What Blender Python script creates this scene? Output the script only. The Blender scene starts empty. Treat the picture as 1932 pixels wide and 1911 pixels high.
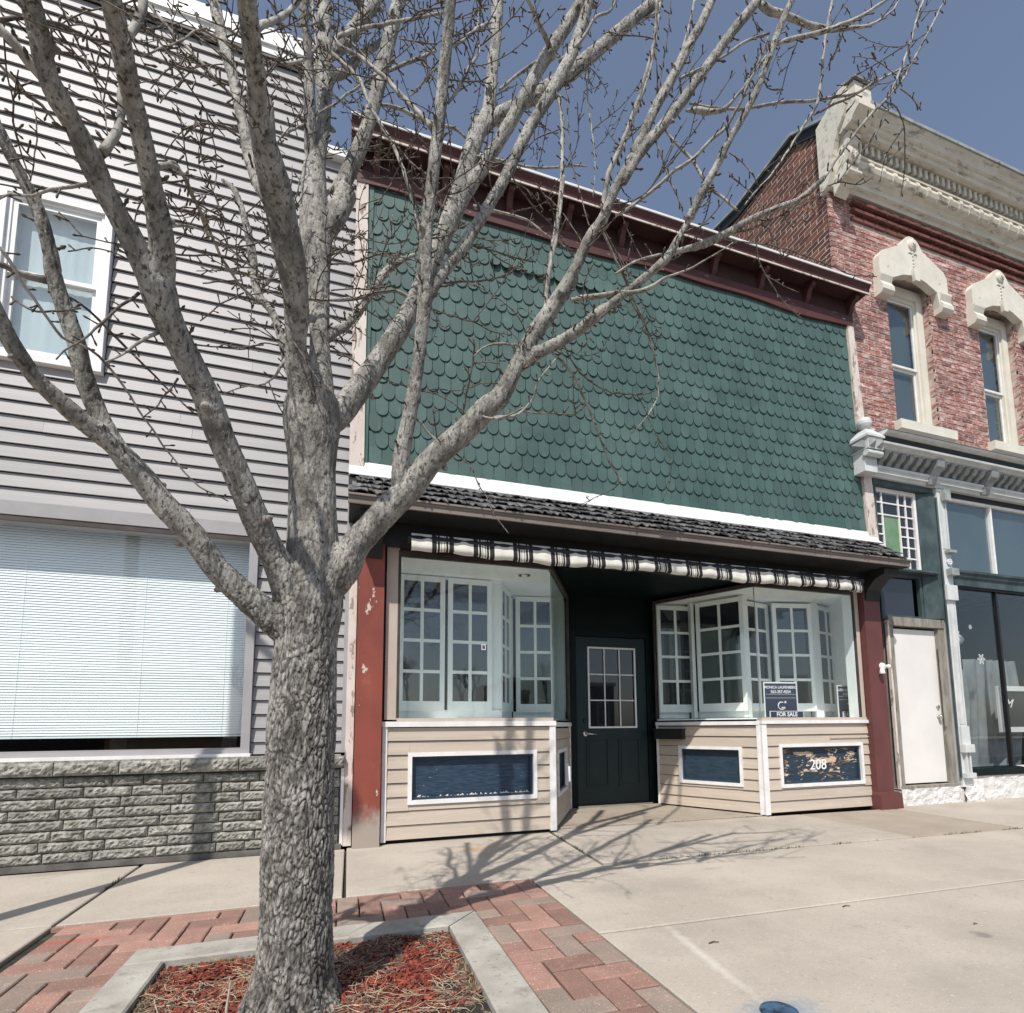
import bpy, bmesh, math, random
import numpy as np
from mathutils import Vector, Matrix, noise
random.seed(7)
S = bpy.context.scene
COL = S.collection

# ------------------------------------------------------------------ camera
W_, H_ = 1932.0, 1911.0
F_, PX_, PY_ = 1037.7, 995.3, 1257.0
def cam_axes(a, b, c):
    Rz = Matrix(((math.cos(a), math.sin(a), 0), (-math.sin(a), math.cos(a), 0), (0, 0, 1)))
    B = Matrix(((1, 0, 0), (0, 0, -1), (0, 1, 0)))
    Rx = Matrix(((1, 0, 0), (0, math.cos(b), math.sin(b)), (0, -math.sin(b), math.cos(b))))
    Rr = Matrix(((math.cos(c), -math.sin(c), 0), (math.sin(c), math.cos(c), 0), (0, 0, 1)))
    return Rr @ Rx @ B @ Rz
R_ = cam_axes(-.325, .1081, -.0084)
cd = bpy.data.cameras.new('camera')
cam = bpy.data.objects.new('camera', cd); COL.objects.link(cam)
rot = Matrix((R_[0], -R_[1], -R_[2])).transposed()
cam.matrix_world = Matrix.Translation((0, 0, 1.0)) @ rot.to_4x4()
cd.sensor_fit = 'HORIZONTAL'; cd.sensor_width = 36.0
cd.lens = F_ / W_ * 36.0
cd.shift_x = -(PX_ - W_ / 2) / W_
cd.shift_y = (PY_ - H_ / 2) / W_
cd.clip_start = .05; cd.clip_end = 500
S.camera = cam

# ------------------------------------------------------------------ light
SUNV = Vector((.405, .613, -1.0)).normalized()
w = bpy.data.worlds.new('World'); S.world = w; w.use_nodes = True
nt = w.node_tree; nt.nodes.clear()
sky = nt.nodes.new('ShaderNodeTexSky'); sky.sky_type = 'NISHITA'; sky.sun_disc = False
sky.sun_elevation = math.asin(-SUNV.z)
sky.sun_rotation = math.atan2(-SUNV.x, -SUNV.y)
sky.air_density = 1.0; sky.dust_density = 1.3; sky.ozone_density = 1.6; sky.altitude = 200
hs = nt.nodes.new('ShaderNodeHueSaturation'); hs.inputs['Saturation'].default_value = .82
bg = nt.nodes.new('ShaderNodeBackground'); bg.inputs['Strength'].default_value = .148
wo = nt.nodes.new('ShaderNodeOutputWorld')
nt.links.new(sky.outputs[0], hs.inputs['Color']); nt.links.new(hs.outputs[0], bg.inputs[0]); nt.links.new(bg.outputs[0], wo.inputs[0])
sl = bpy.data.lights.new('sun', 'SUN'); sl.energy = 5.0; sl.angle = math.radians(.53); sl.color = (1, .955, .89)
so = bpy.data.objects.new('sun', sl); COL.objects.link(so)
so.rotation_euler = SUNV.to_track_quat('-Z', 'Y').to_euler()
so.location = (-8, -12, 20)
S.view_settings.view_transform = 'Standard'; S.view_settings.look = 'None'
S.view_settings.exposure = .0; S.view_settings.gamma = 1.0
try: S.view_settings.use_curve_mapping = False
except Exception: pass
S.render.engine = 'CYCLES'
S.cycles.max_bounces = 8; S.cycles.transparent_max_bounces = 12

# ------------------------------------------------------------------ materials
def lin(c):
    return tuple(c) + (1.0,)
def mk(name, col, c2=None, sc=(3, 3, 3), lo=.4, hi=.62, det=5, rough=.65, bump=None, rand=0.0, tint=0.0,
       layers=(), metal=0.0, spec=.35, bump2=None, coat=0.0, grime=None, furrow=None):
    """procedural material on world position: base + noise patches + object/attribute variation + bump"""
    m = bpy.data.materials.new(name); m.use_nodes = True
    n = m.node_tree.nodes; l = m.node_tree.links
    P = n['Principled BSDF']
    P.inputs['Roughness'].default_value = rough; P.inputs['Metallic'].default_value = metal
    P.inputs['Specular IOR Level'].default_value = spec
    if coat: P.inputs['Coat Weight'].default_value = coat; P.inputs['Coat Roughness'].default_value = .1
    geo = n.new('ShaderNodeNewGeometry')
    def scaled(s):
        v = n.new('ShaderNodeVectorMath'); v.operation = 'MULTIPLY'; v.inputs[1].default_value = s
        l.new(geo.outputs['Position'], v.inputs[0]); return v.outputs[0]
    def nz(s, d=5, r=.6, dist=0.0):
        t = n.new('ShaderNodeTexNoise'); t.inputs['Scale'].default_value = 1.0
        t.inputs['Detail'].default_value = d; t.inputs['Roughness'].default_value = r; t.inputs['Distortion'].default_value = dist
        l.new(scaled(s), t.inputs['Vector']); return t.outputs['Fac']
    def ramp(fac, a, b):
        r = n.new('ShaderNodeMapRange'); r.inputs[1].default_value = a; r.inputs[2].default_value = b; r.clamp = True
        l.new(fac, r.inputs[0]); return r.outputs[0]
    def mix(fac, ca, cb):
        x = n.new('ShaderNodeMix'); x.data_type = 'RGBA'
        if isinstance(fac, float): x.inputs[0].default_value = fac
        else: l.new(fac, x.inputs[0])
        for i, c in ((6, ca), (7, cb)):
            if isinstance(c, tuple): x.inputs[i].default_value = lin(c[:3])
            else: l.new(c, x.inputs[i])
        return x.outputs[2]
    cur = tuple(col)
    if c2: cur = mix(ramp(nz(sc, det), lo, hi), tuple(col), tuple(c2))
    for ly in layers:
        c, s, a, b = ly[:4]
        cur = mix(ramp(nz(s, 6, .65, ly[4] if len(ly) > 4 else 0.0), a, b), cur, tuple(c))
    if furrow:  # crevice shade put into the bark colour, following the furrows
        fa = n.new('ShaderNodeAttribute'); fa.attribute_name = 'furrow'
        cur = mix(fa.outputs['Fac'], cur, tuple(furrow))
    if grime:   # darker band near a height: (colour, z0, z1, noise scale)
        c, z0, z1, s = grime
        sp = n.new('ShaderNodeSeparateXYZ'); l.new(geo.outputs['Position'], sp.inputs[0])
        a = n.new('ShaderNodeMath'); a.operation = 'MULTIPLY_ADD'; a.inputs[1].default_value = .35; l.new(nz(s), a.inputs[0]); l.new(sp.outputs[2], a.inputs[2])
        cur = mix(ramp(a.outputs[0], z1 + .17, z0 + .17), cur, tuple(c))
    if rand or tint:
        hv = n.new('ShaderNodeHueSaturation')
        if isinstance(cur, tuple): hv.inputs['Color'].default_value = lin(cur)
        else: l.new(cur, hv.inputs['Color'])
        if tint:
            at = n.new('ShaderNodeAttribute'); at.attribute_name = 'tint'; src = at.outputs['Fac']; k = tint
        else:
            oi = n.new('ShaderNodeObjectInfo'); src = oi.outputs['Random']; k = rand
        r = n.new('ShaderNodeMapRange'); r.inputs[3].default_value = 1 - k; r.inputs[4].default_value = 1 + k
        l.new(src, r.inputs[0]); l.new(r.outputs[0], hv.inputs['Value'])
        cur = hv.outputs[0]
    if isinstance(cur, tuple): P.inputs['Base Color'].default_value = lin(cur)
    else: l.new(cur, P.inputs['Base Color'])
    prev = None
    for bb in (bump, bump2):
        if bb:
            b = n.new('ShaderNodeBump'); b.inputs['Strength'].default_value = bb[3]; b.inputs['Distance'].default_value = bb[4]
            l.new(nz(bb[:3], 6, .65), b.inputs['Height'])
            if prev: l.new(prev, b.inputs['Normal'])
            prev = b.outputs[0]
    if prev: l.new(prev, P.inputs['Normal'])
    m['_'] = 0
    return m

def glass_mat(name, tr=(.86, .93, .91), f0=.10, f1=.9, rough=.0, wob=0.0):
    m = bpy.data.materials.new(name); m.use_nodes = True
    n = m.node_tree.nodes; l = m.node_tree.links; n.clear()
    o = n.new('ShaderNodeOutputMaterial'); mx = n.new('ShaderNodeMixShader')
    t = n.new('ShaderNodeBsdfTransparent'); t.inputs[0].default_value = lin(tr)
    g = n.new('ShaderNodeBsdfGlossy'); g.inputs['Roughness'].default_value = rough; g.inputs[0].default_value = (1, 1, 1, 1)
    fr = n.new('ShaderNodeLayerWeight'); fr.inputs[0].default_value = .5
    pw = n.new('ShaderNodeMath'); pw.operation = 'POWER'; pw.inputs[1].default_value = 4.0
    mr = n.new('ShaderNodeMapRange'); mr.inputs[3].default_value = f0; mr.inputs[4].default_value = f1
    l.new(fr.outputs['Facing'], pw.inputs[0]); l.new(pw.outputs[0], mr.inputs[0])
    l.new(mr.outputs[0], mx.inputs[0]); l.new(t.outputs[0], mx.inputs[1]); l.new(g.outputs[0], mx.inputs[2]); l.new(mx.outputs[0], o.inputs[0])
    if wob:
        tx = n.new('ShaderNodeTexNoise'); tx.inputs['Scale'].default_value = 2.2
        ge = n.new('ShaderNodeNewGeometry'); l.new(ge.outputs['Position'], tx.inputs['Vector'])
        b = n.new('ShaderNodeBump'); b.inputs['Strength'].default_value = wob; b.inputs['Distance'].default_value = .02
        l.new(tx.outputs['Fac'], b.inputs['Height']); l.new(b.outputs[0], g.inputs['Normal'])
    return m

M = {}
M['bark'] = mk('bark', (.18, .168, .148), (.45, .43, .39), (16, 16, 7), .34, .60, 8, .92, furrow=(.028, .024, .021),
               bump=(70, 70, 34, 1.0, .010), bump2=(180, 180, 90, .9, .005),
               layers=(((.10, .088, .076), (85, 85, 38), .53, .62), ((.13, .12, .105), (4.5, 4.5, 3.2), .56, .70), ((.22, .235, .18), (5, 5, 4), .62, .75), ((.62, .60, .55), (60, 60, 24), .62, .70), ((.05, .042, .036), (24, 24, 30), .655, .70)))
M['limb_bark'] = mk('limb_bark', (.17, .15, .13), (.42, .40, .355), (20, 20, 12), .36, .60, 7, .85,
               bump=(110, 110, 70, .9, .005), layers=(((.07, .058, .05), (36, 36, 36), .60, .68), ((.11, .095, .082), (9, 9, 7), .56, .66)))
M['twig'] = mk('twig', (.060, .047, .040), (.17, .145, .125), (40, 40, 40), .38, .62, 4, .75, bump=(200, 200, 200, .3, .001))
M['bud'] = mk('bud', (.06, .045, .035), (.12, .09, .06), (80, 80, 80), rough=.6)
M['leaf'] = mk('young_leaf', (.07, .11, .03), (.12, .16, .05), (60, 60, 60), rough=.55)
M['cut'] = mk('cut_wood', (.45, .40, .33), (.30, .25, .2), (40, 40, 40), rough=.8)

M['vinyl'] = mk('grey_vinyl', (.335, .322, .322), (.295, .285, .288), (1.2, 1.2, 14), .35, .65, 4, .5, rand=.05, bump=(3, 3, 160, .08, .002),
                layers=(((.26, .25, .245), (.8, .8, .6), .56, .78),))
M['siding_backing'] = mk('black_siding_backing', (.012, .012, .014), rough=.9)  # backing coloured black to deepen the shade lines between siding boards
M['vinyl_trim'] = mk('grey_vinyl_trim', (.345, .33, .335), (.30, .29, .295), (3, 3, 3), rough=.45)
M['white_vinyl'] = mk('white_vinyl', (.76, .76, .75), (.68, .68, .67), (4, 4, 4), rough=.4)
M['dark_trim'] = mk('dark_brown_trim', (.045, .035, .035), (.07, .055, .05), (6, 6, 6), rough=.6)
M['stone'] = mk('split_stone', (.42, .41, .37), (.19, .185, .155), (22, 22, 34), .40, .62, 6, .95, rand=.20, bump=(55, 55, 55, 1.0, .022), bump2=(150, 150, 150, .8, .007),
                layers=(((.20, .20, .165), (2.2, 2.2, 5), .58, .75),))
M['mortar'] = mk('mortar', (.10, .095, .085), (.15, .14, .125), (10, 10, 10), rough=.95)
M['mortar_light'] = mk('mortar_light', (.50, .42, .37), (.38, .31, .27), (8, 8, 8), rough=.95, bump=(60, 60, 60, .5, .003))
M['brick_front'] = mk('painted_brick', (.235, .082, .068), (.33, .155, .13), (5, 5, 14), .4, .62, 5, .85, tint=.30, bump=(60, 60, 60, .8, .006),
                layers=(((.52, .40, .37), (6.5, 6.5, 15), .48, .66, .4), ((.64, .57, .54), (18, 18, 48), .56, .64), ((.13, .045, .04), (22, 22, 40), .66, .75)))
M['brick_side'] = mk('orange_brick', (.165, .058, .035), (.10, .038, .028), (2.5, 2.5, 8), .4, .65, 5, .9, tint=.38, bump=(50, 50, 50, .7, .006),
                layers=(((.27, .10, .045), (1.6, 1.6, 2.4), .56, .70), ((.035, .02, .018), (2.6, 2.6, 4), .62, .75)))
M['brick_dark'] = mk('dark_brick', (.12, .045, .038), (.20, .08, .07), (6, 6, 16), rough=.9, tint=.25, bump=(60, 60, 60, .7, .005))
M['shingle'] = mk('green_shingle', (.042, .084, .078), (.074, .128, .116), (1.4, 1.4, .9), .35, .68, 5, .62, tint=.16, bump=(240, 240, 9, .55, .003),
                layers=(((.11, .18, .155), (30, 30, 3.2), .60, .78), ((.022, .055, .050), (1.1, 1.1, 1.8), .57, .76), ((.19, .27, .23), (55, 55, 5), .71, .78)))
M['green_board'] = mk('green_board', (.04, .10, .085), (.065, .135, .11), (2, 2, 2), rough=.6)
M['maroon_shaded'] = mk('shaded_maroon_paint', (.035, .013, .013), (.05, .018, .017), (3, 3, 3), rough=.7)  # shaded copy of maroon: the shade under the cornice is in the colour
M['maroon'] = mk('maroon_paint', (.088, .030, .029), (.066, .024, .023), (3, 3, 3), .4, .65, 5, .6, bump=(30, 30, 30, .3, .003),
                layers=(((.36, .28, .25), (9, 9, 30), .64, .68), ((.05, .02, .02), (7, 7, 14), .60, .74)))
M['red_pilaster'] = mk('red_pilaster_paint', (.245, .062, .043), (.185, .048, .036), (4, 4, 2.5), .38, .66, 5, .6, bump=(25, 25, 8, .35, .004),
                layers=(((.33, .10, .06), (3, 3, 2), .57, .72),  ((.55, .46, .39), (8, 8, 5), .655, .67),), grime=((.33, .28, .235), .18, .36, (14, 14, 9)))
M['red_pilaster_right'] = mk('red_pilaster_paint_right', (.13, .045, .042), (.105, .038, .035), (4, 4, 2.5), .38, .66, 5, .55, bump=(20, 20, 20, .2, .003))
M['peeled'] = mk('peeling_white_paint', (.58, .49, .44), (.64, .58, .53), (5, 5, 3), .4, .62, 6, .8, bump=(30, 30, 8, .6, .004),
                layers=(((.28, .22, .175), (16, 16, 5), .55, .59), ((.50, .37, .32), (3, 3, 2), .58, .7)))
M['flash'] = mk('white_flashing', (.72, .72, .72), (.64, .64, .63), (4, 4, 8), rough=.45, bump=(6, 6, 6, .25, .01))
M['shake'] = mk('weathered_shake', (.035, .035, .037), (.17, .17, .168), (50, 6, 6), .38, .68, 6, .9, rand=.35, bump=(110, 12, 12, .9, .006),
                layers=(((.20, .20, .195), (70, 8, 8), .66, .78),))
M['fascia'] = mk('grey_brown_fascia', (.16, .135, .12), (.21, .18, .16), (3, 3, 14), rough=.6, bump=(3, 3, 40, .2, .003))
M['black_wood'] = mk('black_painted_wood', (.012, .012, .013), (.02, .02, .02), (5, 5, 5), rough=.6)
M['tan_vinyl'] = mk('tan_vinyl', (.50, .425, .345), (.44, .375, .31), (1.5, 1.5, 30), .35, .66, 5, .55, rand=.05, bump=(4, 4, 200, .10, .002),
                layers=(((.56, .48, .40), (5, 5, 40), .56, .72),))
M['white_trim'] = mk('white_trim', (.76, .745, .73), (.68, .66, .64), (8, 8, 8), rough=.5, bump=(20, 20, 20, .15, .002))
M['tan_trim'] = mk('tan_trim', (.50, .42, .355), (.44, .37, .31), (6, 6, 2), rough=.6, layers=(((.30, .22, .17), (20, 20, 5), .68, .74),))
M['navy'] = mk('navy_paint', (.018, .036, .055), (.030, .055, .08), (10, 10, 50), .4, .65, 6, .45, bump=(14, 14, 80, .5, .004))
M['navy_peel'] = mk('navy_paint_peeling', (.016, .032, .05), (.03, .052, .075), (8, 8, 50), .4, .65, 6, .5, bump=(14, 14, 70, .7, .006),
                layers=(((.55, .40, .27), (3.4, 3.4, 8), .565, .58, 1.0), ((.33, .16, .07), (5, 5, 16), .60, .62, .8), ((.70, .66, .58), (6, 6, 20), .62, .64, .8)))
M['navy_flake'] = mk('navy_paint_flaking', (.016, .034, .062), (.035, .062, .10), (10, 10, 60), .4, .65, 6, .45, bump=(12, 12, 90, .8, .006),
                layers=(((.70, .66, .6), (14, 14, 70), .70, .72, .3),))
M['dark_green'] = mk('dark_green_paint', (.003, .008, .008), (.004, .010, .010), (4, 4, 4), rough=.5, bump=(10, 10, 10, .2, .003), spec=.15)
M['door_green'] = mk('dark_green_door', (.004, .015, .017), (.006, .020, .021), (4, 4, 4), rough=.42, bump=(10, 10, 40, .1, .002))
M['white_inner'] = mk('white_display_paint', (.86, .88, .86), (.80, .83, .815), (3, 3, 3), rough=.5, rand=.03)
M['green_trim'] = mk('green_grey_trim', (.033, .052, .055), (.062, .090, .094), (5, 5, 3), rough=.6, bump=(20, 20, 8, .3, .003))
M['cream'] = mk('cream_cornice', (.66, .62, .53), (.55, .515, .43), (3, 3, 6), .36, .66, 6, .7, bump=(30, 30, 30, .4, .004),
                layers=(((.22, .20, .155), (4, 14, 12), .54, .70), ((.68, .64, .56), (9, 9, 9), .60, .7), ((.12, .11, .09), (4, 4, 26), .69, .76)))
M['lime'] = mk('limestone_hood', (.66, .63, .55), (.58, .55, .47), (4, 4, 4), .38, .66, 6, .8, bump=(40, 40, 40, .5, .004), layers=(((.36, .33, .27), (16, 16, 12), .64, .72),))
M['cast'] = mk('white_cast_iron', (.60, .61, .60), (.50, .52, .515), (5, 5, 5), rough=.5, bump=(30, 30, 30, .3, .003), layers=(((.24, .25, .24), (18, 18, 14), .66, .74),))
M['cast_dark'] = mk('grey_cast_iron', (.22, .235, .235), (.33, .345, .34), (6, 6, 6), rough=.6, bump=(30, 30, 30, .3, .003), layers=(((.07, .075, .075), (10, 10, 14), .60, .7),))
M['weathered'] = mk('weathered_wood', (.17, .155, .13), (.30, .28, .24), (14, 14, 3), .36, .66, 7, .85, bump=(60, 60, 6, .9, .006), layers=(((.06, .05, .045), (24, 24, 4), .60, .7), ((.56, .54, .49), (12, 12, 4), .66, .7)))
M['white_door'] = mk('white_painted_door', (.72, .69, .66), (.66, .635, .61), (1.5, 1.5, 1.5), rough=.5, bump=(4, 4, 2, .15, .004), layers=(((.45, .42, .38), (9, 9, 16), .70, .76),))
M['white_stone'] = mk('whitewashed_stone', (.72, .70, .68), (.60, .575, .55), (5, 5, 8), .38, .66, 7, .9, bump=(30, 30, 40, .9, .014), layers=(((.28, .235, .20), (16, 16, 22), .635, .68),))
M['concrete'] = mk('concrete', (.36, .315, .265), (.44, .39, .33), (1.3, 1.3, 1.3), .36, .66, 7, .9, rand=.04, bump=(90, 90, 90, .5, .003), bump2=(400, 400, 400, .4, .001),
                layers=(((.29, .255, .215), (.8, 1.0, 1), .52, .74), ((.27, .24, .20), (14, 14, 14), .60, .74), ((.30, .27, .235), (55, 55, 55), .56, .68), ((.50, .46, .40), (42, 42, 42), .60, .70), ((.16, .14, .12), (2.2, 2.2, 2.2), .70, .78), ((.56, .52, .46), (150, 150, 150), .58, .70), ((.20, .175, .15), (200, 200, 200), .62, .74)))
M['concrete_old'] = mk('aggregate_concrete', (.30, .25, .20), (.36, .31, .25), (3, 3, 3), .36, .66, 7, .95, bump=(120, 120, 120, .8, .005),
                layers=(((.17, .12, .09), (130, 130, 130), .58, .66), ((.50, .45, .38), (190, 190, 190), .64, .7)))
M['kerb'] = mk('kerb_concrete', (.29, .27, .235), (.42, .40, .355), (5, 5, 5), .36, .66, 7, .9, bump=(90, 90, 90, .6, .004),
                layers=(((.17, .155, .13), (7, 7, 7), .56, .74), ((.20, .185, .16), (40, 40, 40), .58, .70), ((.52, .5, .45), (150, 150, 150), .62, .72)))
M['paver'] = mk('red_paver', (.31, .175, .138), (.24, .145, .115), (9, 9, 9), .36, .66, 5, .92, rand=.24, bump=(110, 110, 110, .6, .003),
                layers=(((.60, .50, .43), (130, 130, 130), .60, .66), ((.16, .09, .07), (180, 180, 180), .62, .7), ((.24, .155, .13), (2.6, 2.6, 2.6), .60, .72)))
M['paver_grey'] = mk('grey_brown_paver', (.22, .175, .145), (.28, .205, .165), (6, 6, 6), .36, .66, 5, .92, rand=.14, bump=(110, 110, 110, .6, .003),
                layers=(((.54, .48, .42), (130, 130, 130), .60, .66), ((.13, .10, .09), (180, 180, 180), .62, .7)))
M['joint'] = mk('joint_sand', (.02, .017, .014), (.035, .03, .024), (60, 60, 60), rough=1, layers=(((.05, .075, .03), (5, 5, 5), .58, .7),))
M['soil'] = mk('dark_soil', (.045, .028, .02), (.07, .045, .03), (30, 30, 30), rough=1, bump=(60, 60, 60, .8, .01))
M['mulch'] = mk('red_mulch', (.22, .048, .03), (.13, .035, .025), (30, 30, 30), .38, .62, 4, .9, tint=.6)
M['mulch_old'] = mk('faded_mulch', (.20, .12, .09), (.12, .075, .055), (30, 30, 30), rough=.95, tint=.5)
M['straw'] = mk('dry_grass', (.44, .36, .25), (.31, .25, .17), (30, 30, 30), rough=.9, tint=.4)
M['grass'] = mk('green_grass', (.055, .085, .025), (.09, .12, .04), (20, 20, 20), rough=.8, tint=.4)
M['asphalt'] = mk('asphalt', (.05, .05, .052), (.065, .065, .067), (2, 2, 2), rough=.9, bump=(150, 150, 150, .5, .003))
M['roof'] = mk('roof_membrane', (.07, .07, .072), (.1, .1, .1), (3, 3, 3), rough=.9)
M['black_metal'] = mk('black_metal', (.02, .02, .022), rough=.4, metal=.3)
M['chrome'] = mk('brushed_metal', (.62, .61, .58), rough=.28, metal=1.0)
M['steel'] = mk('galvanised_steel', (.35, .36, .37), (.28, .29, .3), (12, 12, 12), rough=.45, metal=.6)
M['sign_navy'] = mk('sign_navy', (.012, .018, .06), rough=.35)
M['sign_white'] = mk('sign_white', (.78, .78, .78), rough=.4)
M['curtain'] = mk('sheer_curtain', (.74, .75, .77), (.66, .68, .71), (9, 2, 1.2), .4, .64, 4, .85, bump=(40, 40, 90, .2, .002))
M['blind'] = mk('blind_slat', (.86, .90, .90), (.82, .87, .87), (2, 2, 2), rough=.45)
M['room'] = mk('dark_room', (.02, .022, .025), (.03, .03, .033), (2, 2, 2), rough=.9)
M['cloth_grey'] = mk('grey_drape', (.20, .22, .23), (.12, .135, .14), (4, 4, 2), rough=.6)
M['wood_in'] = mk('brown_wood_interior', (.10, .055, .035), (.14, .08, .05), (2, 2, 8), rough=.5)
M['stained_green'] = mk('stained_glass_green', (.10, .22, .07), (.16, .25, .16), (5, 5, 5), rough=.15, spec=.6)
M['blind_grey'] = mk('grey_roller_shade', (.075, .098, .11), (.095, .12, .13), (1.2, 1.2, .8), rough=.7)
M['facade_far'] = mk('far_brick', (.13, .07, .05), (.17, .1, .07), (.5, .5, .5), rough=.9)
M['snow'] = mk('paper_snowflake', (.7, .7, .68), rough=.8)
M['blue_paint'] = mk('blue_marking_paint', (.05, .11, .18), (.015, .02, .03), (28, 28, 28), rough=.6, bump=(60, 60, 60, .7, .004))
M['pane_dark'] = mk('dark_pane', (.012, .015, .02), rough=.02, spec=.8)
M['lamp'] = mk('white_enamel', (.75, .75, .74), rough=.3)
M['glass'] = glass_mat('window_glass', (.975, .992, .985), .035, .6, 0, .02)
M['glass_side'] = glass_mat('window_glass_side', (.84, .90, .89), .04, .6, 0, .02)
M['glass_dark'] = glass_mat('upper_window_glass', (.88, .92, .92), .06, .7, 0, .05)
M['glass_big'] = glass_mat('shop_glass', (.972, .985, .985), .035, .6, 0, .03)

# ---- patches that exist as paint on the ground: added to concrete / paver (spray marks, in world coordinates)
def add_mark(mat, c, cx, cy, rx, ry, angle, amount=.8, soft=.5, nscale=25):
    n = mat.node_tree.nodes; l = mat.node_tree.links; P = n['Principled BSDF']
    g = n.new('ShaderNodeNewGeometry'); mp = n.new('ShaderNodeMapping'); mp.vector_type = 'TEXTURE'
    mp.inputs['Location'].default_value = (cx, cy, 0); mp.inputs['Rotation'].default_value = (0, 0, angle); mp.inputs['Scale'].default_value = (rx, ry, 1000)
    l.new(g.outputs['Position'], mp.inputs[0])
    ln = n.new('ShaderNodeVectorMath'); ln.operation = 'LENGTH'; l.new(mp.outputs[0], ln.inputs[0])
    tx = n.new('ShaderNodeTexNoise'); tx.inputs['Scale'].default_value = nscale; tx.inputs['Detail'].default_value = 6; l.new(g.outputs['Position'], tx.inputs['Vector'])
    ad = n.new('ShaderNodeMath'); ad.operation = 'MULTIPLY_ADD'; ad.inputs[1].default_value = 1.2; l.new(tx.outputs['Fac'], ad.inputs[0]); l.new(ln.outputs['Value'], ad.inputs[2])
    r = n.new('ShaderNodeMapRange'); r.inputs[1].default_value = 1.6 - soft; r.inputs[2].default_value = 1.6; r.inputs[3].default_value = amount; r.inputs[4].default_value = 0
    l.new(ad.outputs[0], r.inputs[0])
    x = n.new('ShaderNodeMix'); x.data_type = 'RGBA'; l.new(r.outputs[0], x.inputs[0]); x.inputs[7].default_value = lin(c)
    src = P.inputs['Base Color'].links[0].from_socket
    l.new(src, x.inputs[6]); l.new(x.outputs[2], P.inputs['Base Color'])
add_mark(M['concrete'], (.50, .25, .06), 1.08, 4.57, .17, .05, .15, .75, .7)
add_mark(M['concrete'], (.62, .58, .52), 1.52, 2.15, .035, .50, -.13, .55, .9)
add_mark(M['concrete'], (.10, .20, .33), 1.48, 1.66, .20, .10, .0, .8, 1.1, 40)
add_mark(M['concrete'], (.55, .20, .16), -1.75, 3.27, .40, .018, .02, .7, .6)
for k_ in ('paver', 'paver_grey'):
    add_mark(M[k_], (.42, .07, .06), -1.22, 3.30, .27, .022, .03, .75, .6)
add_mark(M['concrete'], (.10, .09, .08), 2.9, 1.9, .05, .05, 0, .5, .5, 30)
add_mark(M['concrete'], (.20, .17, .13), -1.9, 4.85, .55, .10, .0, .45, .9, 8)

def striped(name):
    m = mk(name, (.5, .5, .48), (.44, .44, .42), (6, 6, 6), rough=.85, bump=(8, 8, 3, .4, .02))
    n = m.node_tree.nodes; l = m.node_tree.links; P = n['Principled BSDF']
    g = n.new('ShaderNodeNewGeometry'); sp = n.new('ShaderNodeSeparateXYZ'); l.new(g.outputs['Position'], sp.inputs[0])
    sb = n.new('ShaderNodeMath'); sb.operation = 'SUBTRACT'; sb.inputs[1].default_value = .705 - .37 * 20; l.new(sp.outputs[0], sb.inputs[0])
    dv = n.new('ShaderNodeMath'); dv.operation = 'DIVIDE'; dv.inputs[1].default_value = .37; l.new(sb.outputs[0], dv.inputs[0])
    fr = n.new('ShaderNodeMath'); fr.operation = 'FRACT'; l.new(dv.outputs[0], fr.inputs[0])
    rp = n.new('ShaderNodeValToRGB'); rp.color_ramp.interpolation = 'CONSTANT'
    e = rp.color_ramp.elements; dk = (.022, .02, .02, 1); lt = (.62, .60, .54, 1)
    e[0].position = 0; e[0].color = dk; e[1].position = .11; e[1].color = lt
    for p, c in ((.135, dk), (.185, lt), (.215, dk), (.23, lt), (.29, dk), (.305, lt), (.335, dk), (.385, lt), (.41, dk), (.52, lt)):
        q = e.new(p); q.color = c
    l.new(fr.outputs[0], rp.inputs[0]); l.new(rp.outputs[0], P.inputs['Base Color'])
    return m
M['valance'] = striped('striped_awning_cloth')

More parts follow.
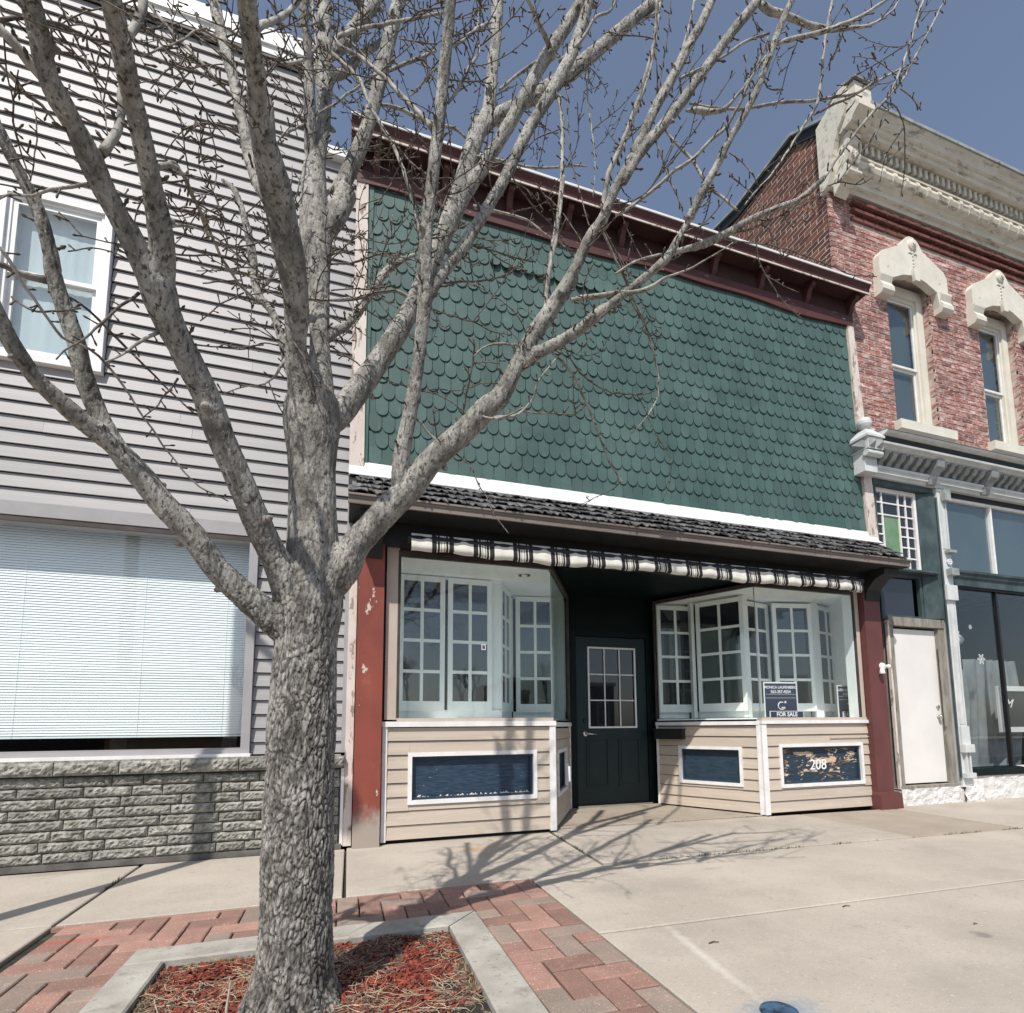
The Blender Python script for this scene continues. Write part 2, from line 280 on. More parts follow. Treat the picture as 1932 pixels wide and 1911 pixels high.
# ------------------------------------------------------------------ mesh helpers
class MB:
    def __init__(s): s.v = []; s.f = []; s.t = []; s.m = []
    def add(s, vs, fs, tint=.5, mi=0):
        o = len(s.v); s.v += [tuple(p) for p in vs]; s.t += [tint] * len(vs)
        s.f += [tuple(i + o for i in f) for f in fs]; s.m += [mi] * len(fs)
    def box(s, x0, x1, y0, y1, z0, z1, tint=.5, mi=0):
        s.add([(x0, y0, z0), (x1, y0, z0), (x1, y1, z0), (x0, y1, z0), (x0, y0, z1), (x1, y0, z1), (x1, y1, z1), (x0, y1, z1)],
              [(0, 3, 2, 1), (4, 5, 6, 7), (0, 1, 5, 4), (1, 2, 6, 5), (2, 3, 7, 6), (3, 0, 4, 7)], tint, mi)
        return s
    def hexa(s, pts, tint=.5, mi=0):      # 8 corners ordered as box
        s.add(pts, [(0, 3, 2, 1), (4, 5, 6, 7), (0, 1, 5, 4), (1, 2, 6, 5), (2, 3, 7, 6), (3, 0, 4, 7)], tint, mi); return s
    def ext(s, poly, a, b, axis='x', tint=.5, mi=0):   # extrude a 2-D outline; axis x: poly=(y,z); y: (x,z); z: (x,y)
        n = len(poly)
        def P(p, q): return {'x': (q, p[0], p[1]), 'y': (p[0], q, p[1]), 'z': (p[0], p[1], q)}[axis]
        vs = [P(p, a) for p in poly] + [P(p, b) for p in poly]
        fs = [tuple(range(n))[::-1], tuple(range(n, 2 * n))] + [(i, (i + 1) % n, (i + 1) % n + n, i + n) for i in range(n)]
        s.add(vs, fs, tint, mi); return s
    def tube(s, pts, rad, n=8, tint=.5, mi=0, cap=True):
        pts = [Vector(p) for p in pts]; k = len(pts)
        if k < 2: return s
        t0 = (pts[1] - pts[0]).normalized()
        u = t0.orthogonal().normalized(); vs = []
        for i, p in enumerate(pts):
            t = (pts[min(i + 1, k - 1)] - pts[max(i - 1, 0)])
            t = t.normalized() if t.length > 1e-9 else t0
            u = (u - t * u.dot(t)); u = u.normalized() if u.length > 1e-6 else t.orthogonal().normalized()
            v = t.cross(u)
            for j in range(n):
                a = 2 * math.pi * j / n
                vs.append(p + (u * math.cos(a) + v * math.sin(a)) * rad[i])
        fs = [(i * n + j, i * n + (j + 1) % n, (i + 1) * n + (j + 1) % n, (i + 1) * n + j) for i in range(k - 1) for j in range(n)]
        if cap: fs += [tuple(range(n))[::-1], tuple(range((k - 1) * n, k * n))]
        s.add(vs, fs, tint, mi); return s
    def lathe(s, prof, c, axis='z', n=20, tint=.5, mi=0):
        vs = []
        for r, h in prof:
            for j in range(n):
                a = 2 * math.pi * j / n; p, q = r * math.cos(a), r * math.sin(a)
                vs.append({'z': (c[0] + p, c[1] + q, c[2] + h), 'y': (c[0] + p, c[1] + h, c[2] + q), 'x': (c[0] + h, c[1] + p, c[2] + q)}[axis])
        k = len(prof)
        fs = [(i * n + j, i * n + (j + 1) % n, (i + 1) * n + (j + 1) % n, (i + 1) * n + j) for i in range(k - 1) for j in range(n)]
        fs += [tuple(range(n))[::-1], tuple(range((k - 1) * n, k * n))]
        s.add(vs, fs, tint, mi); return s
    def frame(s, x0, x1, z0, z1, y0, y1, wd, wt=None, wb=None):   # rectangular frame, butt joints
        wt = wd if wt is None else wt; wb = wd if wb is None else wb
        s.box(x0, x0 + wd, y0, y1, z0, z1); s.box(x1 - wd, x1, y0, y1, z0, z1)
        s.box(x0 + wd, x1 - wd, y0, y1, z1 - wt, z1); s.box(x0 + wd, x1 - wd, y0, y1, z0, z0 + wb); return s
    def mesh(s, name, mats, smooth=False, fix=True):
        me = bpy.data.meshes.new(name); me.from_pydata(s.v, [], s.f)
        for m in (mats if isinstance(mats, (list, tuple)) else [mats]): me.materials.append(m)
        if any(s.m): me.polygons.foreach_set('material_index', s.m)
        if any(t != .5 for t in s.t):
            a = me.attributes.new('tint', 'FLOAT', 'POINT'); a.data.foreach_set('value', s.t)
        if smooth: me.polygons.foreach_set('use_smooth', [True] * len(me.polygons))
        if fix:
            b = bmesh.new(); b.from_mesh(me); bmesh.ops.recalc_face_normals(b, faces=b.faces); b.to_mesh(me); b.free()
        me.update(); return me

def link(o, parent=None, kind=None):
    COL.objects.link(o)
    if parent is not None:
        o.parent = parent
        if parent.parent is None and parent.type == 'EMPTY': o.location = Vector(o.location) - parent.location
    if kind: o['kind'] = kind
    return o
def obj(name, mb, mats, parent=None, kind=None, smooth=False, label=None, fix=True):
    me = mb.mesh(name, mats, smooth, fix) if isinstance(mb, MB) else mb
    o = bpy.data.objects.new(name, me); link(o, parent, kind)
    if label: o['label'] = label
    return o
def inst(name, me, loc, parent, rotz=0.0, rot=None, scale=None):
    o = bpy.data.objects.new(name, me); o.location = loc
    if rotz: o.rotation_euler = (0, 0, rotz)
    if rot: o.rotation_euler = rot
    if scale: o.scale = scale
    return link(o, parent)
def thing(name, label, cat, loc=(0, 0, 0), group=None):
    o = bpy.data.objects.new(name, None); o.empty_display_size = .2; o.location = loc; COL.objects.link(o)
    o['label'] = label; o['category'] = cat
    if group: o['group'] = group
    return o
def tag(o, label, cat, group=None):
    o['label'] = label; o['category'] = cat
    if group: o['group'] = group
    return o
def bxo(name, x0, x1, y0, y1, z0, z1, mat, parent=None, label=None):
    return obj(name, MB().box(x0, x1, y0, y1, z0, z1), mat, parent, label=label)
def text(name, s, size, loc, mat, parent, rotz=0.0, ext=.001, width=1.0, mirror=False, font_shear=0.0, align='CENTER', bold=0.0):
    c = bpy.data.curves.new(name, 'FONT'); c.body = s; c.size = size; c.extrude = ext; c.align_x = align; c.shear = font_shear
    c.offset = bold
    t = bpy.data.objects.new(name + '_tmp', c); COL.objects.link(t)
    dg = bpy.context.evaluated_depsgraph_get(); me = bpy.data.meshes.new_from_object(t.evaluated_get(dg))
    COL.objects.unlink(t); bpy.data.objects.remove(t)
    me.materials.clear(); me.materials.append(mat); me.name = name
    o = bpy.data.objects.new(name, me)
    o.rotation_euler = (math.pi / 2, 0, rotz); o.location = loc
    o.scale = ((-1 if mirror else 1) * width, 1, 1)
    return link(o, parent)

# a local frame for things set at an angle in plan: origin (x,y), direction to (x2,y2)
class Fr:
    def __init__(s, x, y, x2, y2):
        s.o = Vector((x, y, 0)); d = Vector((x2 - x, y2 - y, 0)); s.L = d.length; s.u = d.normalized(); s.n = Vector((s.u.y, -s.u.x, 0))  # n points to the street side
        s.a = math.atan2(d.y, d.x)
    def P(s, a, b, z): return s.o + s.u * a - s.n * b + Vector((0, 0, z))    # b>0: into the building
    def box(s, mb, a0, a1, b0, b1, z0, z1, mi=0):
        mb.hexa([s.P(a0, b0, z0), s.P(a1, b0, z0), s.P(a1, b1, z0), s.P(a0, b1, z0), s.P(a0, b0, z1), s.P(a1, b0, z1), s.P(a1, b1, z1), s.P(a0, b1, z1)], mi=mi); return mb
    def frame(s, mb, a0, a1, z0, z1, b0, b1, w, wt=None, wb=None):
        wt = w if wt is None else wt; wb = w if wb is None else wb
        s.box(mb, a0, a0 + w, b0, b1, z0, z1); s.box(mb, a1 - w, a1, b0, b1, z0, z1)
        s.box(mb, a0 + w, a1 - w, b0, b1, z1 - wt, z1); s.box(mb, a0 + w, a1 - w, b0, b1, z0, z0 + wb); return mb
def board_profile(fr, a0, a1, z0, z1, lip=.021, b=0.0):
    """one lap-siding board: thin at the top, proud at the bottom"""
    mb = MB(); t = .002
    pts = []
    for a in (a0, a1):
        pts.append([fr.P(a, b - lip, z0), fr.P(a, b - lip * .55, z0 + (z1 - z0) * .48), fr.P(a, b - lip * .50, z0 + (z1 - z0) * .50), fr.P(a, b - t, z1 - .007), fr.P(a, b + .004, z1 - .007), fr.P(a, b + .004, z0 + .003), fr.P(a, b - lip + .003, z0 + .002)])
    n = 7
    mb.add(pts[0] + pts[1], [tuple(range(n)), tuple(range(n, 2 * n))[::-1]] + [(i, i + n, (i + 1) % n + n, (i + 1) % n) for i in range(n)])
    return mb

# street tree, measured in metres: (x, y, z, radius) along every limb

# ================================================================== GROUND
base_ground = bxo('ground', -60, 60, -60, 5.6, -.30, -.16, M['asphalt']); base_ground['kind'] = 'structure'
g2 = bxo('ground_beyond', -60, 60, 5.6, 60, -.30, -.05, M['asphalt']); g2['kind'] = 'structure'
street = bxo('street', -60, 60, -13.0, -1.30, -.16, -.140, M['asphalt']); street['kind'] = 'structure'
fw = bxo('far_sidewalk', -60, 60, -16.5, -13.0, -.155, -.004, M['concrete']); fw['kind'] = 'structure'
sk = bxo('street_kerb', -30, 30, -1.30, -1.15, -.155, .0, M['kerb']); sk['kind'] = 'structure'
sidewalk = bpy.data.objects.new('sidewalk', None); COL.objects.link(sidewalk); sidewalk['kind'] = 'structure'
sub = MB().box(-12, 14, -1.15, 6.5, -.15, -.024)
obj('joint_bed', sub, M['joint'], sidewalk)
def slab(poly, mat='concrete', z=0.0, dz=(0, 0, 0)):
    g = .0062
    cx = sum(p[0] for p in poly) / len(poly); cy = sum(p[1] for p in poly) / len(poly)
    q = [(x + (g if x < cx else -g), y + (g if y < cy else -g)) for x, y in poly]
    k = len(q); mb = MB(); e = .006
    zz = lambda p: z + dz[0] * (p[0] - cx) + dz[1] * (p[1] - cy)
    inn = [(x + (e if x < cx else -e), y + (e if y < cy else -e)) for x, y in q]
    vs = [(x, y, -.03) for x, y in q] + [(x, y, zz((x, y)) - e * .8) for x, y in q] + [(x, y, zz((x, y))) for x, y in inn]
    fs = [(i, (i + 1) % k, (i + 1) % k + k, i + k) for i in range(k)] + [(i + k, (i + 1) % k + k, (i + 1) % k + 2 * k, i + 2 * k) for i in range(k)] + [tuple(range(2 * k, 3 * k))]
    mb.add(vs, fs); return obj('concrete_slab', mb, M[mat], sidewalk)
slab([(-12, 3.60), (-1.385, 3.585), (-1.385, 4.90), (-12, 4.90)])
slab([(-1.375, 3.57), (.035, 3.563), (.055, 4.93), (-1.375, 4.92)], z=.001)
slab([(.045, 3.563), (1.19, 3.563), (1.81, 3.70), (1.90, 5.10), (.06, 4.99)], z=.0005)
slab([(1.83, 3.755), (4.40, 3.655), (4.41, 4.99), (1.91, 5.09)], 'concrete_old' if 0 else 'concrete', z=.003)
slab([(4.41, 3.655), (4.81, 3.64), (4.83, 4.96), (4.41, 4.97)], z=.002)
slab([(4.82, 3.64), (6.10, 3.565), (6.16, 4.90), (4.84, 4.96)], 'concrete_old', z=.001)
slab([(6.12, 3.56), (14, 3.20), (14, 5.02), (6.18, 4.98)], z=.002)
slab([(1.205, 2.535), (14, 2.12), (14, 3.19), (4.4, 3.645), (2.48, 3.72), (1.80, 3.69), (1.205, 3.555)], z=0)
slab([(1.205, -1.15), (14, -1.15), (14, 2.11), (1.205, 2.528)], z=.0)
slab([(-12, -1.15), (-1.375, -1.15), (-1.375, 3.58), (-12, 3.595)], z=0)
slab([(-1.37, -1.15), (1.20, -1.15), (1.20, .7), (-1.37, .7)], z=0)
slab([(1.92, 5.10), (4.40, 5.0), (3.86, 6.27), (2.60, 6.27)], 'concrete_old', z=.012)
# weeds in the joints
wd = MB()
def blade(mb, x, y, z, h, w_, mi=0, lean=.5, tint=None):
    a = random.uniform(0, 6.28); dx, dy = math.cos(a), math.sin(a); k = random.uniform(0, lean) * h
    px, py = -dy * w_, dx * w_; t = random.random() if tint is None else tint
    mb.add([(x - px, y - py, z), (x + px, y + py, z), (x + dx * k * .5 + px * .7, y + dy * k * .5 + py * .7, z + h * .6), (x + dx * k * .5 - px * .7, y + dy * k * .5 - py * .7, z + h * .6), (x + dx * k, y + dy * k, z + h)],
           [(0, 1, 2, 3), (3, 2, 4)], t, mi)
for i in range(1600):
    u = random.random(); seg = random.random()
    if seg < .5: x = 1.9 + u * 4.2; y = 3.73 - .04 * (x - 1.85); 
    elif seg < .7: x = 1.82 + .07 * u; y = 3.75 + u * 1.3
    elif seg < .85: x = -1.38; y = 2.9 + u * 2.0
    else: x = 1.92 + u * 2.4; y = 5.09 - .04 * u * 2.4
    if noise.noise((x * 2.2, y * 2.2, 3)) < .05: continue
    blade(wd, x + random.gauss(0, .008), y + random.gauss(0, .008), -.006, random.uniform(.010, .030), .0026)
wo_ = obj('joint_weeds', wd, M['grass'], None, 'stuff', fix=False); tag(wo_, 'short green weeds growing in the sidewalk joints before the green storefront', 'weeds')

# ---- brick paving strips round the tree pit
paving = bpy.data.objects.new('brick_paving', None); COL.objects.link(paving); paving['kind'] = 'structure'
PW = .12
def paver_mesh(lx, ly):
    g = .0038; mb = MB(); e = .005; h = .05
    x0, x1, y0, y1 = g, lx - g, g, ly - g
    o = [(x0, y0), (x1, y0), (x1, y1), (x0, y1)]; i_ = [(x0 + e, y0 + e), (x1 - e, y0 + e), (x1 - e, y1 - e), (x0 + e, y1 - e)]
    vs = [(x, y, -h) for x, y in o] + [(x, y, -e) for x, y in o] + [(x, y, 0) for x, y in i_]
    mb.add(vs, [(i, (i + 1) % 4, (i + 1) % 4 + 4, i + 4) for i in range(4)] + [(i + 4, (i + 1) % 4 + 4, (i + 1) % 4 + 8, i + 8) for i in range(4)] + [(8, 9, 10, 11)])
    return mb
pm = {}
for nm in ('paver', 'paver_grey'):
    for k_, (a, b) in dict(H=(2 * PW, PW), V=(PW, 2 * PW), Q=(PW, PW)).items():
        pm[nm, k_] = paver_mesh(a, b).mesh('paver', M[nm])
X0, Y0 = .84, 2.336
def inreg(i, j):   # cell i to the right, j toward the street; cell spans x0..x0+PW, y top = Y0 - j*PW
    x = X0 + (i + .5) * PW; y = Y0 - (j + .5) * PW
    if x < -1.33 or x > 1.2 or y > 3.55 or y < .75: return False
    if -.86 < x < .72 and y < 3.05: return False
    return True
for i in range(-19, 4):
    for j in range(-11, 14):
        if not inreg(i, j): continue
        d = (j - i) % 4; x = X0 + i * PW; y = Y0 - j * PW
        if d == 0: k_ = 'H' if inreg(i + 1, j) else 'Q'; pos = (x, y - PW)
        elif d == 3:
            if inreg(i - 1, j): continue
            k_ = 'Q'; pos = (x, y - PW)
        elif d == 1: k_ = 'V' if inreg(i, j + 1) else 'Q'; pos = (x, y - (2 * PW if k_ == 'V' else PW))
        else:
            if inreg(i, j - 1): continue
            k_ = 'Q'; pos = (x, y - PW)
        mt = 'paver_grey' if random.random() < .30 else 'paver'
        o = inst('paver', pm[mt, k_], (pos[0], pos[1], random.uniform(-.002, .0025)), paving, rot=(random.gauss(0, .006), random.gauss(0, .006), random.gauss(0, .008)))
edge = MB()
for (x0, x1, y0, y1) in ((-1.37, 1.2, 3.536, 3.559), (-1.37, -.86, 3.0, 3.0)): 
    if y1 > y0: edge.box(x0, x1, y0, y1, -.05, -.003)
obj('paver_edge', edge, M['paver'], paving)

# ---- concrete kerb of the tree pit
kerb = thing('planter_kerb', 'square concrete kerb framing the mulched pit around the street tree', 'kerb', (-.07, 2.2, 0))
def kerb_seg(poly):
    k = len(poly); cx = sum(p[0] for p in poly) / k; cy = sum(p[1] for p in poly) / k; e = .008
    inn = [(x + (e if x < cx else -e), y + (e if y < cy else -e)) for x, y in poly]
    vs = [(x, y, -.12) for x, y in poly] + [(x, y, .002) for x, y in poly] + [(x, y, .009) for x, y in inn]
    mb = MB(); mb.add(vs, [(i, (i + 1) % k, (i + 1) % k + k, i + k) for i in range(k)] + [(i + k, (i + 1) % k + k, (i + 1) % k + 2 * k, i + 2 * k) for i in range(k)] + [tuple(range(2 * k, 3 * k))])
    obj('kerb_stone', mb, M['kerb'], kerb)
kerb_seg([(-.855, 2.872), (.535, 2.872), (.712, 3.045), (-.855, 3.045)])
kerb_seg([(.541, .72), (.715, .72), (.715, 3.038), (.541, 2.868)])
kerb_seg([(-.857, .72), (-.70, .72), (-.70, 2.868), (-.857, 2.868)])
kerb_seg([(-.696, .72), (.537, .72), (.537, .88), (-.696, .88)])

# ================================================================== LEFT: VINYL SIDED BUILDING
LB = thing('vinyl_sided_building', 'tall grey building with horizontal vinyl siding, stone base and wide window with blinds', 'building', (-2.5, 5.2, 0))
WX0 = -6.0
core = MB()   # backing wall, with openings
core.box(WX0, .03, 5.03, 5.10, 2.66, 3.86); core.box(-.74, .03, 5.03, 5.10, .78, 2.66); core.box(WX0, .03, 5.03, 5.10, .0, .78)
core.box(WX0, -2.62, 5.03, 5.10, 3.86, 5.23); core.box(-1.92, .03, 5.03, 5.10, 3.86, 5.23); core.box(WX0, .03, 5.03, 5.10, 5.23, 6.36); core.box(WX0, -.42, 5.03, 5.10, 6.36, 7.2)
core.box(-.05, .03, 5.10, 12, 0, 6.36); core.box(WX0, .03, 11.9, 12, 0, 6.3); core.box(WX0, -.05, 5.1, 11.9, 6.25, 6.3)
obj('wall', core, M['siding_backing'], LB)
fr = Fr(WX0, 5.03, .03, 5.03)
RV = .1145
def ax(x): return x - WX0
rows = []
z = 2.72
while z < 7.2: rows.append((z, z + RV)); z += RV
for z0, z1 in rows:
    if z1 > 7.22: break
    xe = .0 if z1 < 6.40 else -.45
    segs = [(WX0, xe)]
    if z1 > 3.83 and z0 < 5.27: segs = [(WX0, -2.66), (-1.885, xe)]
    sm_ = []
    for a, b in segs:
        c = random.uniform(-2.3, -.3)
        if random.random() < .45 and a + .3 < c < b - .3: sm_ += [(a, c), (c + .0015, b)]
        else: sm_.append((a, b))
    for a, b in sm_: obj('siding_board', board_profile(fr, ax(a), ax(b), z0 + random.uniform(-.0012, .0012), min(z1, 7.215), .021 + random.uniform(-.001, .0025)), M['vinyl'], LB)
    if z0 < 3.83 < z1: obj('siding_board', board_profile(fr, ax(-2.659), ax(-1.886), z0, 3.842), M['vinyl'], LB)
    if z0 < 5.27 < z1: obj('siding_board', board_profile(fr, ax(-2.659), ax(-1.886), 5.262, z1), M['vinyl'], LB)
z = 2.72 - RV
while z > .70:
    obj('siding_board', board_profile(fr, ax(-.70), ax(.0), max(z, .79), z + RV), M['vinyl'], LB); z -= RV
# trims
bxo('corner_trim', .0, .045, 4.985, 5.10, .79, 6.40, M['vinyl_trim'], LB)
bxo('corner_trim', -.475, -.43, 5.0, 5.08, 6.43, 7.22, M['vinyl_trim'], LB)
bxo('head_trim', WX0, -.70, 4.985, 5.026, 2.645, 2.715, M['vinyl_trim'], LB)
par = MB().box(WX0, -.40, 4.95, 5.14, 7.30, 7.47).box(WX0, -.41, 4.97, 5.13, 7.22, 7.30)
obj('parapet_fascia', par, M['white_vinyl'], LB)
bxo('parapet_fascia', -.40, .05, 4.95, 5.14, 6.37, 6.45, M['white_vinyl'], LB)
bxo('parapet_dark_board', WX0, -.42, 4.975, 5.0, 7.19, 7.222, M['dark_trim'], LB)  # thin dark strip under the parapet fascia
# upper window
uw = MB(); uw.frame(-2.65, -1.895, 3.835, 5.265, 4.968, 5.03, .055); 
UW = obj('upper_window', uw, M['white_vinyl'], LB, label='white sash window with pale curtain, upper floor')
obj('window_jamb', MB().frame(-2.595, -1.95, 3.89, 5.21, 4.99, 5.07, .028), M['white_vinyl'], UW)
obj('upper_sash', MB().frame(-2.567, -1.978, 4.55, 5.182, 5.0, 5.025, .035), M['white_vinyl'], UW)
obj('lower_sash', MB().frame(-2.567, -1.978, 3.918, 4.585, 5.028, 5.052, .038), M['white_vinyl'], UW)
bxo('pane', -2.532, -2.013, 5.010, 5.013, 4.585, 5.147, M['glass_dark'], UW)
bxo('pane', -2.529, -2.016, 5.038, 5.041, 3.956, 4.547, M['glass_dark'], UW)
cv = MB(); n = 60
vs = []
for i in range(n + 1):
    x = -2.60 + i * .65 / n; yy = 5.085 + .0012 * math.sin(x * 90) + .003 * math.sin(x * 17)
    vs += [(x, yy, 3.86), (x, yy, 5.24)]
cv.add(vs, [(2 * i, 2 * i + 2, 2 * i + 3, 2 * i + 1) for i in range(n)])
obj('curtain', cv, M['curtain'], UW, smooth=True, fix=False)
bxo('window_reveal', -2.62, -1.92, 5.12, 5.14, 3.86, 5.23, M['room'], UW)
# shop window
SW = obj('shop_window', MB().frame(-3.9, -.703, .79, 2.645, 4.972, 5.06, .042), M['vinyl_trim'], LB, label='wide window with horizontal blinds almost down')
obj('window_frame', MB().frame(-3.858, -.745, .832, 2.603, 4.985, 5.07, .026, .05, .012), M['vinyl_trim'], SW)
bxo('window_head', -3.858, -.745, 4.978, 4.985, 2.56, 2.603, M['dark_trim'], SW)
bxo('sill', -3.95, -.69, 4.93, 5.02, .775, .80, M['white_trim'], SW)
bxo('pane', -3.832, -.771, 5.03, 5.034, .844, 2.553, M['glass_big'], SW)
bl = MB()
z = .955; k = 0
while z < 2.60:
    t = .0225
    bl.add([(-3.83, 5.178, z), (-.79, 5.178, z), (-.79, 5.1805, z + .012), (-3.83, 5.1805, z + .012), (-.79, 5.1855, z + .0200), (-3.83, 5.1855, z + .0200)], [(0, 1, 2, 3), (3, 2, 4, 5)])
    z += .0208
obj('blind_slats', bl, M['blind'], SW, 'stuff', fix=False)
bxo('bottom_rail', -3.83, -.79, 5.176, 5.196, .935, .950, M['blind'], SW)
cdm = MB()
for x in (-2.35, -1.55, -.95): cdm.tube([(x, 5.172, .94), (x, 5.172, 2.6)], [.0012] * 2, 4)
obj('blind_cord', cdm, M['blind'], SW)
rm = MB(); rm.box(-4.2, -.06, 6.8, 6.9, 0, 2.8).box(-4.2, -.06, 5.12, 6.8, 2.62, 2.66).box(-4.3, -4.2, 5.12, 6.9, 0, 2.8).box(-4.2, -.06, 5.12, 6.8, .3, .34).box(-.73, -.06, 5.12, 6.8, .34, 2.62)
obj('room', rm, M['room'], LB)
obj('desk', MB().box(-1.9, -1.0, 5.6, 6.0, .34, .95).box(-2.0, -.95, 5.55, 6.05, .95, .98), M['wood_in'], LB)
# split-face stone base
def rough_block(lx, lz, amp, seed, nx, nz):
    rnd = random.Random(seed); vs = []; fs = []
    for j in range(nz + 1):
        for i in range(nx + 1):
            e = (i in (0, nx)) or (j in (0, nz))
            d = -.004 if e else -.010 - abs(noise.noise((i * .9 + seed * 9, j * 1.1, seed))) * amp - rnd.uniform(0, amp * .35)
            vs.append((lx * i / nx, d, lz * j / nz))
    for j in range(nz):
        for i in range(nx): a = j * (nx + 1) + i; fs.append((a, a + 1, a + nx + 2, a + nx + 1))
    o = len(vs); vs += [(0, 0, 0), (lx, 0, 0), (lx, 0, lz), (0, 0, lz), (0, .05, 0), (lx, .05, 0), (lx, .05, lz), (0, .05, lz)]
    fs += [(o, o + 4, o + 7, o + 3), (o + 1, o + 2, o + 6, o + 5), (o + 3, o + 7, o + 6, o + 2), (o, o + 1, o + 5, o + 4)]
    c = [0, nx, (nz + 1) * (nx + 1) - 1, nz * (nx + 1)]
    bot = list(range(0, nx + 1)); fs.append(tuple([o] + bot + [o + 1])); top = list(range(nz * (nx + 1), (nz + 1) * (nx + 1))); fs.append(tuple([o + 3] + top + [o + 2]))
    lf = [j * (nx + 1) for j in range(nz + 1)]; fs.append(tuple([o] + lf + [o + 3])); rt = [j * (nx + 1) + nx for j in range(nz + 1)]; fs.append(tuple([o + 1] + rt + [o + 2]))
    mb = MB(); mb.add(vs, fs); return mb.mesh('stone_block', M['stone'])
bm_ = {(L_, s): rough_block(L_ - .007, .069, .024, s, int(L_ / .015), 5) for L_ in (.40, .20, .30) for s in range(3)}
cm_ = {s: rough_block(.393, .096, .030, s + 20, 22, 5) for s in range(4)}
bxo('mortar_bed', WX0, .0, 4.965, 5.03, .0, .68, M['mortar'], LB)
for c in range(8):
    z = .048 + c * .0765; x = -4.4 + (c * .37) % .4; 
    while x < -.01:
        L_ = random.choice((.40, .40, .20, .30))
        if x + L_ > 0: 
            L_ = -x
            if L_ < .05: break
            me = bm_[.20, 0]; o = inst('stone_block', me, (x, 4.95, z), LB, scale=(L_ / .20, 1, 1))
        else: inst('stone_block', bm_[L_, random.randrange(3)], (x, 4.95 + random.uniform(-.003, .003), z), LB)
        x += L_
x = -4.36
while x < -.1:
    inst('cap_stone', cm_[random.randrange(4)], (x, 4.905, .668), LB); x += .40
bxo('cap_top', -4.4, .0, 4.905, 5.0, .762, .776, M['stone'], LB)
bxo('end_trim', .005, .03, 4.94, 5.0, .03, .66, M['white_trim'], LB)
bxo('plinth', WX0, .02, 4.93, 5.0, .0, .045, M['mortar'], LB)

# ================================================================== CENTRE: GREEN SHINGLED STOREFRONT
GS = thing('green_storefront', 'vacant one storey shop with green scalloped shingle front and tan bay windows', 'shop', (3.15, 5.2, 0))
obj('wall', MB().box(.09, 6.25, 5.02, 5.16, 2.78, 6.50).box(.09, 6.05, 11.9, 12, 0, 6.4).box(.09, 6.05, 5.16, 11.9, 6.30, 6.36).box(.09, .13, 5.16, 11.9, 0, 6.3), M['green_board'], GS)
obj('wall_side', MB().box(6.21, 6.24, 5.17, 11.9, 0, 6.2).box(.05, .345, 5.0, 5.3, 0, 2.8).box(6.07, 6.3, 5.0, 5.04, 0, 2.8), M['black_wood'], GS)
# scalloped shingles
EX = .165; SWD = .1195; ZB = 3.385
def xl(z): return .168 - .051 * (z - 3.377) / 2.78
def xr(z): return 6.213 - .095 * (z - 3.35) / 2.82
def shingle(mb, wd, bulge=0.0, tint=.5, ox=0, oz=0, h=.24, dx=0):
    hw = wd / 2 - .0029; k = 9; pts = [(-hw, h), (hw, h)]
    r = .066
    pts += [(hw * math.cos(a), r - r * math.sin(a)) for a in [math.pi / 2 * q / 5 for q in range(0, 6)]][0:5]
    pts += [(0, 0)]
    pts += [(-hw * math.cos(a), r - r * math.sin(a)) for a in [math.pi / 2 * q / 5 for q in range(4, -1, -1)]]
    n = len(pts)
    def yy(z, f): return -(.006 + (.013 + bulge) * (1 - z / h)) + (f * .007)
    e = .0035
    vs = [(ox + x, yy(z, 0), oz + z) for x, z in pts] + [(ox + x, yy(z, 1), oz + z) for x, z in pts]
    vs2 = [(x, y + dx, z) for x, y, z in vs]
    mb.add(vs2, [tuple(range(n)), tuple(range(n, 2 * n))[::-1]] + [(i, i + n, (i + 1) % n + n, (i + 1) % n) for i in range(n)], tint)
shm = []
for q in range(10):
    mb = MB(); shingle(mb, SWD, random.uniform(0, .004), tint=.12 + q * .08); shm.append(mb.mesh('shingle', M['shingle']))
mb = MB(); shingle(mb, SWD, .028, tint=.6); shb = mb.mesh('shingle', M['shingle'])
rest = MB(); cnt = 0; cells = []
nrow = 18
for r in range(nrow):
    z = ZB + r * EX
    ncol = 51
    for c in range(ncol + (r % 2)):
        u = (c - .5 * (r % 2) + .5) / ncol
        x = xl(z) + u * (xr(z) - xl(z)); cells.append((x, z, r, c))
cells.sort(key=lambda q: (q[0] - .2) ** 2 + (q[1] - 3.6) ** 2 * .55)
for x, z, r, c in cells:
    if z > 6.26: continue
    wav = .006 * math.sin(x * 2.1 + r) + .004 * math.sin(x * 5.3 + r * 1.7) + random.gauss(0, .0018)
    tilt = random.gauss(0, .010)
    half = (c == 0 or (c == 51)) and (r % 2 == 1)
    buck = (r == 14 and 1.35 < x < 2.7) or (r == 0 and 1.7 < x < 3.0)
    h = .24 if z + .24 < 6.30 else 6.30 - z
    if half:
        rest.box(max(x - SWD / 2, xl(z)) , min(x + SWD / 2, xr(z)), 5.002, 5.012, z + .02, z + EX, .5); continue
    if cnt < 290 or buck:
        cnt += 1
        inst('shingle', shb if (buck and r == 14) else random.choice(shm), (x, 5.012, z + wav), GS, rot=(0, tilt, 0))
    else:
        shingle(rest, SWD, random.uniform(0, .005), tint=random.uniform(.1, .9), ox=x, oz=z + wav, h=h, dx=5.012)
obj('shingle_field', rest, M['shingle'], GS, 'stuff', fix=True)
bxo('starter_board', .168, 6.21, 4.996, 5.018, 3.36, 3.46, M['green_board'], GS)
bxo('edge_bead', .118, .16, 4.99, 5.019, 3.375, 6.2, M['green_board'], GS)
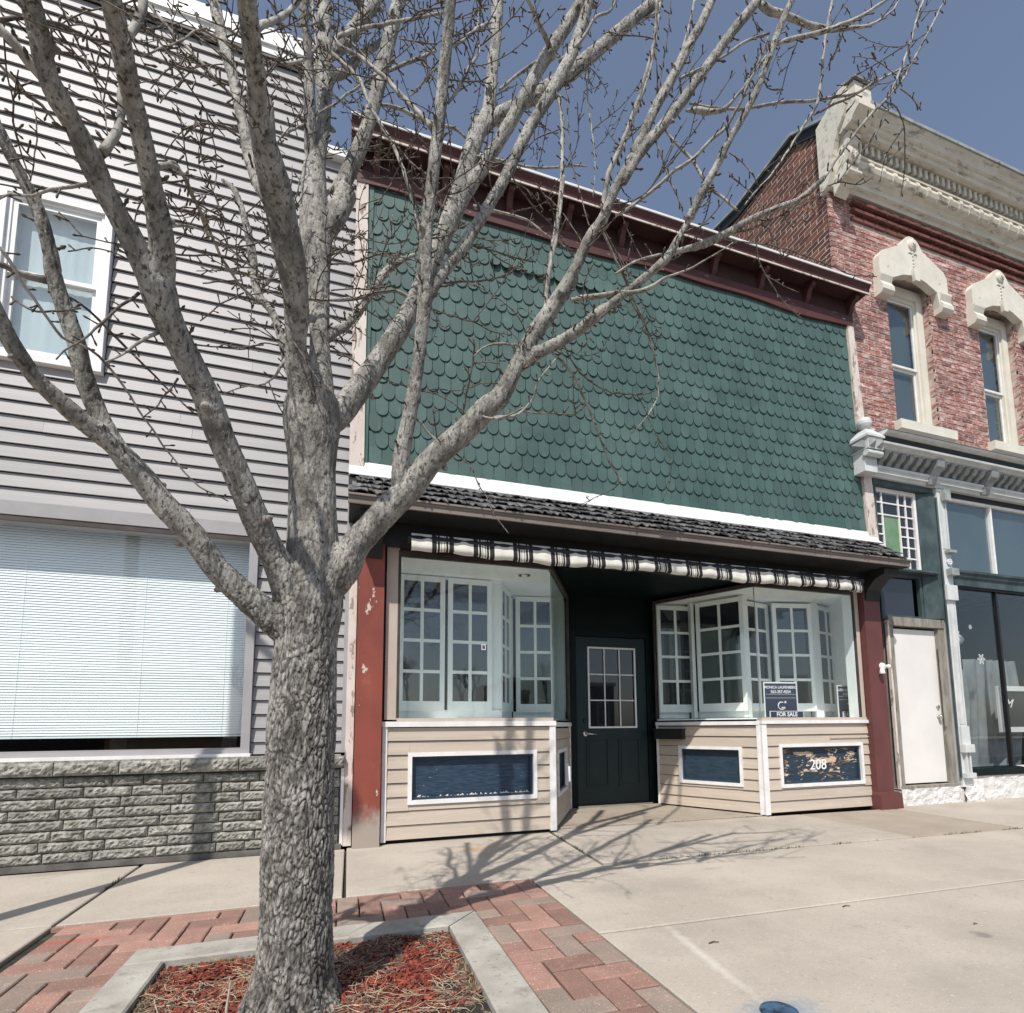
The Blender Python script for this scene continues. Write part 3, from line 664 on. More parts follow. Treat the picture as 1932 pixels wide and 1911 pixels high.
# edge boards
obj('corner_board', MB().hexa([(.0, 4.975, 3.33), (.13, 4.975, 3.33), (.13, 5.019, 3.33), (.0, 5.019, 3.33), (.0 , 4.975, 6.26), (.108, 4.975, 6.26), (.108, 5.019, 6.26), (.0, 5.019, 6.26)]), M['peeled'], GS, label='pale peeling board on the left edge')
obj('corner_board', MB().hexa([(6.225, 4.97, 3.20), (6.385, 4.97, 3.20), (6.385, 5.019, 3.20), (6.225, 5.019, 3.20), (6.127, 4.97, 6.22), (6.225, 4.97, 6.22), (6.225, 5.019, 6.22), (6.127, 5.019, 6.22)]), M['peeled'], GS, label='peeling white board on the right edge')
# cornice
fz = MB(); k = 80; vs = []
for i in range(k + 1):
    x = .0 + 6.22 * i / k; zb = 6.165 + .02 * math.sin(x * 1.9 + .6) + .012 * math.sin(x * 4.4) - (.0)
    vs += [(x, 4.968, zb), (x, 4.968, 6.31), (x, 4.996, zb), (x, 4.996, 6.31)]
fs = []
for i in range(k): a = 4 * i; b = a + 4; fs += [(a, b, b + 1, a + 1), (a, a + 2, b + 2, b), (a + 1, b + 1, b + 3, a + 3)]
fz.add(vs, fs); FRZ = obj('frieze', fz, M['maroon'], GS)
obj('fascia_bead', MB().box(-.055, 6.325, 4.789, 4.799, 6.512, 6.530), M['peeled'], GS)
bxo('cornice_board', .0, 6.24, 4.985, 5.02, 6.312, 6.545, M['maroon_shaded'], GS)
pf = [(5.10, 6.548), (4.82, 6.548), (4.82, 6.525), (4.80, 6.525), (4.797, 6.55), (4.79, 6.575), (4.775, 6.60), (4.765, 6.615), (4.765, 6.645), (5.10, 6.70)]
CN = obj('cornice', MB().ext(pf, -.06, 6.33, 'x'), M['maroon'], GS)
obj('drip_edge', MB().ext([(4.752, 6.630), (4.764, 6.630), (4.764, 6.650), (5.12, 6.708), (5.12, 6.716), (4.752, 6.655)], -.065, 6.335, 'x'), M['flash'], CN)
bxo('soffit', -.05, 6.32, 4.822, 4.984, 6.538, 6.546, M['maroon_shaded'], CN)
brk = MB().ext([(4.984, 6.537), (4.835, 6.537), (4.835, 6.485), (4.85, 6.468), (4.89, 6.455), (4.92, 6.41), (4.94, 6.35), (4.984, 6.314)], -.030, .030, 'x').mesh('bracket', M['maroon'])
for x in (.18, .84, 1.51, 2.17, 2.82, 3.44, 4.05, 4.74, 5.46, 6.18): inst('bracket', brk, (x, 0, 0), GS)
# skirt roof: deck, shakes, flashing, fascia, soffit
obj('skirt_roof', MB().ext([(5.018, 3.255), (5.018, 3.285), (4.545, 2.905), (4.545, 2.885), (4.60, 2.885)], .0, 6.27, 'x'), M['black_wood'], GS)
obj('flashing', MB().ext([(5.0, 3.40), (4.992, 3.40), (4.955, 3.285), (4.90, 3.24), (4.902, 3.232), (4.965, 3.275)], .0, 6.36, 'x'), M['flash'], GS)
sx = Vector((4.535 - 5.0, 2.905 - 3.28)); SLn = sx.length; sx.normalize(); sn = Vector((sx.y, -sx.x)); 
if sn.y < 0: sn = -sn
kp = 0
def shake_mesh(wd, Ls, seed):
    rnd = random.Random(seed); nx = 5; mb = MB(); top = []; bot = []
    for i in range(nx + 1):
        u = i / nx; rag = rnd.uniform(-.034, .014); cu = rnd.uniform(-.003, .020)
        x = wd * u
        for (s_, hh) in ((0, .004), (Ls * .5, .014), (Ls + rag, .020 + cu)):
            p = sx * s_ + sn * hh; top.append((x, p.x, p.y))
            p2 = sx * s_ + sn * (hh - .009); bot.append((x, p2.x, p2.y))
    v = top + bot; N_ = len(top); fs = []
    for i in range(nx):
        for j in range(2):
            a = i * 3 + j; b = a + 3; fs += [(a, b, b + 1, a + 1), (a + N_, a + 1 + N_, b + 1 + N_, b + N_)]
        a = i * 3 + 2; fs.append((a, a + 3, a + 3 + N_, a + N_))
    for i in (0, nx):
        for j in range(2): a = i * 3 + j; fs.append((a, a + 1, a + 1 + N_, a + N_))
    mb.add(v, fs); return mb.mesh('shake', M['shake'])
shk = [(w_, shake_mesh(w_ - .006, .21, s)) for s, w_ in enumerate((.09, .11, .13, .15, .12, .10, .14, .16, .115, .135))]
for r in range(4):
    s0 = SLn - .19 - r * .135; x = .0 + r * .03
    if s0 < .02: s0 = .02
    while x < 6.24:
        w_, me = random.choice(shk)
        p = sx * (s0 + random.uniform(-.008, .008)); q = sn * (.004 + r * .002 + random.uniform(0, .004))
        if x + w_ > 6.30: break
        inst('shake', me, (x, 5.0 + p.x + q.x, 3.28 + p.y + q.y), GS, rot=(random.gauss(0, .02), random.gauss(0, .012), 0)); x += w_
obj('fascia', MB().ext([(4.545, 2.90), (4.525, 2.90), (4.525, 2.865), (4.534, 2.862), (4.534, 2.822), (4.555, 2.822), (4.555, 2.90)], -.0, 6.285, 'x'), M['fascia'], GS)
obj('gutter_trim', MB().box(.0, 6.29, 4.512, 4.525, 2.885, 2.902), M['fascia'], GS)
bxo('skirt_soffit', .01, 6.27, 4.556, 5.02, 2.815, 2.828, M['black_wood'], GS)
bxo('beam', .30, 6.12, 4.88, 5.06, 2.62, 2.813, M['black_wood'], GS)
obj('skirt_end', MB().ext([(5.018, 2.83), (5.018, 3.25), (4.56, 2.88), (4.56, 2.83)], 6.24, 6.262, 'x').ext([(5.018, 2.83), (5.018, 3.25), (4.56, 2.88), (4.56, 2.83)], .012, .035, 'x'), M['black_wood'], GS)
for x0, x1 in ((.10, .30), (5.98, 6.20)):
    kb = MB(); kb.ext([(5.0, 2.81), (4.62, 2.81), (4.63, 2.74), (4.75, 2.71), (4.86, 2.60), (4.89, 2.48), (5.0, 2.48)], x0, x1, 'x'); obj('corbel', kb, M['black_wood'], GS)
# pilasters
def pilaster(x0, x1, mat, base):
    mb = MB(); mb.box(x0, x1, 4.90, 5.02, .20 if base else .0, 2.62)
    o = obj('pilaster', mb, M[mat], GS)
    if base: obj('plinth', MB().ext([(x0 - .02, 0), (x1 + .07, 0), (x1 + .06, .17), (x1, .20), (x0, .20), (x0 - .01, .17)], 4.85, 5.01, 'y'), M[mat], o)
    return o
pilaster(.105, .325, 'red_pilaster', False)
pilaster(5.955, 6.215, 'red_pilaster_right', True)
bxo('peeling_post', .032, .098, 4.945, 5.05, .02, 2.75, M['peeled'], GS)
bxo('side_board', .350, .462, 4.975, 5.03, 1.065, 2.62, M['tan_trim'], GS)
bxo('side_board', 5.885, 5.945, 4.975, 5.03, 1.045, 2.62, M['tan_trim'], GS)

# ---- bays
def kneewall(fr, L0, L1, zc, z0, rows, panels):
    h = (zc - z0) / rows
    for r in range(rows):
        za, zb_ = z0 + r * h, z0 + (r + 1) * h; segs = [(L0, L1)]
        for (a, b, c, d) in panels:
            if zb_ > c + .01 and za < d - .01:
                segs = [(L0, a + .01), (b - .01, L1)]
                if zb_ - d > .012: obj('siding_board', board_profile(fr, a + .011, b - .011, d - .012, zb_, .012), M['tan_vinyl'], GS)
                if c - za > .012: obj('siding_board', board_profile(fr, a + .011, b - .011, za, c + .012, .012), M['tan_vinyl'], GS)
        for a, b in segs:
            if b - a > .02: obj('siding_board', board_profile(fr, a, b, za, zb_, .015), M['tan_vinyl'], GS)
def panel(fr, a, b, c, d, mat, wf=.036):
    mb = MB(); fr.frame(mb, a, b, c, d, -.022, .02, wf, wf, wf); P_ = obj('panel_frame', mb, M['white_trim'], GS)
    mb = MB(); fr.box(mb, a + wf, b - wf, .032, .05, c + wf, d - wf); obj('panel', mb, M[mat], P_)
    mb = MB(); fr.frame(mb, a + wf + .001, b - wf - .001, c + wf + .001, d - wf - .001, .008, .031, .022); obj('panel_moulding', mb, M['navy'], P_)
    return P_
def bay(p0, p1, p2, left, zc):
    """p0 outer wall corner (front plane), p1 front corner, p2 inner corner at the door"""
    f1 = Fr(*p0, *p1) if left else Fr(*p1, *p0)
    f2 = Fr(*p1, *p2) if left else Fr(*p2, *p1)
    return f1, f2
# left bay
f1 = Fr(.338, 4.985, 1.935, 4.985); f2 = Fr(1.935, 4.985, 2.60, 6.16)
kneewall(f1, .03, f1.L - .03, 1.0, .035, 8, [(.222, 1.423, .325, .775)])
kneewall(f2, .03, f2.L - .03, .98, .035, 8, [(.22, .95, .30, .76)])
mb = MB(); f1.box(mb, .02, f1.L - .06, .055, .09, .0, 1.04); f2.box(mb, .06, f2.L - .02, .055, .09, .0, 1.04); obj('knee_wall', mb, M['black_wood'], GS)
panel(f1, .222, 1.423, .325, .775, 'navy_flake'); panel(f2, .22, .95, .30, .76, 'navy')
mb = MB(); f1.box(mb, .0, .042, -.02, .03, .02, 1.0); obj('corner_trim', mb, M['white_trim'], GS)
mb = MB(); f1.box(mb, f1.L - .045, f1.L + .016, -.024, .03, .02, .999); f2.box(mb, .018, .045, -.022, .01, .02, .999); obj('corner_trim', mb, M['white_trim'], GS)
mb = MB(); f2.box(mb, f2.L - .03, f2.L, -.018, .01, .02, .99); obj('corner_trim', mb, M['white_trim'], GS)
mb = MB(); f1.box(mb, -.005, f1.L + .02, -.032, .05, 1.001, 1.048); obj('cap_trim', mb, M['white_trim'], GS)
mb = MB(); f2.box(mb, .022, f2.L, -.028, .05, .991, 1.036); obj('cap_trim', mb, M['white_trim'], GS)
mb = MB(); f1.box(mb, .12, f1.L, -.012, .06, 1.049, 1.078); obj('sill_board', mb, M['tan_trim'], GS)
# debris at the bottom of the left panel
db = MB()
for i in range(60):
    x = random.uniform(.62, 1.70); db.add([(x, 5.0 + random.uniform(0, .02), .362 + random.uniform(0, .012)), (x + random.uniform(.03, .09), 5.0, .364 + random.uniform(0, .01)), (x + random.uniform(.0, .06), 5.006, .372 + random.uniform(.01, .035))], [(0, 1, 2)], random.random())
obj('peeled_paint', db, M['peeled'], GS, 'stuff', fix=False)
# right bay
g1 = Fr(4.405, 4.985, 6.075, 4.985); g2 = Fr(3.80, 6.15, 4.405, 4.985)
kneewall(g1, .03, g1.L - .03, 1.0, .035, 8, [(.217, 1.447, .295, .775)])
kneewall(g2, .02, g2.L - .03, .985, .03, 8, [(.30, 1.09, .30, .745)])
mb = MB(); g1.box(mb, .06, g1.L - .02, .055, .09, .0, 1.04); g2.box(mb, .02, g2.L - .06, .055, .09, .0, 1.04); obj('knee_wall', mb, M['black_wood'], GS)
pR = panel(g1, .217, 1.447, .295, .775, 'navy_peel'); panel(g2, .30, 1.09, .30, .745, 'navy')
NUM = text('house_number', '208', .165, (5.205, 5.0135, .478), M['sign_white'], pR, width=1.0, bold=.001, font_shear=.06)
mb = MB(); g1.box(mb, g1.L - .03, g1.L, -.02, .03, .02, 1.0); obj('corner_trim', mb, M['white_trim'], GS)
mb = MB(); g1.box(mb, -.016, .05, -.024, .03, .015, .999); g2.box(mb, g2.L - .05, g2.L - .02, -.022, .01, .015, .999); obj('corner_trim', mb, M['white_trim'], GS)
mb = MB(); g2.box(mb, .0, .025, -.018, .01, .02, .99); obj('corner_trim', mb, M['white_trim'], GS)
mb = MB(); g1.box(mb, -.02, g1.L + .01, -.032, .05, 1.001, 1.040); obj('cap_trim', mb, M['white_trim'], GS)
mb = MB(); g2.box(mb, .0, g2.L - .022, -.028, .05, .991, 1.034); obj('cap_trim', mb, M['white_trim'], GS)
mb = MB(); g1.box(mb, .0, g1.L - .05, -.012, .06, 1.041, 1.072); obj('sill_board', mb, M['tan_trim'], GS)
bxo('loose_siding_end', 5.36, 6.04, 4.962, 4.971, .835, .842, M['tan_vinyl'], GS)

# ---- display windows
def sash(fr, a0, z0=1.257, z1=2.49, pw=.168, gap=.032, st=.05, mat='white_inner'):
    """2x4 pane white sash in frame fr starting at a0"""
    wd = 2 * pw + gap; ph = (z1 - z0 - 3 * gap) / 4
    mb = MB(); fr.frame(mb, a0 - st, a0 + wd + st, z0 - .10, z1 + .055, -.012, .018, st, .055, .10)
    So = obj('sash', mb, M[mat], GS)
    mb = MB(); fr.box(mb, a0 + pw, a0 + pw + gap, -.008, .014, z0, z1); obj('muntin', mb, M[mat], So)
    for r in range(1, 4):
        zz = z0 + r * (ph + gap) - gap
        mb = MB(); fr.box(mb, a0, a0 + pw, -.008, .014, zz, zz + gap); fr.box(mb, a0 + pw + gap, a0 + wd, -.008, .014, zz, zz + gap); obj('muntin', mb, M[mat], So)
    for r in range(4):
        for c in range(2):
            zz = z0 + r * (ph + gap); aa = a0 + c * (pw + gap)
            mb = MB(); fr.box(mb, aa + .0005, aa + pw - .0005, .004, .006, zz + .0005, zz + ph - .0005); obj('pane', mb, M['pane_dark'], So)
    return So
def fillwall(pts, z0, z1, mat='white_inner', name='display_back'):
    mb = MB()
    for (x0, y0), (x1, y1) in zip(pts, pts[1:]): Fr(x0, y0, x1, y1).box(mb, 0, math.hypot(x1 - x0, y1 - y0), .02, .04, z0, z1)
    return obj(name, mb, M[mat], GS)
# left display
sash(Fr(.52, 5.58, 1.60, 5.585), .045, pw=.168); sash(Fr(.52, 5.58, 1.60, 5.585), .545, pw=.168)
sash(Fr(1.59, 5.62, 1.85, 6.08), .06, st=.035, pw=.165); sash(Fr(1.91, 6.19, 2.45, 6.10), .08, pw=.168)
fillwall([(.35, 5.58), (1.60, 5.585), (1.85, 6.08), (1.91, 6.20), (2.54, 6.12)], 1.08, 1.17); fillwall([(.35, 5.58), (1.60, 5.585), (1.85, 6.08), (1.91, 6.20), (2.54, 6.12)], 2.53, 2.56)
fillwall([(.35, 5.585), (.51, 5.585)], 1.17, 2.53)
fillwall([(1.44, 5.60), (1.60, 5.60)], 1.17, 2.53); fillwall([(1.86, 6.10), (1.93, 6.205)], 1.17, 2.53); fillwall([(2.42, 6.14), (2.55, 6.12)], 1.17, 2.53)
flo = MB(); outl = [(.47, 4.995), (1.90, 4.995), (2.565, 6.14), (2.50, 6.18), (1.90, 6.25), (1.58, 5.64), (.47, 5.64)]; flo.ext(outl, 1.06, 1.075, 'z'); flo.ext(outl, 2.56, 2.58, 'z')
obj('display_floor_and_ceiling', flo, M['white_inner'], GS)
DL = obj('recessed_light', MB().lathe([(.0, .0), (.05, .0), (.062, -.003), (.066, .0)], (1.76, 5.30, 2.556), n=24), M['chrome'], GS)
obj('bulb', MB().lathe([(.002, -.022), (.022, -.018), (.034, -.006), (.036, 0)], (1.76, 5.30, 2.556), n=16), M['lamp'], DL)
# right display
sash(Fr(3.855, 6.125, 4.36, 6.07), .03, pw=.195); sash(Fr(4.27, 5.88, 4.57, 5.37), .04, pw=.235)
sash(Fr(4.77, 5.575, 5.23, 5.69), .04, pw=.172); sash(Fr(5.22, 5.595, 5.77, 5.48), .04, pw=.200); sash(Fr(5.87, 5.525, 6.36, 5.665), .03, pw=.185)
bpts = [(3.86, 6.15), (4.27, 6.10), (4.28, 5.92), (4.59, 5.40), (4.74, 5.59), (5.22, 5.71), (5.77, 5.60), (5.83, 5.54), (6.18, 5.64)]
fillwall(bpts, 1.08, 1.165); fillwall(bpts, 2.55, 2.575)
pst = MB()
for (x, y, a, w_) in ((4.62, 5.43, .4, .055), (4.72, 5.54, .2, .05), (5.82, 5.53, 0, .06), (4.27, 6.0, 1.2, .07)):
    c_, s_ = math.cos(a), math.sin(a); pst.hexa([(x + dx * c_ - dy * s_, y + dx * s_ + dy * c_, zz) for zz in (1.08, 2.57) for dx, dy in ((-w_, -.02), (w_, -.02), (w_, .02), (-w_, .02))])
obj('display_post', pst, M['white_inner'], GS)
flo = MB(); outl = [(4.43, 4.995), (6.19, 4.995), (6.19, 5.70), (5.85, 5.62), (5.25, 5.75), (4.70, 5.62), (4.33, 6.02), (4.30, 6.17), (3.86, 6.20), (3.80, 6.14)]
flo.ext(outl, 1.055, 1.070, 'z'); flo.ext(outl, 2.575, 2.59, 'z')
obj('display_floor_and_ceiling', flo, M['white_inner'], GS)
bxo('display_side', 6.185, 6.20, 5.0, 5.69, 1.07, 2.575, M['white_inner'], GS)
bxo('display_side', .44, .452, 5.0, 5.58, 1.07, 2.575, M['white_inner'], GS)
# outer glazing
def pane(fr, a0, a1, z0, z1, mat, b=.0, label=None):
    mb = MB(); fr.box(mb, a0, a1, b, b + .006, z0, z1); return obj('window_pane', mb, M[mat], GS, label=label)
pane(f1, .137, f1.L - .012, 1.08, 2.548, 'glass'); pane(f2, .012, f2.L - .02, 1.06, 2.548, 'glass_side')
pane(g1, .012, g1.L - .215, 1.075, 2.56, 'glass'); pane(g2, .02, g2.L - .012, 1.055, 2.56, 'glass')
st_ = MB()
f1.box(st_, .112, .137, -.012, .02, 1.079, 2.60); f1.box(st_, .137, f1.L + .01, -.012, .03, 2.549, 2.60); f2.box(st_, .02, f2.L, -.012, .03, 2.549, 2.60); f2.box(st_, f2.L - .03, f2.L, -.015, .02, 1.04, 2.60); obj('window_frame', st_, M['dark_trim'], GS); st_ = MB()
g1.box(st_, g1.L - .213, g1.L - .19, -.012, .02, 1.073, 2.60); g1.box(st_, -.01, g1.L - .214, -.012, .03, 2.561, 2.60); g2.box(st_, .0, g2.L - .02, -.012, .03, 2.561, 2.60); g2.box(st_, .0, .02, -.012, .02, 1.04, 2.60)
obj('window_frame', st_, M['dark_trim'], GS)
obj('glass_joint', MB().tube([(4.405, 4.99, 1.075), (4.405, 4.99, 2.56)], [.006] * 2, 6), M['steel'], GS); obj('glass_joint', MB().tube([(1.93, 4.99, 1.08), (1.93, 4.99, 2.548)], [.003] * 2, 6), M['steel'], GS)
hd = MB(); f1.box(hd, .10, f1.L, .0, .03, 2.60, 2.64); obj('head_board', hd, M['maroon'], GS); hd = MB(); g1.box(hd, .0, g1.L - .1, .0, .03, 2.60, 2.64); obj('head_board', hd, M['maroon'], GS)
# ---- recess with door
cl = MB(); nb = 16
for i in range(nb):
    y0 = 5.06 + i * .0775; cl.box(1.5, 4.6, y0 + .002, y0 + .0755, 2.635, 2.65)
obj('recess_ceiling', cl, M['dark_green'], GS)
rw = MB().box(2.5, 2.70, 6.27, 6.33, 0, 2.64).box(3.745, 3.92, 6.27, 6.33, 0, 2.64).box(2.70, 3.745, 6.27, 6.33, 2.13, 2.64)
obj('recess_wall', rw, M['dark_green'], GS)
obj('door_casing', MB().box(2.63, 2.735, 6.235, 6.27, .01, 2.12).box(3.725, 3.83, 6.235, 6.27, .01, 2.12).box(2.63, 3.83, 6.235, 6.27, 2.12, 2.2), M['dark_green'], GS)
bxo('threshold', 2.72, 3.74, 6.20, 6.26, .012, .035, M['chrome'], GS)
dx0, dx1 = 2.742, 3.718
dr = MB().box(dx0, 2.905, 6.25, 6.29, .04, 2.11).box(3.56, dx1, 6.25, 6.29, .04, 2.11).box(2.905, 3.56, 6.25, 6.29, .04, .975).box(2.905, 3.56, 6.25, 6.29, 1.975, 2.11)
DR = obj('front_door', dr, M['door_green'], GS, label='dark green panelled door with nine-pane window')
obj('door_window_frame', MB().frame(2.895, 3.57, .965, 1.985, 6.236, 6.252, .022), M['white_trim'], DR)
bxo('pane', 2.906, 3.559, 6.262, 6.266, .976, 1.974, M['pane_dark'], DR)
mn = MB()
for i in (1, 2):
    x = 2.917 + i * .636 / 3; mn.box(x - .007, x + .007, 6.244, 6.254, .987, 1.963)
    z = .987 + i * .976 / 3; 
    for q in range(3): mn.box(2.917 + q * .212 + .008, 2.917 + (q + 1) * .212 - .008, 6.244, 6.254, z - .007, z + .007)
obj('door_muntin', mn, M['white_trim'], DR)
for x0, x1 in ((2.86, 3.16), (3.30, 3.60)):
    obj('door_panel', MB().frame(x0, x1, .25, .84, 6.241, 6.251, .018).box(x0 + .04, x1 - .04, 6.244, 6.251, .29, .80), M['door_green'], DR)
hn = MB().lathe([(.0, -.012), (.03, -.012), (.034, -.006), (.034, 0)], (2.85, 6.25, .90), 'y', 18).tube([(2.85, 6.235, .90), (2.85, 6.205, .90), (2.90, 6.20, .897), (2.985, 6.20, .888)], [.011, .011, .010, .008], 8)
obj('door_handle', hn, M['chrome'], DR, smooth=True)
obj('deadbolt', MB().lathe([(.0, -.014), (.022, -.014), (.028, -.005), (.028, 0)], (2.85, 6.25, 1.06), 'y', 18), M['door_green'], DR)
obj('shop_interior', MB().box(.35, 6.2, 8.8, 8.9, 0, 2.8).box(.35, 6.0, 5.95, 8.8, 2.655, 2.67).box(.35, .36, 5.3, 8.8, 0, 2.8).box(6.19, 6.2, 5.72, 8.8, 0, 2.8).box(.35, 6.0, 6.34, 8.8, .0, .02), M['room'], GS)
# small fixtures on the shop
vt = MB(); f2.box(vt, .72, .80, -.05, -.023, .36, .60); f2.box(vt, .735, .785, -.075, -.05, .40, .56)
tag(obj('vent_hood', vt, M['lamp']), 'small white plastic cover on the dark side panel beside the shop door', 'vent cover')
mbx = MB(); g2.box(mbx, .02, .40, -.10, -.018, .825, .94); g2.box(mbx, .01, .41, -.108, -.018, .94, .953)
mx = obj('mailbox', mbx, M['black_metal']); tag(mx, 'dark mailbox on the tan siding at the inner end of the right bay', 'mailbox')
fl = thing('security_light', 'small white swivel light on the right hand red pilaster', 'light', (6.17, 4.89, 1.66))
obj('base', MB().lathe([(.0, -.02), (.04, -.02), (.046, 0)], (6.17, 4.898, 1.68), 'y', 16), M['lamp'], fl)
obj('lamp_head', MB().lathe([(.012, 0), (.020, -.015), (.028, -.05), (.034, -.075), (.030, -.078)], (6.12, 4.86, 1.665), 'z', 14).tube([(6.17, 4.88, 1.68), (6.15, 4.85, 1.685), (6.12, 4.86, 1.66)], [.010] * 3, 6), M['lamp'], fl, smooth=True)
obj('sensor', MB().lathe([(.01, 0), (.024, -.01), (.024, -.045), (.0, -.05)], (6.205, 4.87, 1.675), 'y', 14), M['lamp'], fl, smooth=True)
# valance
vm = MB(); k = 220; vs = []
for i in range(k + 1):
    x = .525 + (5.69 - .525) * i / k
    sag = .012 * math.sin(x * 2.7) + .006 * math.sin(x * 9.0) + .005 * math.sin(x * 23 + 1) - (.02 if x > 5.5 else 0) * math.sin((x - 5.5) * 8)
    fo = .004 * math.sin(x * 17) + .004 * math.sin(x * 41 + 2)
    zt = 2.672 + .012 * (x / 6)
    for (y, z) in ((4.72, zt + .01), (4.685 + fo * .3, zt - .005), (4.678 + fo * .5, zt - .05), (4.672 + fo, zt - .085 + sag * .3), (4.664 + fo, zt - .12 + sag), (4.666 + fo, zt - .150 + sag), (4.690, zt - .166 + sag), (4.76, zt - .14 + sag)): vs.append((x, y, z))
q = 8
vm.add(vs, [(i * q + j, (i + 1) * q + j, (i + 1) * q + j + 1, i * q + j + 1) for i in range(k) for j in range(q - 1)])
VA = thing('rolled_awning', 'rolled-up striped cloth awning strung across the shop front under the shake roof', 'awning', (3.1, 4.7, 2.6))
obj('cloth', vm, M['valance'], VA, smooth=True, fix=False)
obj('roller', MB().tube([(.50, 4.72, 2.63), (5.72, 4.72, 2.65)], [.045, .045], 12), M['black_metal'], VA, smooth=True)
arm = MB()
for x in (.56, 3.1, 5.64): arm.box(x - .012, x + .012, 4.73, 4.90, 2.66, 2.69)
obj('bracket_arm', arm, M['black_metal'], VA)

# ---- for sale sign
def sale_sign(loc, rotz, mirror, label):
    SG = thing('for_sale_sign', label, 'sign', loc)
    c, s = math.cos(rotz), math.sin(rotz)
    def B(name, x0, x1, y0, y1, z0, z1, mat):
        mb = MB().hexa([(loc[0] + x * c - y * s, loc[1] + x * s + y * c, loc[2] + z) for z in (z0, z1) for x, y in ((x0, y0), (x1, y0), (x1, y1), (x0, y1))])
        return obj(name, mb, M[mat], SG)
    B('sign_edge', -.215, .215, .0, .008, .0, .40, 'sign_white'); Pn = B('sign_panel', -.203, .203, -.003, -.0005, .0, .385, 'sign_navy')
    def T(name, t, size, x, z, w_=1.0, y=-.004, b=0.0):
        sg = -1 if mirror else 1
        return text(name, t, size, (loc[0] + (x * sg) * c - y * s, loc[1] + (x * sg) * s + y * c, loc[2] + z), M['sign_white'], SG, rotz, .0006, w_, mirror, 0, 'CENTER', b)
    T('sign_text', 'MONICA LAUFENBERG', .044, 0, .325, .92, b=.0006); T('sign_text', '563-357-4554', .050, 0, .272, .92, b=.0008)
    B('sign_line', -.195, .195, -.0045, -.0032, .258, .2605, 'sign_white'); B('sign_line', -.195, .195, -.0045, -.0032, .216, .2185, 'sign_white')
    # emblem: open ring with a star
    em = MB(); cx, cz = 0.0, .128; pts = []
    for i in range(15):
        a = math.radians(60 + i * 17.5); pts.append((cx + .042 * math.cos(a), cz + .042 * math.sin(a)))
    def W(x, y, z): 
        x = -x if mirror else x
        return (loc[0] + x * c - y * s, loc[1] + x * s + y * c, loc[2] + z)
    em.tube([W(x, -.0045, z) for x, z in pts], [.006] * 15, 6); em.tube([W(.0, -.0045, .108), W(.04, -.0045, .110), W(.042, -.0045, .09)], [.006] * 3, 6)
    st5 = []
    for i in range(10):
        r = .020 if i % 2 == 0 else .008; a = math.pi / 2 + i * math.pi / 5; st5.append(W(.052 + r * math.cos(a), -.005, .170 + r * math.sin(a)))
    em.add(st5, [tuple(range(10))]); obj('emblem', em, M['sign_white'], SG, fix=False)
    B('rider_edge', -.165, .265, -.022, -.012, -.01, .068, 'sign_white'); B('rider', -.158, .258, -.025, -.0225, -.01, .062, 'sign_navy')
    t = T('rider_text', 'FOR SALE', .066, .05, .008, .95, -.027, .0015)
    return SG
sale_sign((4.765, 5.055, 1.078), -.12, False, 'navy FOR SALE sign with white edge standing in the right bay window')
bxo('display_side', 5.850, 5.868, 4.996, 5.115, 1.071, 2.572, M['white_inner'], GS)
sale_sign((6.10, 5.30, 1.078), .0, True, 'added mirrored copy of the navy sign, standing in for its reflection at the far right end of the bay window')  # mirrored copy added in place of the first sign's reflection
# stickers on glass
stk = MB().frame(1.225, 1.265, 1.715, 1.765, 4.981, 4.983, .006); obj('alarm_sticker', stk, M['lamp'], GS)

# ================================================================== RIGHT: TWO STOREY BRICK BUILDING
BB = thing('brick_building', 'two storey red brick building with cream cornice, arched window hoods and old shopfront', 'building', (8.5, 5.3, 0))
YF = 5.05; BX0 = 6.055; BX1 = 12.0
wins = [(7.0, 7.83), (8.84, 9.66), (10.68, 11.5)]
# backing wall with openings
bk = MB()
xs = [BX0 + .03] + [v for w_ in wins for v in w_] + [BX1]
for i in range(0, len(xs), 2): bk.box(xs[i], xs[i + 1], YF + .012, YF + .25, 4.60, 7.30)
for a, b in wins: bk.box(a, b, YF + .012, YF + .25, 4.60, 5.0)
bk.box(BX0 + .03, BX1, YF + .012, YF + .25, 7.30, 9.0)
obj('wall', bk, M['mortar_light'], BB)
BL, BH = .203, .060; CS = .0725; CSX = .213
def brick_mesh(lx, lz, d, seed, mat, tint):
    rnd = random.Random(seed); j = lambda: rnd.uniform(-.0022, .0022)
    mb = MB(); y = -d; e = .003
    mb.add([(e + j(), y + j(), e + j()), (lx - e + j(), y + j(), e + j()), (lx - e + j(), y + j(), lz - e + j()), (e + j(), y + j(), lz - e + j()),
            (0, 0, 0), (lx, 0, 0), (lx, 0, lz), (0, 0, lz), (0, .02, 0), (lx, .02, 0), (lx, .02, lz), (0, .02, lz)],
           [(0, 1, 2, 3), (4, 5, 1, 0), (5, 6, 2, 1), (6, 7, 3, 2), (7, 4, 0, 3), (8, 9, 5, 4), (9, 10, 6, 5), (10, 11, 7, 6), (11, 8, 4, 7)], tint)
    return mb
bmsh = [brick_mesh(BL, BH, .007, s, 'f', .05 + s * .09).mesh('brick', M['brick_front']) for s in range(11)]
fcells = []
r = 0; z = 4.62
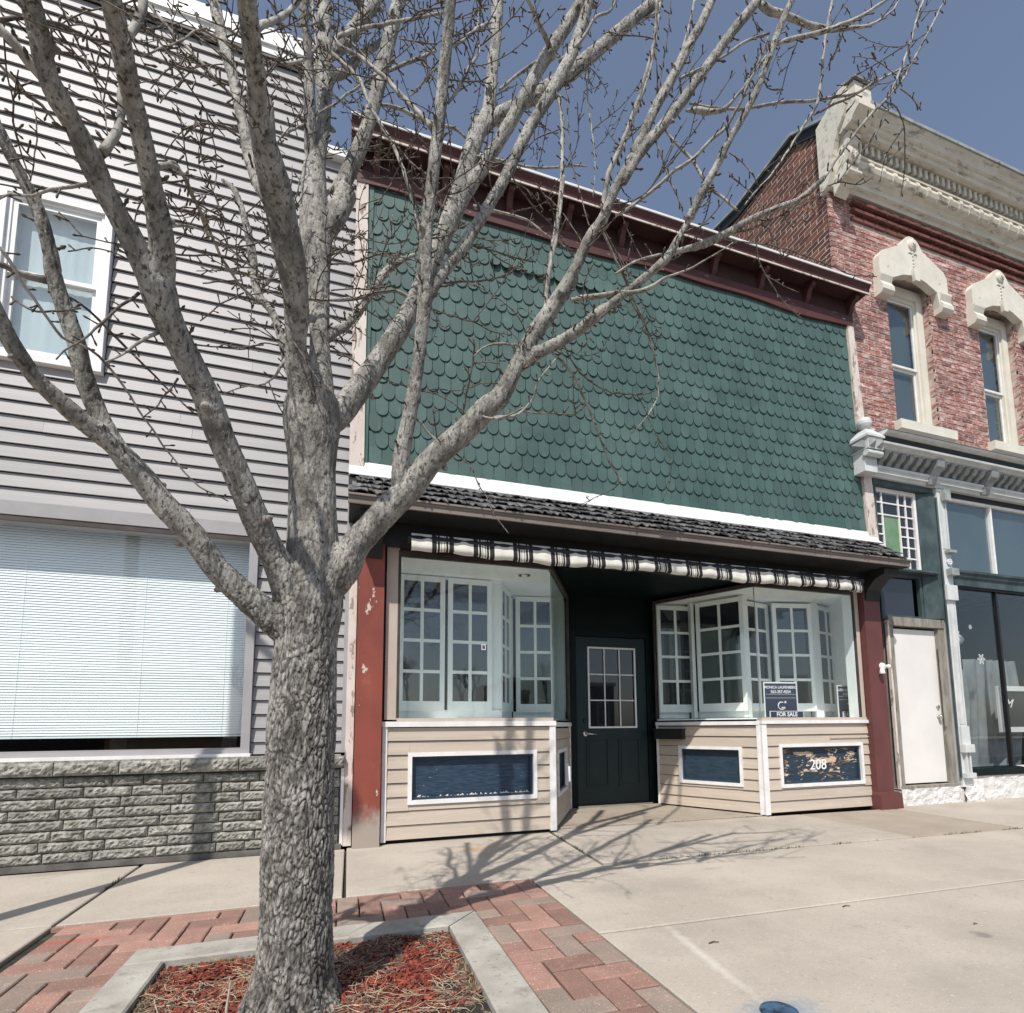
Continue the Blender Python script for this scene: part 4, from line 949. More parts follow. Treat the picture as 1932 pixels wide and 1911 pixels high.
while z < 8.32:
    x = BX0 - (.1065 if r % 2 else 0)
    while x < 11.0:
        a, b = max(x, BX0), min(x + BL, 11.0)
        for w0, w1 in wins:
            if z + BH > 5.02 and z < 7.18:
                if a < w0 < b: b = w0
                elif a < w1 < b: a = w1
                elif a >= w0 and b <= w1: a = b = 0
        # recessed corbelled panel
        if 7.80 < z < 8.19 and b > 6.43 and a != b:
            if a < 6.43: b = 6.43
            else: a = b = 0
        if b - a > .03: fcells.append((a, b, z))
        x += CSX
    z += CS; r += 1
fcells.sort(key=lambda c: (c[0] - 6.2) + abs(c[2] - 6.2) * .5)
rest = MB(); n = 0
def addbrick(mb, x, y, z, lx, lz, d, tint, axis='y'):
    j = lambda: random.uniform(-.002, .002); e = .003
    P = [(e, -d), (lx - e, -d)]
    vs = [(e, -d, e), (lx - e, -d, e), (lx - e, -d, lz - e), (e, -d, lz - e), (0, 0, 0), (lx, 0, 0), (lx, 0, lz), (0, 0, lz), (0, .02, 0), (lx, .02, 0), (lx, .02, lz), (0, .02, lz)]
    vs = [(p[0] + (j() if i < 4 else 0), p[1] + (j() if i < 4 else 0), p[2] + (j() if i < 4 else 0)) for i, p in enumerate(vs)]
    if axis == 'y': vs = [(x + p[0], y + p[1], z + p[2]) for p in vs]
    else: vs = [(x + p[1], y - p[0], z + p[2]) for p in vs]     # facing -x, running along y
    mb.add(vs, [(0, 1, 2, 3), (4, 5, 1, 0), (5, 6, 2, 1), (6, 7, 3, 2), (7, 4, 0, 3), (8, 9, 5, 4), (9, 10, 6, 5), (10, 11, 7, 6), (11, 8, 4, 7)], tint)
for a, b, z in fcells:
    if n < 296 and abs((b - a) - BL) < .002 and z > 4.75:
        n += 1; inst('brick', random.choice(bmsh), (a, YF + .013 + random.gauss(0, .0012), z + random.gauss(0, .001)), BB)
    else: addbrick(rest, a, YF + .013, z, b - a, BH, .007 + random.gauss(0, .001), random.random())
obj('brick_field', rest, M['brick_front'], BB, 'stuff')
cb = MB(); cd_ = MB()      # corbel courses: projecting rows over recessed ones, groove shade put into dark brick
for i, (z, d) in enumerate(((7.862, .03), (7.925, .0), (7.972, .055), (8.030, .0), (8.074, .080), (8.132, .0))):
    x = 6.43 + (i % 2) * .1
    while x < 11.0:
        addbrick(cd_ if d == 0 else cb, x, YF + .013, z, BL, .050, max(d, .004), random.random() * .6); x += CSX
obj('corbel_courses', cb, M['brick_dark'], BB, 'stuff'); obj('recessed_courses', cd_, M['brick_dark'], BB, 'stuff')
# side wall bricks (face -x), seen over the green shop's roof
sd = MB(); r = 0; z = 6.45
def ptop(y): return 9.24 + (y - 5.05) * .68 if y < 5.57 else 9.585 + (0 if y < 6.75 else (y - 6.75) * .22)
while z < 9.9:
    y = YF + .016 - (.1065 if r % 2 else 0)
    while y < 11.8:
        y1 = min(y + BL, 11.8); ys = y; y = max(y, YF + .016)
        if z + BH < ptop(y) - .02 and z + BH < ptop(y1) - .02: addbrick(sd, BX0 + .021, y1, z, y1 - y, BH, .003 + random.uniform(0, .002), random.random(), 'x')
        y = ys + CSX
    z += CS; r += 1
obj('side_brick_field', sd, M['brick_side'], BB, 'stuff')
obj('side_wall', MB().ext([(YF + .015, 4.7), (12.0, 4.7), (12.0, 10.75), (6.75, 9.585), (5.57, 9.585), (YF + .015, 9.22)], BX0 + .020, BX0 + .24, 'x'), M['mortar_light'], BB)
cp = MB(); pl = [(5.0, 9.20), (5.57, 9.585), (6.75, 9.585), (12.0, 10.75)]
for (ya, za), (yb, zb) in zip(pl, pl[1:]):
    cp.hexa([(BX0 - .05, ya, za), (BX0 + .30, ya, za), (BX0 + .30, yb, zb), (BX0 - .05, yb, zb), (BX0 - .05, ya, za + .045), (BX0 + .30, ya, za + .045), (BX0 + .30, yb, zb + .045), (BX0 - .05, yb, zb + .045)])
obj('parapet_coping', cp, M['cast_dark'], BB)
cp = MB()
for (ya, za), (yb, zb) in zip(pl, pl[1:]):
    cp.hexa([(BX0 - .012, ya, za - .16), (BX0 + .01, ya, za - .16), (BX0 + .01, yb, zb - .16), (BX0 - .012, yb, zb - .16), (BX0 - .012, ya, za - .001), (BX0 + .01, ya, za - .001), (BX0 + .01, yb, zb - .001), (BX0 - .012, yb, zb - .001)])
obj('parapet_tar', cp, M['black_wood'], BB)
bxo('roof', BX0 + .25, BX1, 5.4, 12, 8.9, 8.95, M['roof'], BB)

# ---- main cornice
pr = [(5.12, 8.19), (4.99, 8.19), (4.975, 8.235), (4.93, 8.25), (4.925, 8.31), (4.895, 8.33), (4.89, 8.345),   # lower fascia
      (4.86, 8.36), (4.82, 8.40), (4.80, 8.45), (4.81, 8.50), (4.84, 8.525),                                        # convex band
      (4.80, 8.53), (4.80, 8.565), (4.90, 8.575), (4.90, 8.735),                                                      # ledge + dentil back
      (4.70, 8.745), (4.69, 8.80), (4.66, 8.81), (4.655, 8.86), (4.62, 8.875), (4.60, 8.93), (4.565, 8.97), (4.55, 8.985), (4.55, 9.02), (5.12, 9.30)]
MC = obj('main_cornice', MB().ext(pr, BX0 + .02, BX1, 'x'), M['cream'], BB)
gt = MB().ext([(4.530, 8.99), (4.549, 8.99), (4.549, 9.025), (4.70, 9.10), (4.70, 9.115), (4.530, 9.035)], BX0 + .24, BX1, 'x')
obj('cornice_gutter', gt, M['cast_dark'], MC)
dnm = MB().box(-.026, .026, 4.775, 4.899, 8.60, 8.734).mesh('dentil', M['cream'])
x = 6.36
while x < 11.2: inst('dentil', dnm, (x, 0, 0), BB); x += .112
rb = MB().ext([(4.86, 8.352), (4.812, 8.385), (4.785, 8.445), (4.795, 8.505), (4.83, 8.526), (4.86, 8.527)], -.030, .030, 'x').mesh('band_rib', M['cream'])
x = 6.58
while x < 11.2: inst('band_rib', rb, (x, 0, 0), BB); x += .215
bd = MB()
x = 6.42
obj('bead_row', MB().tube([(6.36, 4.757, 8.765), (BX1, 4.757, 8.765)], [.028, .028], 10), M['cream'], MC, smooth=True)
# end block of the cornice
eb = MB()
eb.ext([(5.12, 8.15), (5.0, 8.20), (4.93, 8.36), (4.88, 8.60), (4.80, 8.80), (4.70, 8.90), (4.64, 9.04), (4.64, 9.26), (4.70, 9.33), (5.03, 9.20), (5.12, 9.16)], BX0 - .06, BX0 + .02, 'x')
eb.ext([(4.80, 8.75), (4.62, 8.76), (4.60, 8.80), (4.50, 8.86), (4.50, 8.93), (4.70, 8.96), (4.90, 8.90)], BX0 - .02, BX0 + .30, 'x')
eb.ext([(4.90, 8.90), (4.54, 8.93), (4.54, 9.24), (4.72, 9.32), (4.90, 9.32)], BX0 - .02, BX0 + .26, 'x')
EBO = obj('cornice_end_block', eb, M['cream'], BB)
obj('block_cap', MB().ext([(4.50, 9.24), (4.50, 9.265), (4.71, 9.365), (4.93, 9.355), (4.93, 9.33), (4.72, 9.335)], BX0 - .05, BX0 + .29, 'x'), M['cast_dark'], EBO)
sc = MB()       # scrolled bracket under the block
sc.ext([(4.99, 8.05), (4.93, 8.10), (4.86, 8.14), (4.80, 8.22), (4.78, 8.30), (4.79, 8.345), (4.99, 8.345)], BX0 + .03, BX0 + .24, 'x')
sc.ext([(4.90, 8.345), (4.76, 8.36), (4.73, 8.44), (4.73, 8.53), (4.78, 8.57), (4.70, 8.72), (4.90, 8.75)], BX0 + .03, BX0 + .24, 'x')
sc.tube([(BX0 + .02, 4.78, 8.20), (BX0 + .25, 4.78, 8.20)], [.045, .045], 14); sc.tube([(BX0 + .02, 4.755, 8.60), (BX0 + .25, 4.755, 8.60)], [.04, .04], 14)
obj('end_bracket', sc, M['cream'], BB)
ro = MB()
for k in range(8):
    a = k * math.pi / 4; ro.tube([(BX0 + .135, 4.728, 8.44), (BX0 + .135 + .055 * math.cos(a), 4.728, 8.44 + .055 * math.sin(a))], [.006, .012], 6)
obj('rosette', ro, M['cream'], BB)

# ---- window hoods and sashes
def hood(cx, parent):
    w2 = .66; y0, y1 = YF - .085, YF + .012
    o = [(-w2, 6.80), (-w2 + .0, 7.36), (-w2 + .06, 7.45), (-.20, 7.66), (-.16, 7.73), (-.11, 7.79), (-.04, 7.83), (.04, 7.83), (.11, 7.79), (.16, 7.73), (.20, 7.66), (w2 - .06, 7.45), (w2, 7.36), (w2, 6.80),
         (w2 - .20, 6.80), (w2 - .20, 7.02), (w2 - .25, 7.10), (.22, 7.19), (.06, 7.225), (.04, 7.14), (-.04, 7.14), (-.06, 7.225), (-.22, 7.19), (-w2 + .25, 7.10), (-w2 + .20, 7.02), (-w2 + .20, 6.80)]
    mb = MB(); 
    # split in convex-ish pieces: left leg, right leg, arch strips
    L_ = lambda pts: mb.ext([(cx + x, z) for x, z in pts], y0, y1, 'y')
    top = [(-w2, 7.36), (-w2 + .06, 7.45), (-.20, 7.66), (-.16, 7.73), (-.11, 7.79), (-.04, 7.83), (.04, 7.83), (.11, 7.79), (.16, 7.73), (.20, 7.66), (w2 - .06, 7.45), (w2, 7.36)]
    L_([(-w2, 7.10), (-w2 + .25, 7.10), (-.22, 7.19), (-.20, 7.66), (-w2 + .06, 7.45), (-w2, 7.36)])
    L_([(w2, 7.10), (w2, 7.36), (w2 - .06, 7.45), (.20, 7.66), (.22, 7.19), (w2 - .25, 7.10)])
    L_([(-.218, 7.19), (-.06, 7.225), (.06, 7.225), (.218, 7.19), (.198, 7.66), (.16, 7.73), (.11, 7.79), (.04, 7.83), (-.04, 7.83), (-.11, 7.79), (-.16, 7.73), (-.198, 7.66)])
    L_([(-w2, 6.86), (-w2 + .19, 6.86), (-w2 + .23, 7.099), (-w2, 7.099)]); L_([(w2 - .19, 6.86), (w2, 6.86), (w2, 7.099), (w2 - .23, 7.099)])
    h = obj('window_hood', mb, M['lime'], parent)
    obj('keystone', MB().ext([(cx - .045, 7.12), (cx + .045, 7.12), (cx + .062, 7.30), (cx - .062, 7.30)], YF - .13, y0 - .001, 'y'), M['lime'], h)
    for s in (-1, 1):      # corbel feet
        x0, x1 = sorted((cx + s * (w2 - .195), cx + s * (w2 + .02)))
        obj('corbel_foot', MB().ext([(y1, 6.80), (YF - .10, 6.80), (YF - .13, 6.84), (YF - .13, 6.90), (YF - .09, 6.98), (YF - .12, 7.06), (YF - .12, 7.09), (y1, 7.09)], x0, x1, 'x'), M['lime'], h)
        obj('leaf_scroll', MB().tube([(cx, y0 - .004, 7.55), (cx + s * .05, y0 - .006, 7.575), (cx + s * .085, y0 - .004, 7.56)], [.006, .009, .003], 6), M['lime'], h)
        bxo('incised_mark', cx + s * .5 - .012, cx + s * .5 + .012, y0 - .006, y0 - .0005, 7.24, 7.40, M['lime'], h)
    obj('roundel', MB().lathe([(.001, -.035), (.05, -.035), (.062, -.025), (.075, -.02), (.085, 0)], (cx, y0 - .001, 7.70), 'y', 22), M['lime'], h)
    obj('roundel_boss', MB().lathe([(.001, -.052), (.028, -.050), (.034, -.036)], (cx, y0 - .001, 7.70), 'y', 16), M['lime'], h)
    for zz in (7.58, 7.53, 7.48, 7.42, 7.37): obj('bead', MB().lathe([(.001, -.014), (.014, -.010), (.018, 0)], (cx, y0 - .001, zz), 'y', 10), M['lime'], h)
for (a, b) in wins:
    cx = (a + b) / 2 + .03
    ht = thing  # noqa
    hood(cx, BB)
    fm = MB().frame(a + .005, b - .005, 5.03, 7.20, YF + .105, YF + .20, .115, .14, .03); fm.frame(a + .121, b - .121, 5.061, 7.059, YF + .135, YF + .20, .035, .05, .03)
    Fm = obj('window', fm, M['lime'], BB)
    ga, gb = a + .157, b - .157
    obj('upper_sash', MB().frame(ga, gb, 5.99, 7.005, YF + .15, YF + .175, .03), M['white_trim'], Fm)
    obj('lower_sash', MB().frame(ga, gb, 5.095, 5.988, YF + .18, YF + .20, .03, .035, .03), M['white_trim'], Fm)
    bxo('pane', ga + .031, gb - .031, YF + .160, YF + .164, 6.021, 6.974, M['glass_dark'], Fm)
    bxo('pane', ga + .031, gb - .031, YF + .188, YF + .192, 5.126, 5.952, M['glass_dark'], Fm)
    bxo('roller_shade', ga, gb, YF + .225, YF + .23, 5.2, 6.95, M['blind_grey'], Fm)
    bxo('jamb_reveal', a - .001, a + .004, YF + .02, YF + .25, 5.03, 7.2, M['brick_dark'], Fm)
    jb = MB(); z = 5.05
    while z < 7.05: addbrick(jb, b + .0055, YF + .10, z, .09, BH, .006, random.random(), 'x'); z += CS
    obj('jamb_bricks', jb, M['brick_front'], Fm, 'stuff')
    bxo('stone_sill', a - .06, b + .18, YF - .09, YF + .10, 4.90, 5.028, M['lime'], BB)
    bxo('window_backing', a, b, YF + .26, YF + .27, 4.95, 7.25, M['room'], BB)

# ---- shopfront cornice
sp = [(5.10, 4.14), (4.965, 4.14), (4.955, 4.17), (4.925, 4.18), (4.925, 4.225), (4.90, 4.235), (4.90, 4.262), (4.985, 4.27), (4.985, 4.43),
      (4.80, 4.44), (4.80, 4.455), (4.75, 4.475), (4.745, 4.50), (4.775, 4.515), (4.775, 4.575), (4.70, 4.60), (4.69, 4.625), (5.10, 4.70)]
obj('shop_cornice', MB().ext(sp, BX0 + .26, BX1, 'x'), M['cast'], BB)
obj('cornice_band', MB().box(BX0 + .28, BX1, 4.752, 4.774, 4.518, 4.572), M['black_wood'], BB)
obj('cornice_flashing', MB().ext([(4.68, 4.628), (4.69, 4.638), (5.06, 4.715), (5.06, 4.705)], BX0 + .26, BX1, 'x'), M['cast_dark'], BB)
mdl = MB().ext([(4.984, 4.29), (4.94, 4.29), (4.915, 4.33), (4.87, 4.35), (4.835, 4.39), (4.825, 4.436), (4.984, 4.429)], -.038, .038, 'x').mesh('modillion', M['cast_dark'])
big = MB().ext([(4.984, 4.14), (4.93, 4.15), (4.90, 4.24), (4.86, 4.30), (4.80, 4.34), (4.785, 4.42), (4.785, 4.438), (4.984, 4.432)], -.07, .07, 'x').mesh('large_modillion', M['cast_dark'])
x = 6.46; i = 0
while x < 11:
    if i % 7 == 6: inst('large_modillion', big, (x + .02, 0, 0), BB); x += .16
    else: inst('modillion', mdl, (x, 0, 0), BB); x += .148
    i += 1
eb = MB().box(BX0 + .0, BX0 + .25, 4.76, 5.04, 4.38, 4.53).box(BX0 - .02, BX0 + .27, 4.74, 5.04, 4.53, 4.555)
obj('end_block', eb, M['cast'], BB)
py = MB()
for x in (BX0 + .065, BX0 + .185): py.add([(x - .052, 4.759, 4.395), (x + .052, 4.759, 4.395), (x + .052, 4.759, 4.515), (x - .052, 4.759, 4.515), (x, 4.70, 4.455)], [(0, 1, 4), (1, 2, 4), (2, 3, 4), (3, 0, 4), (0, 3, 2, 1)])
py.add([(BX0 - .001, 4.80, 4.395), (BX0 - .001, 5.0, 4.395), (BX0 - .001, 5.0, 4.515), (BX0 - .001, 4.80, 4.515), (BX0 - .05, 4.9, 4.455)], [(0, 1, 4), (1, 2, 4), (2, 3, 4), (3, 0, 4), (0, 3, 2, 1)])
obj('pyramid_stud', py, M['cast_dark'], BB)
cp = MB().add([(BX0 - .02, 4.74, 4.556), (BX0 + .27, 4.74, 4.556), (BX0 + .27, 5.04, 4.556), (BX0 - .02, 5.04, 4.556), (BX0 + .07, 4.83, 4.67), (BX0 + .18, 4.83, 4.67), (BX0 + .18, 4.95, 4.67), (BX0 + .07, 4.95, 4.67)],
      [(0, 3, 2, 1), (4, 5, 6, 7), (0, 1, 5, 4), (1, 2, 6, 5), (2, 3, 7, 6), (3, 0, 4, 7)])
cpm = MB(); cpm.hexa([(BX0 - .02, 4.74, 4.556), (BX0 + .27, 4.74, 4.556), (BX0 + .27, 5.04, 4.556), (BX0 - .02, 5.04, 4.556), (BX0 + .07, 4.83, 4.67), (BX0 + .18, 4.83, 4.67), (BX0 + .18, 4.95, 4.67), (BX0 + .07, 4.95, 4.67)])
cpm.lathe([(.03, .665), (.035, .69), (.07, .715), (.085, .75), (.085, .79), (.065, .83), (.025, .85), (.001, .853)], (BX0 + .125, 4.89, 4.0), 'z', 24)
obj('ball_finial', cpm, M['cast'], BB, smooth=False)
obj('end_bracket', MB().tube([(BX0 + .0, 4.80, 4.335), (BX0 + .25, 4.80, 4.335)], [.04, .04], 14).box(BX0 + .02, BX0 + .23, 4.84, 5.04, 4.12, 4.38), M['cast'], BB)

# ---- shopfront: stair door with leaded transom
sf = MB()
sf.box(6.40, 6.455, 5.02, 5.14, 2.30, 4.10).box(6.455, 7.30, 5.10, 5.14, 2.30, 2.335)
obj('door_surround', sf, M['green_trim'], BB)
obj('head_board', MB().box(6.40, 7.46, 5.0, 5.12, 4.065, 4.139), M['green_trim'], BB)
tw = MB().frame(6.456, 7.215, 2.985, 4.06, 5.06, 5.10, .045, .055, .02)
TW = obj('leaded_transom', tw, M['white_trim'], BB, label='white transom window divided into small dark and green panes')
x0, x1, z0, z1 = 6.502, 7.169, 3.006, 4.004
vx = [x0, x0 + .105, x0 + .40, x0 + .53, x1]; hz = [z0, z0 + .14, z0 + .285, z0 + .43, z0 + .56, z0 + .70, z0 + .86, z1]
ml = MB()
for v in vx[1:-1]: ml.box(v - .010, v + .010, 5.068, 5.092, z0, z1)
for c in range(4):
    for h in hz[1:-1]:
        k = hz.index(h)
        if c == 1 and k in (2, 3, 4): continue
        ml.box(vx[c] + .010, vx[c + 1] - .010, 5.070, 5.090, h - .009, h + .009)
obj('muntin', ml, M['white_trim'], TW)
for c in range(4):
    ks = [0, 1, 2, 3, 4, 5, 6]
    if c == 1: bxo('pane', vx[1] + .012, vx[2] - .012, 5.084, 5.087, hz[1] + .01, hz[5] - .01, M['stained_green'], TW, label='green glass pane'); ks = [0, 5, 6]
    for k in ks: bxo('pane', vx[c] + .011, vx[c + 1] - .011, 5.084, 5.087, hz[k] + .010, hz[k + 1] - .010, M['pane_dark'], TW)
rv = MB().hexa([(7.216, 5.06, 2.35), (7.475, 4.985, 2.35), (7.475, 5.14, 2.35), (7.216, 5.14, 2.35), (7.216, 5.06, 4.06), (7.475, 4.985, 4.06), (7.475, 5.14, 4.06), (7.216, 5.14, 4.06)])
obj('green_reveal', rv, M['green_trim'], BB)
obj('transom_sill', MB().ext([(5.14, 2.93), (4.97, 2.93), (4.96, 2.95), (4.98, 2.975), (5.10, 2.984)], 6.42, 7.40, 'x'), M['green_trim'], BB)
bxo('lower_transom', 6.50, 7.10, 5.12, 5.125, 2.38, 2.90, M['pane_dark'], BB)
obj('lower_transom_frame', MB().frame(6.458, 7.21, 2.336, 2.929, 5.07, 5.12, .04), M['green_trim'], BB)
df = MB().box(6.455, 6.535, 5.0, 5.12, .20, 2.22).box(7.335, 7.44, 5.0, 5.12, .20, 2.22).box(6.455, 7.44, 4.985, 5.12, 2.221, 2.33).box(6.536, 6.545, 5.03, 5.12, .24, 2.22).box(7.326, 7.334, 5.03, 5.12, .24, 2.22)
obj('door_frame', df, M['weathered'], BB, label='worn grey wooden door frame')
bxo('frame_strip', 6.425, 6.453, 4.985, 5.02, .20, 2.28, M['peeled'], BB)
bxo('frame_strip', 7.30, 7.33, 4.99, 5.0, .95, 2.0, M['weathered'], BB)
SD = bxo('stair_door', 6.548, 7.323, 5.045, 5.085, .255, 2.19, M['white_door'], BB, label='plain white flush door')
obj('door_knob', MB().lathe([(.001, -.055), (.024, -.05), (.028, -.035), (.010, -.02), (.026, -.008), (.028, 0)], (7.262, 5.045, 1.075), 'y', 16), M['chrome'], SD, smooth=True)
obj('deadbolt', MB().lathe([(.001, -.02), (.022, -.018), (.028, 0)], (7.262, 5.045, 1.20), 'y', 16), M['chrome'], SD)
bxo('door_sill', 6.44, 7.46, 4.97, 5.12, .19, .235, M['weathered'], BB)
def rough_box(x0, x1, y0, y1, z0, z1, amp, nx, nz, seed):
    mb = MB(); vs = []
    for j in range(nz + 1):
        for i in range(nx + 1):
            x = x0 + (x1 - x0) * i / nx; z = z0 + (z1 - z0) * j / nz
            vs.append((x, y0 + amp * (noise.noise((x * 9, z * 12, seed)) + .5 * noise.noise((x * 25, z * 25, seed))), z + (amp * .5 * noise.noise((x * 8, seed, 3)) if j == nz else 0)))
    fs = [(j * (nx + 1) + i, j * (nx + 1) + i + 1, (j + 1) * (nx + 1) + i + 1, (j + 1) * (nx + 1) + i) for j in range(nz) for i in range(nx)]
    o = len(vs); t = nz * (nx + 1)
    vs += [(x0 + (x1 - x0) * i / nx, y1, z1) for i in range(nx + 1)]
    fs += [(t + i, t + i + 1, o + i + 1, o + i) for i in range(nx)]
    mb.add(vs, fs); mb.box(x0 + .002, x1 - .002, y0 + amp * 1.6, y1, z0, z1 - amp * 1.2); return mb
obj('base_stone', rough_box(6.42, 7.62, 4.965, 5.2, -.02, .20, .016, 60, 12, 2), M['white_stone'], BB)
obj('base_stone', rough_box(7.64, 8.72, 4.985, 5.2, -.02, .31, .012, 60, 16, 5), M['white_stone'], BB)
obj('base_stone', rough_box(7.44, 7.78, 4.91, 5.0, -.02, .19, .022, 20, 10, 9), M['white_stone'], BB)
# cast iron post
ps = MB().box(7.485, 7.655, 4.965, 5.12, .20, 4.13)
PO = obj('iron_post', ps, M['cast'], BB, label='white cast iron post between door and shop window')
dt = MB()
for z0, z1 in ((.98, 2.55), (3.30, 4.0)):
    dt.box(7.52, 7.532, 4.952, 4.965, z0, z1).box(7.610, 7.622, 4.952, 4.965, z0, z1).box(7.545, 7.597, 4.958, 4.965, z0, z1)
dt.box(7.47, 7.67, 4.93, 4.965, 2.60, 2.80).box(7.50, 7.65, 4.935, 4.965, .72, .95).box(7.49, 7.665, 4.90, 4.965, .62, .72).box(7.49, 7.665, 4.91, 4.965, .30, .36).box(7.535, 7.56, 4.93, 4.965, .36, .62).box(7.60, 7.625, 4.93, 4.965, .36, .62)
obj('post_moulding', dt, M['cast'], PO)
dk = MB().box(7.545, 7.66, 4.90, 4.964, 3.95, 4.10).box(7.535, 7.67, 4.895, 4.964, 3.235, 3.27).box(7.535, 7.67, 4.89, 4.964, 2.93, 3.02)
obj('post_block', dk, M['cast_dark'], PO)
rs = MB()
for k in range(8):
    a = k * math.pi / 4; rs.lathe([(.001, -.018), (.014, -.012), (.018, 0)], (7.60 + .033 * math.cos(a), 4.957, 3.12 + .033 * math.sin(a)), 'y', 8)
rs.lathe([(.001, -.022), (.016, -.014), (.020, 0)], (7.60, 4.957, 3.12), 'y', 10)
obj('rosette', rs, M['cast'], PO)
obj('conduit', MB().tube([(7.475, 4.97, .3), (7.475, 4.97, 4.0)], [.012, .012], 8), M['green_trim'], BB)
# big window right
bxo('upper_panel', 7.66, 8.625, 5.09, 5.10, 3.07, 4.03, M['blind_grey'], BB, label='grey covered upper glass')
bxo('upper_panel', 8.665, 9.6, 5.09, 5.10, 3.07, 4.03, M['blind_grey'], BB, label='grey covered upper glass')
bxo('upper_glass', 7.66, 9.6, 5.065, 5.07, 3.07, 4.03, M['glass_dark'], BB)
obj('upper_frame', MB().box(8.626, 8.664, 5.03, 5.09, 3.04, 4.03).box(7.66, 9.6, 5.03, 5.11, 4.031, 4.07), M['white_trim'], BB)
bxo('dark_head_strip', 7.66, 11, 5.02, 5.12, 4.071, 4.139, M['black_wood'], BB)  # black strip between the upper window frame and the cornice
obj('window_beam', MB().ext([(5.14, 2.83), (5.0, 2.83), (5.0, 2.93), (4.975, 2.95), (4.975, 2.985), (4.95, 3.0), (4.95, 3.03), (5.14, 3.045)], 7.66, 11, 'x'), M['green_trim'], BB)
bxo('big_pane', 7.66, 8.585, 5.065, 5.071, .42, 2.80, M['glass_big'], BB)
bxo('big_pane', 8.63, 9.75, 5.065, 5.071, .42, 2.80, M['glass_big'], BB)
obj('window_bar', MB().box(8.59, 8.625, 5.04, 5.09, .40, 2.825).box(7.66, 7.672, 5.03, 5.09, .40, 2.825).box(7.66, 11, 5.03, 5.09, 2.802, 2.829), M['black_metal'], BB)
obj('window_sill', MB().ext([(5.12, .312), (4.965, .312), (4.96, .385), (4.985, .40), (5.12, .415)], 7.66, 8.72, 'x'), M['dark_green'], BB)
bxo('wall_right', 9.78, 12, 5.0, 5.12, .0, 4.13, M['green_trim'], BB)
bxo('window_sill', 8.74, 9.8, 5.03, 5.12, .25, .41, M['white_stone'], BB)
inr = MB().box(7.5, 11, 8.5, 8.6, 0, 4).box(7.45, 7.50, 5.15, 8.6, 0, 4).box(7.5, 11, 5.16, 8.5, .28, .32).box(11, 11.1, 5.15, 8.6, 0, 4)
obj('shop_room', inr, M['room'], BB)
obj('shop_ceiling', MB().box(7.5, 11, 5.16, 8.5, 3.05, 3.1), M['cloth_grey'], BB)
obj('shop_back_wall', MB().box(7.55, 9.3, 7.3, 7.34, 1.2, 2.75).box(9.35, 10.9, 7.3, 7.34, .32, 2.9), M['wood_in'], BB)
# curtains hanging inside
ct = MB(); vs = []; k = 60
for i in range(k + 1):
    x = 8.18 + i * 1.5 / k; y = 5.42 + .03 * math.sin(x * 34) + .02 * math.sin(x * 71)
    for z in (.34, .9, 1.45, 1.9): vs.append((x + .05 * math.sin(z * 2) - (.25 - z * .1), y + .02 * math.sin(z * 9 + x * 5), z - (.15 if i < 14 and z > 1.4 else 0)))
ct.add(vs, [(i * 4 + j, (i + 1) * 4 + j, (i + 1) * 4 + j + 1, i * 4 + j + 1) for i in range(k) for j in range(3)])
DRP = obj('window_drape', ct, M['cloth_grey'], None, smooth=True, fix=False); tag(DRP, 'grey satin drape hanging low behind the glass of the brick building shop', 'drape')
tb = MB().box(7.75, 8.45, 5.5, 6.0, .60, .63).box(7.8, 8.4, 5.55, 5.95, .32, .60); tag(obj('display_shelf', tb, M['cloth_grey']), 'low grey display shelf just inside the far right shop window', 'shelf')
# hanging things behind the glass
def snow(x, z, r, y, lab):
    mb = MB()
    for k in range(6):
        a = k * math.pi / 3; ex, ez = x + r * math.cos(a), z + r * math.sin(a)
        mb.tube([(x, y, z), (ex, y, ez)], [r * .07, r * .07], 4)
        mb.lathe([(.001, -.003), (r * .17, -.002), (r * .17, .002)], (ex, y, ez), 'y', 8)
        for s in (-1, 1): mb.tube([(x + r * .5 * math.cos(a), y, z + r * .5 * math.sin(a)), (x + r * .75 * math.cos(a + s * .45), y, z + r * .75 * math.sin(a + s * .45))], [r * .06] * 2, 4)
    o = obj('snowflake', mb, M['snow'], fix=False); tag(o, lab, 'snowflake decoration', 'paper snowflakes hanging in the shop window')
snow(7.84, 2.16, .062, 5.10, 'white paper snowflake hanging highest left in the right shop window'); snow(8.30, 1.86, .068, 5.12, 'largest white paper snowflake, hanging lowest in the right shop window'); snow(8.14, 2.30, .030, 5.12, 'tiny white snowflake hanging near the ceiling of the right shop window')
pl_ = thing('pendant_lamp', 'white glass globe lamps hanging inside the far right shop window', 'lamp', (9.1, 6.0, 2.6))
for (x, y, z, r) in ((9.05, 5.9, 2.28, .09), (9.35, 6.1, 2.32, .10)): 
    obj('globe', MB().lathe([(.001, -r), (r * .7, -r * .7), (r, 0), (r * .7, r * .7), (.02, r)], (x, y, z), 'z', 18), M['lamp'], pl_, smooth=True)
    obj('stem', MB().tube([(x, y, z + r), (x, y, 3.04)], [.008, .008], 6), M['black_metal'], pl_)
ms = thing('framed_sign', 'dark board in a pale frame with script letter, leaning in the far right window', 'sign', (8.78, 5.16, .8))
obj('frame', MB().frame(8.60, 9.40, .86, 1.50, 5.14, 5.17, .07), M['cast'], ms); bxo('board', 8.671, 9.329, 5.155, 5.165, .931, 1.429, M['room'], ms)
text('sign_letter', 'M', .17, (8.80, 5.150, 1.20), M['sign_white'], ms, width=1.2, font_shear=.5)

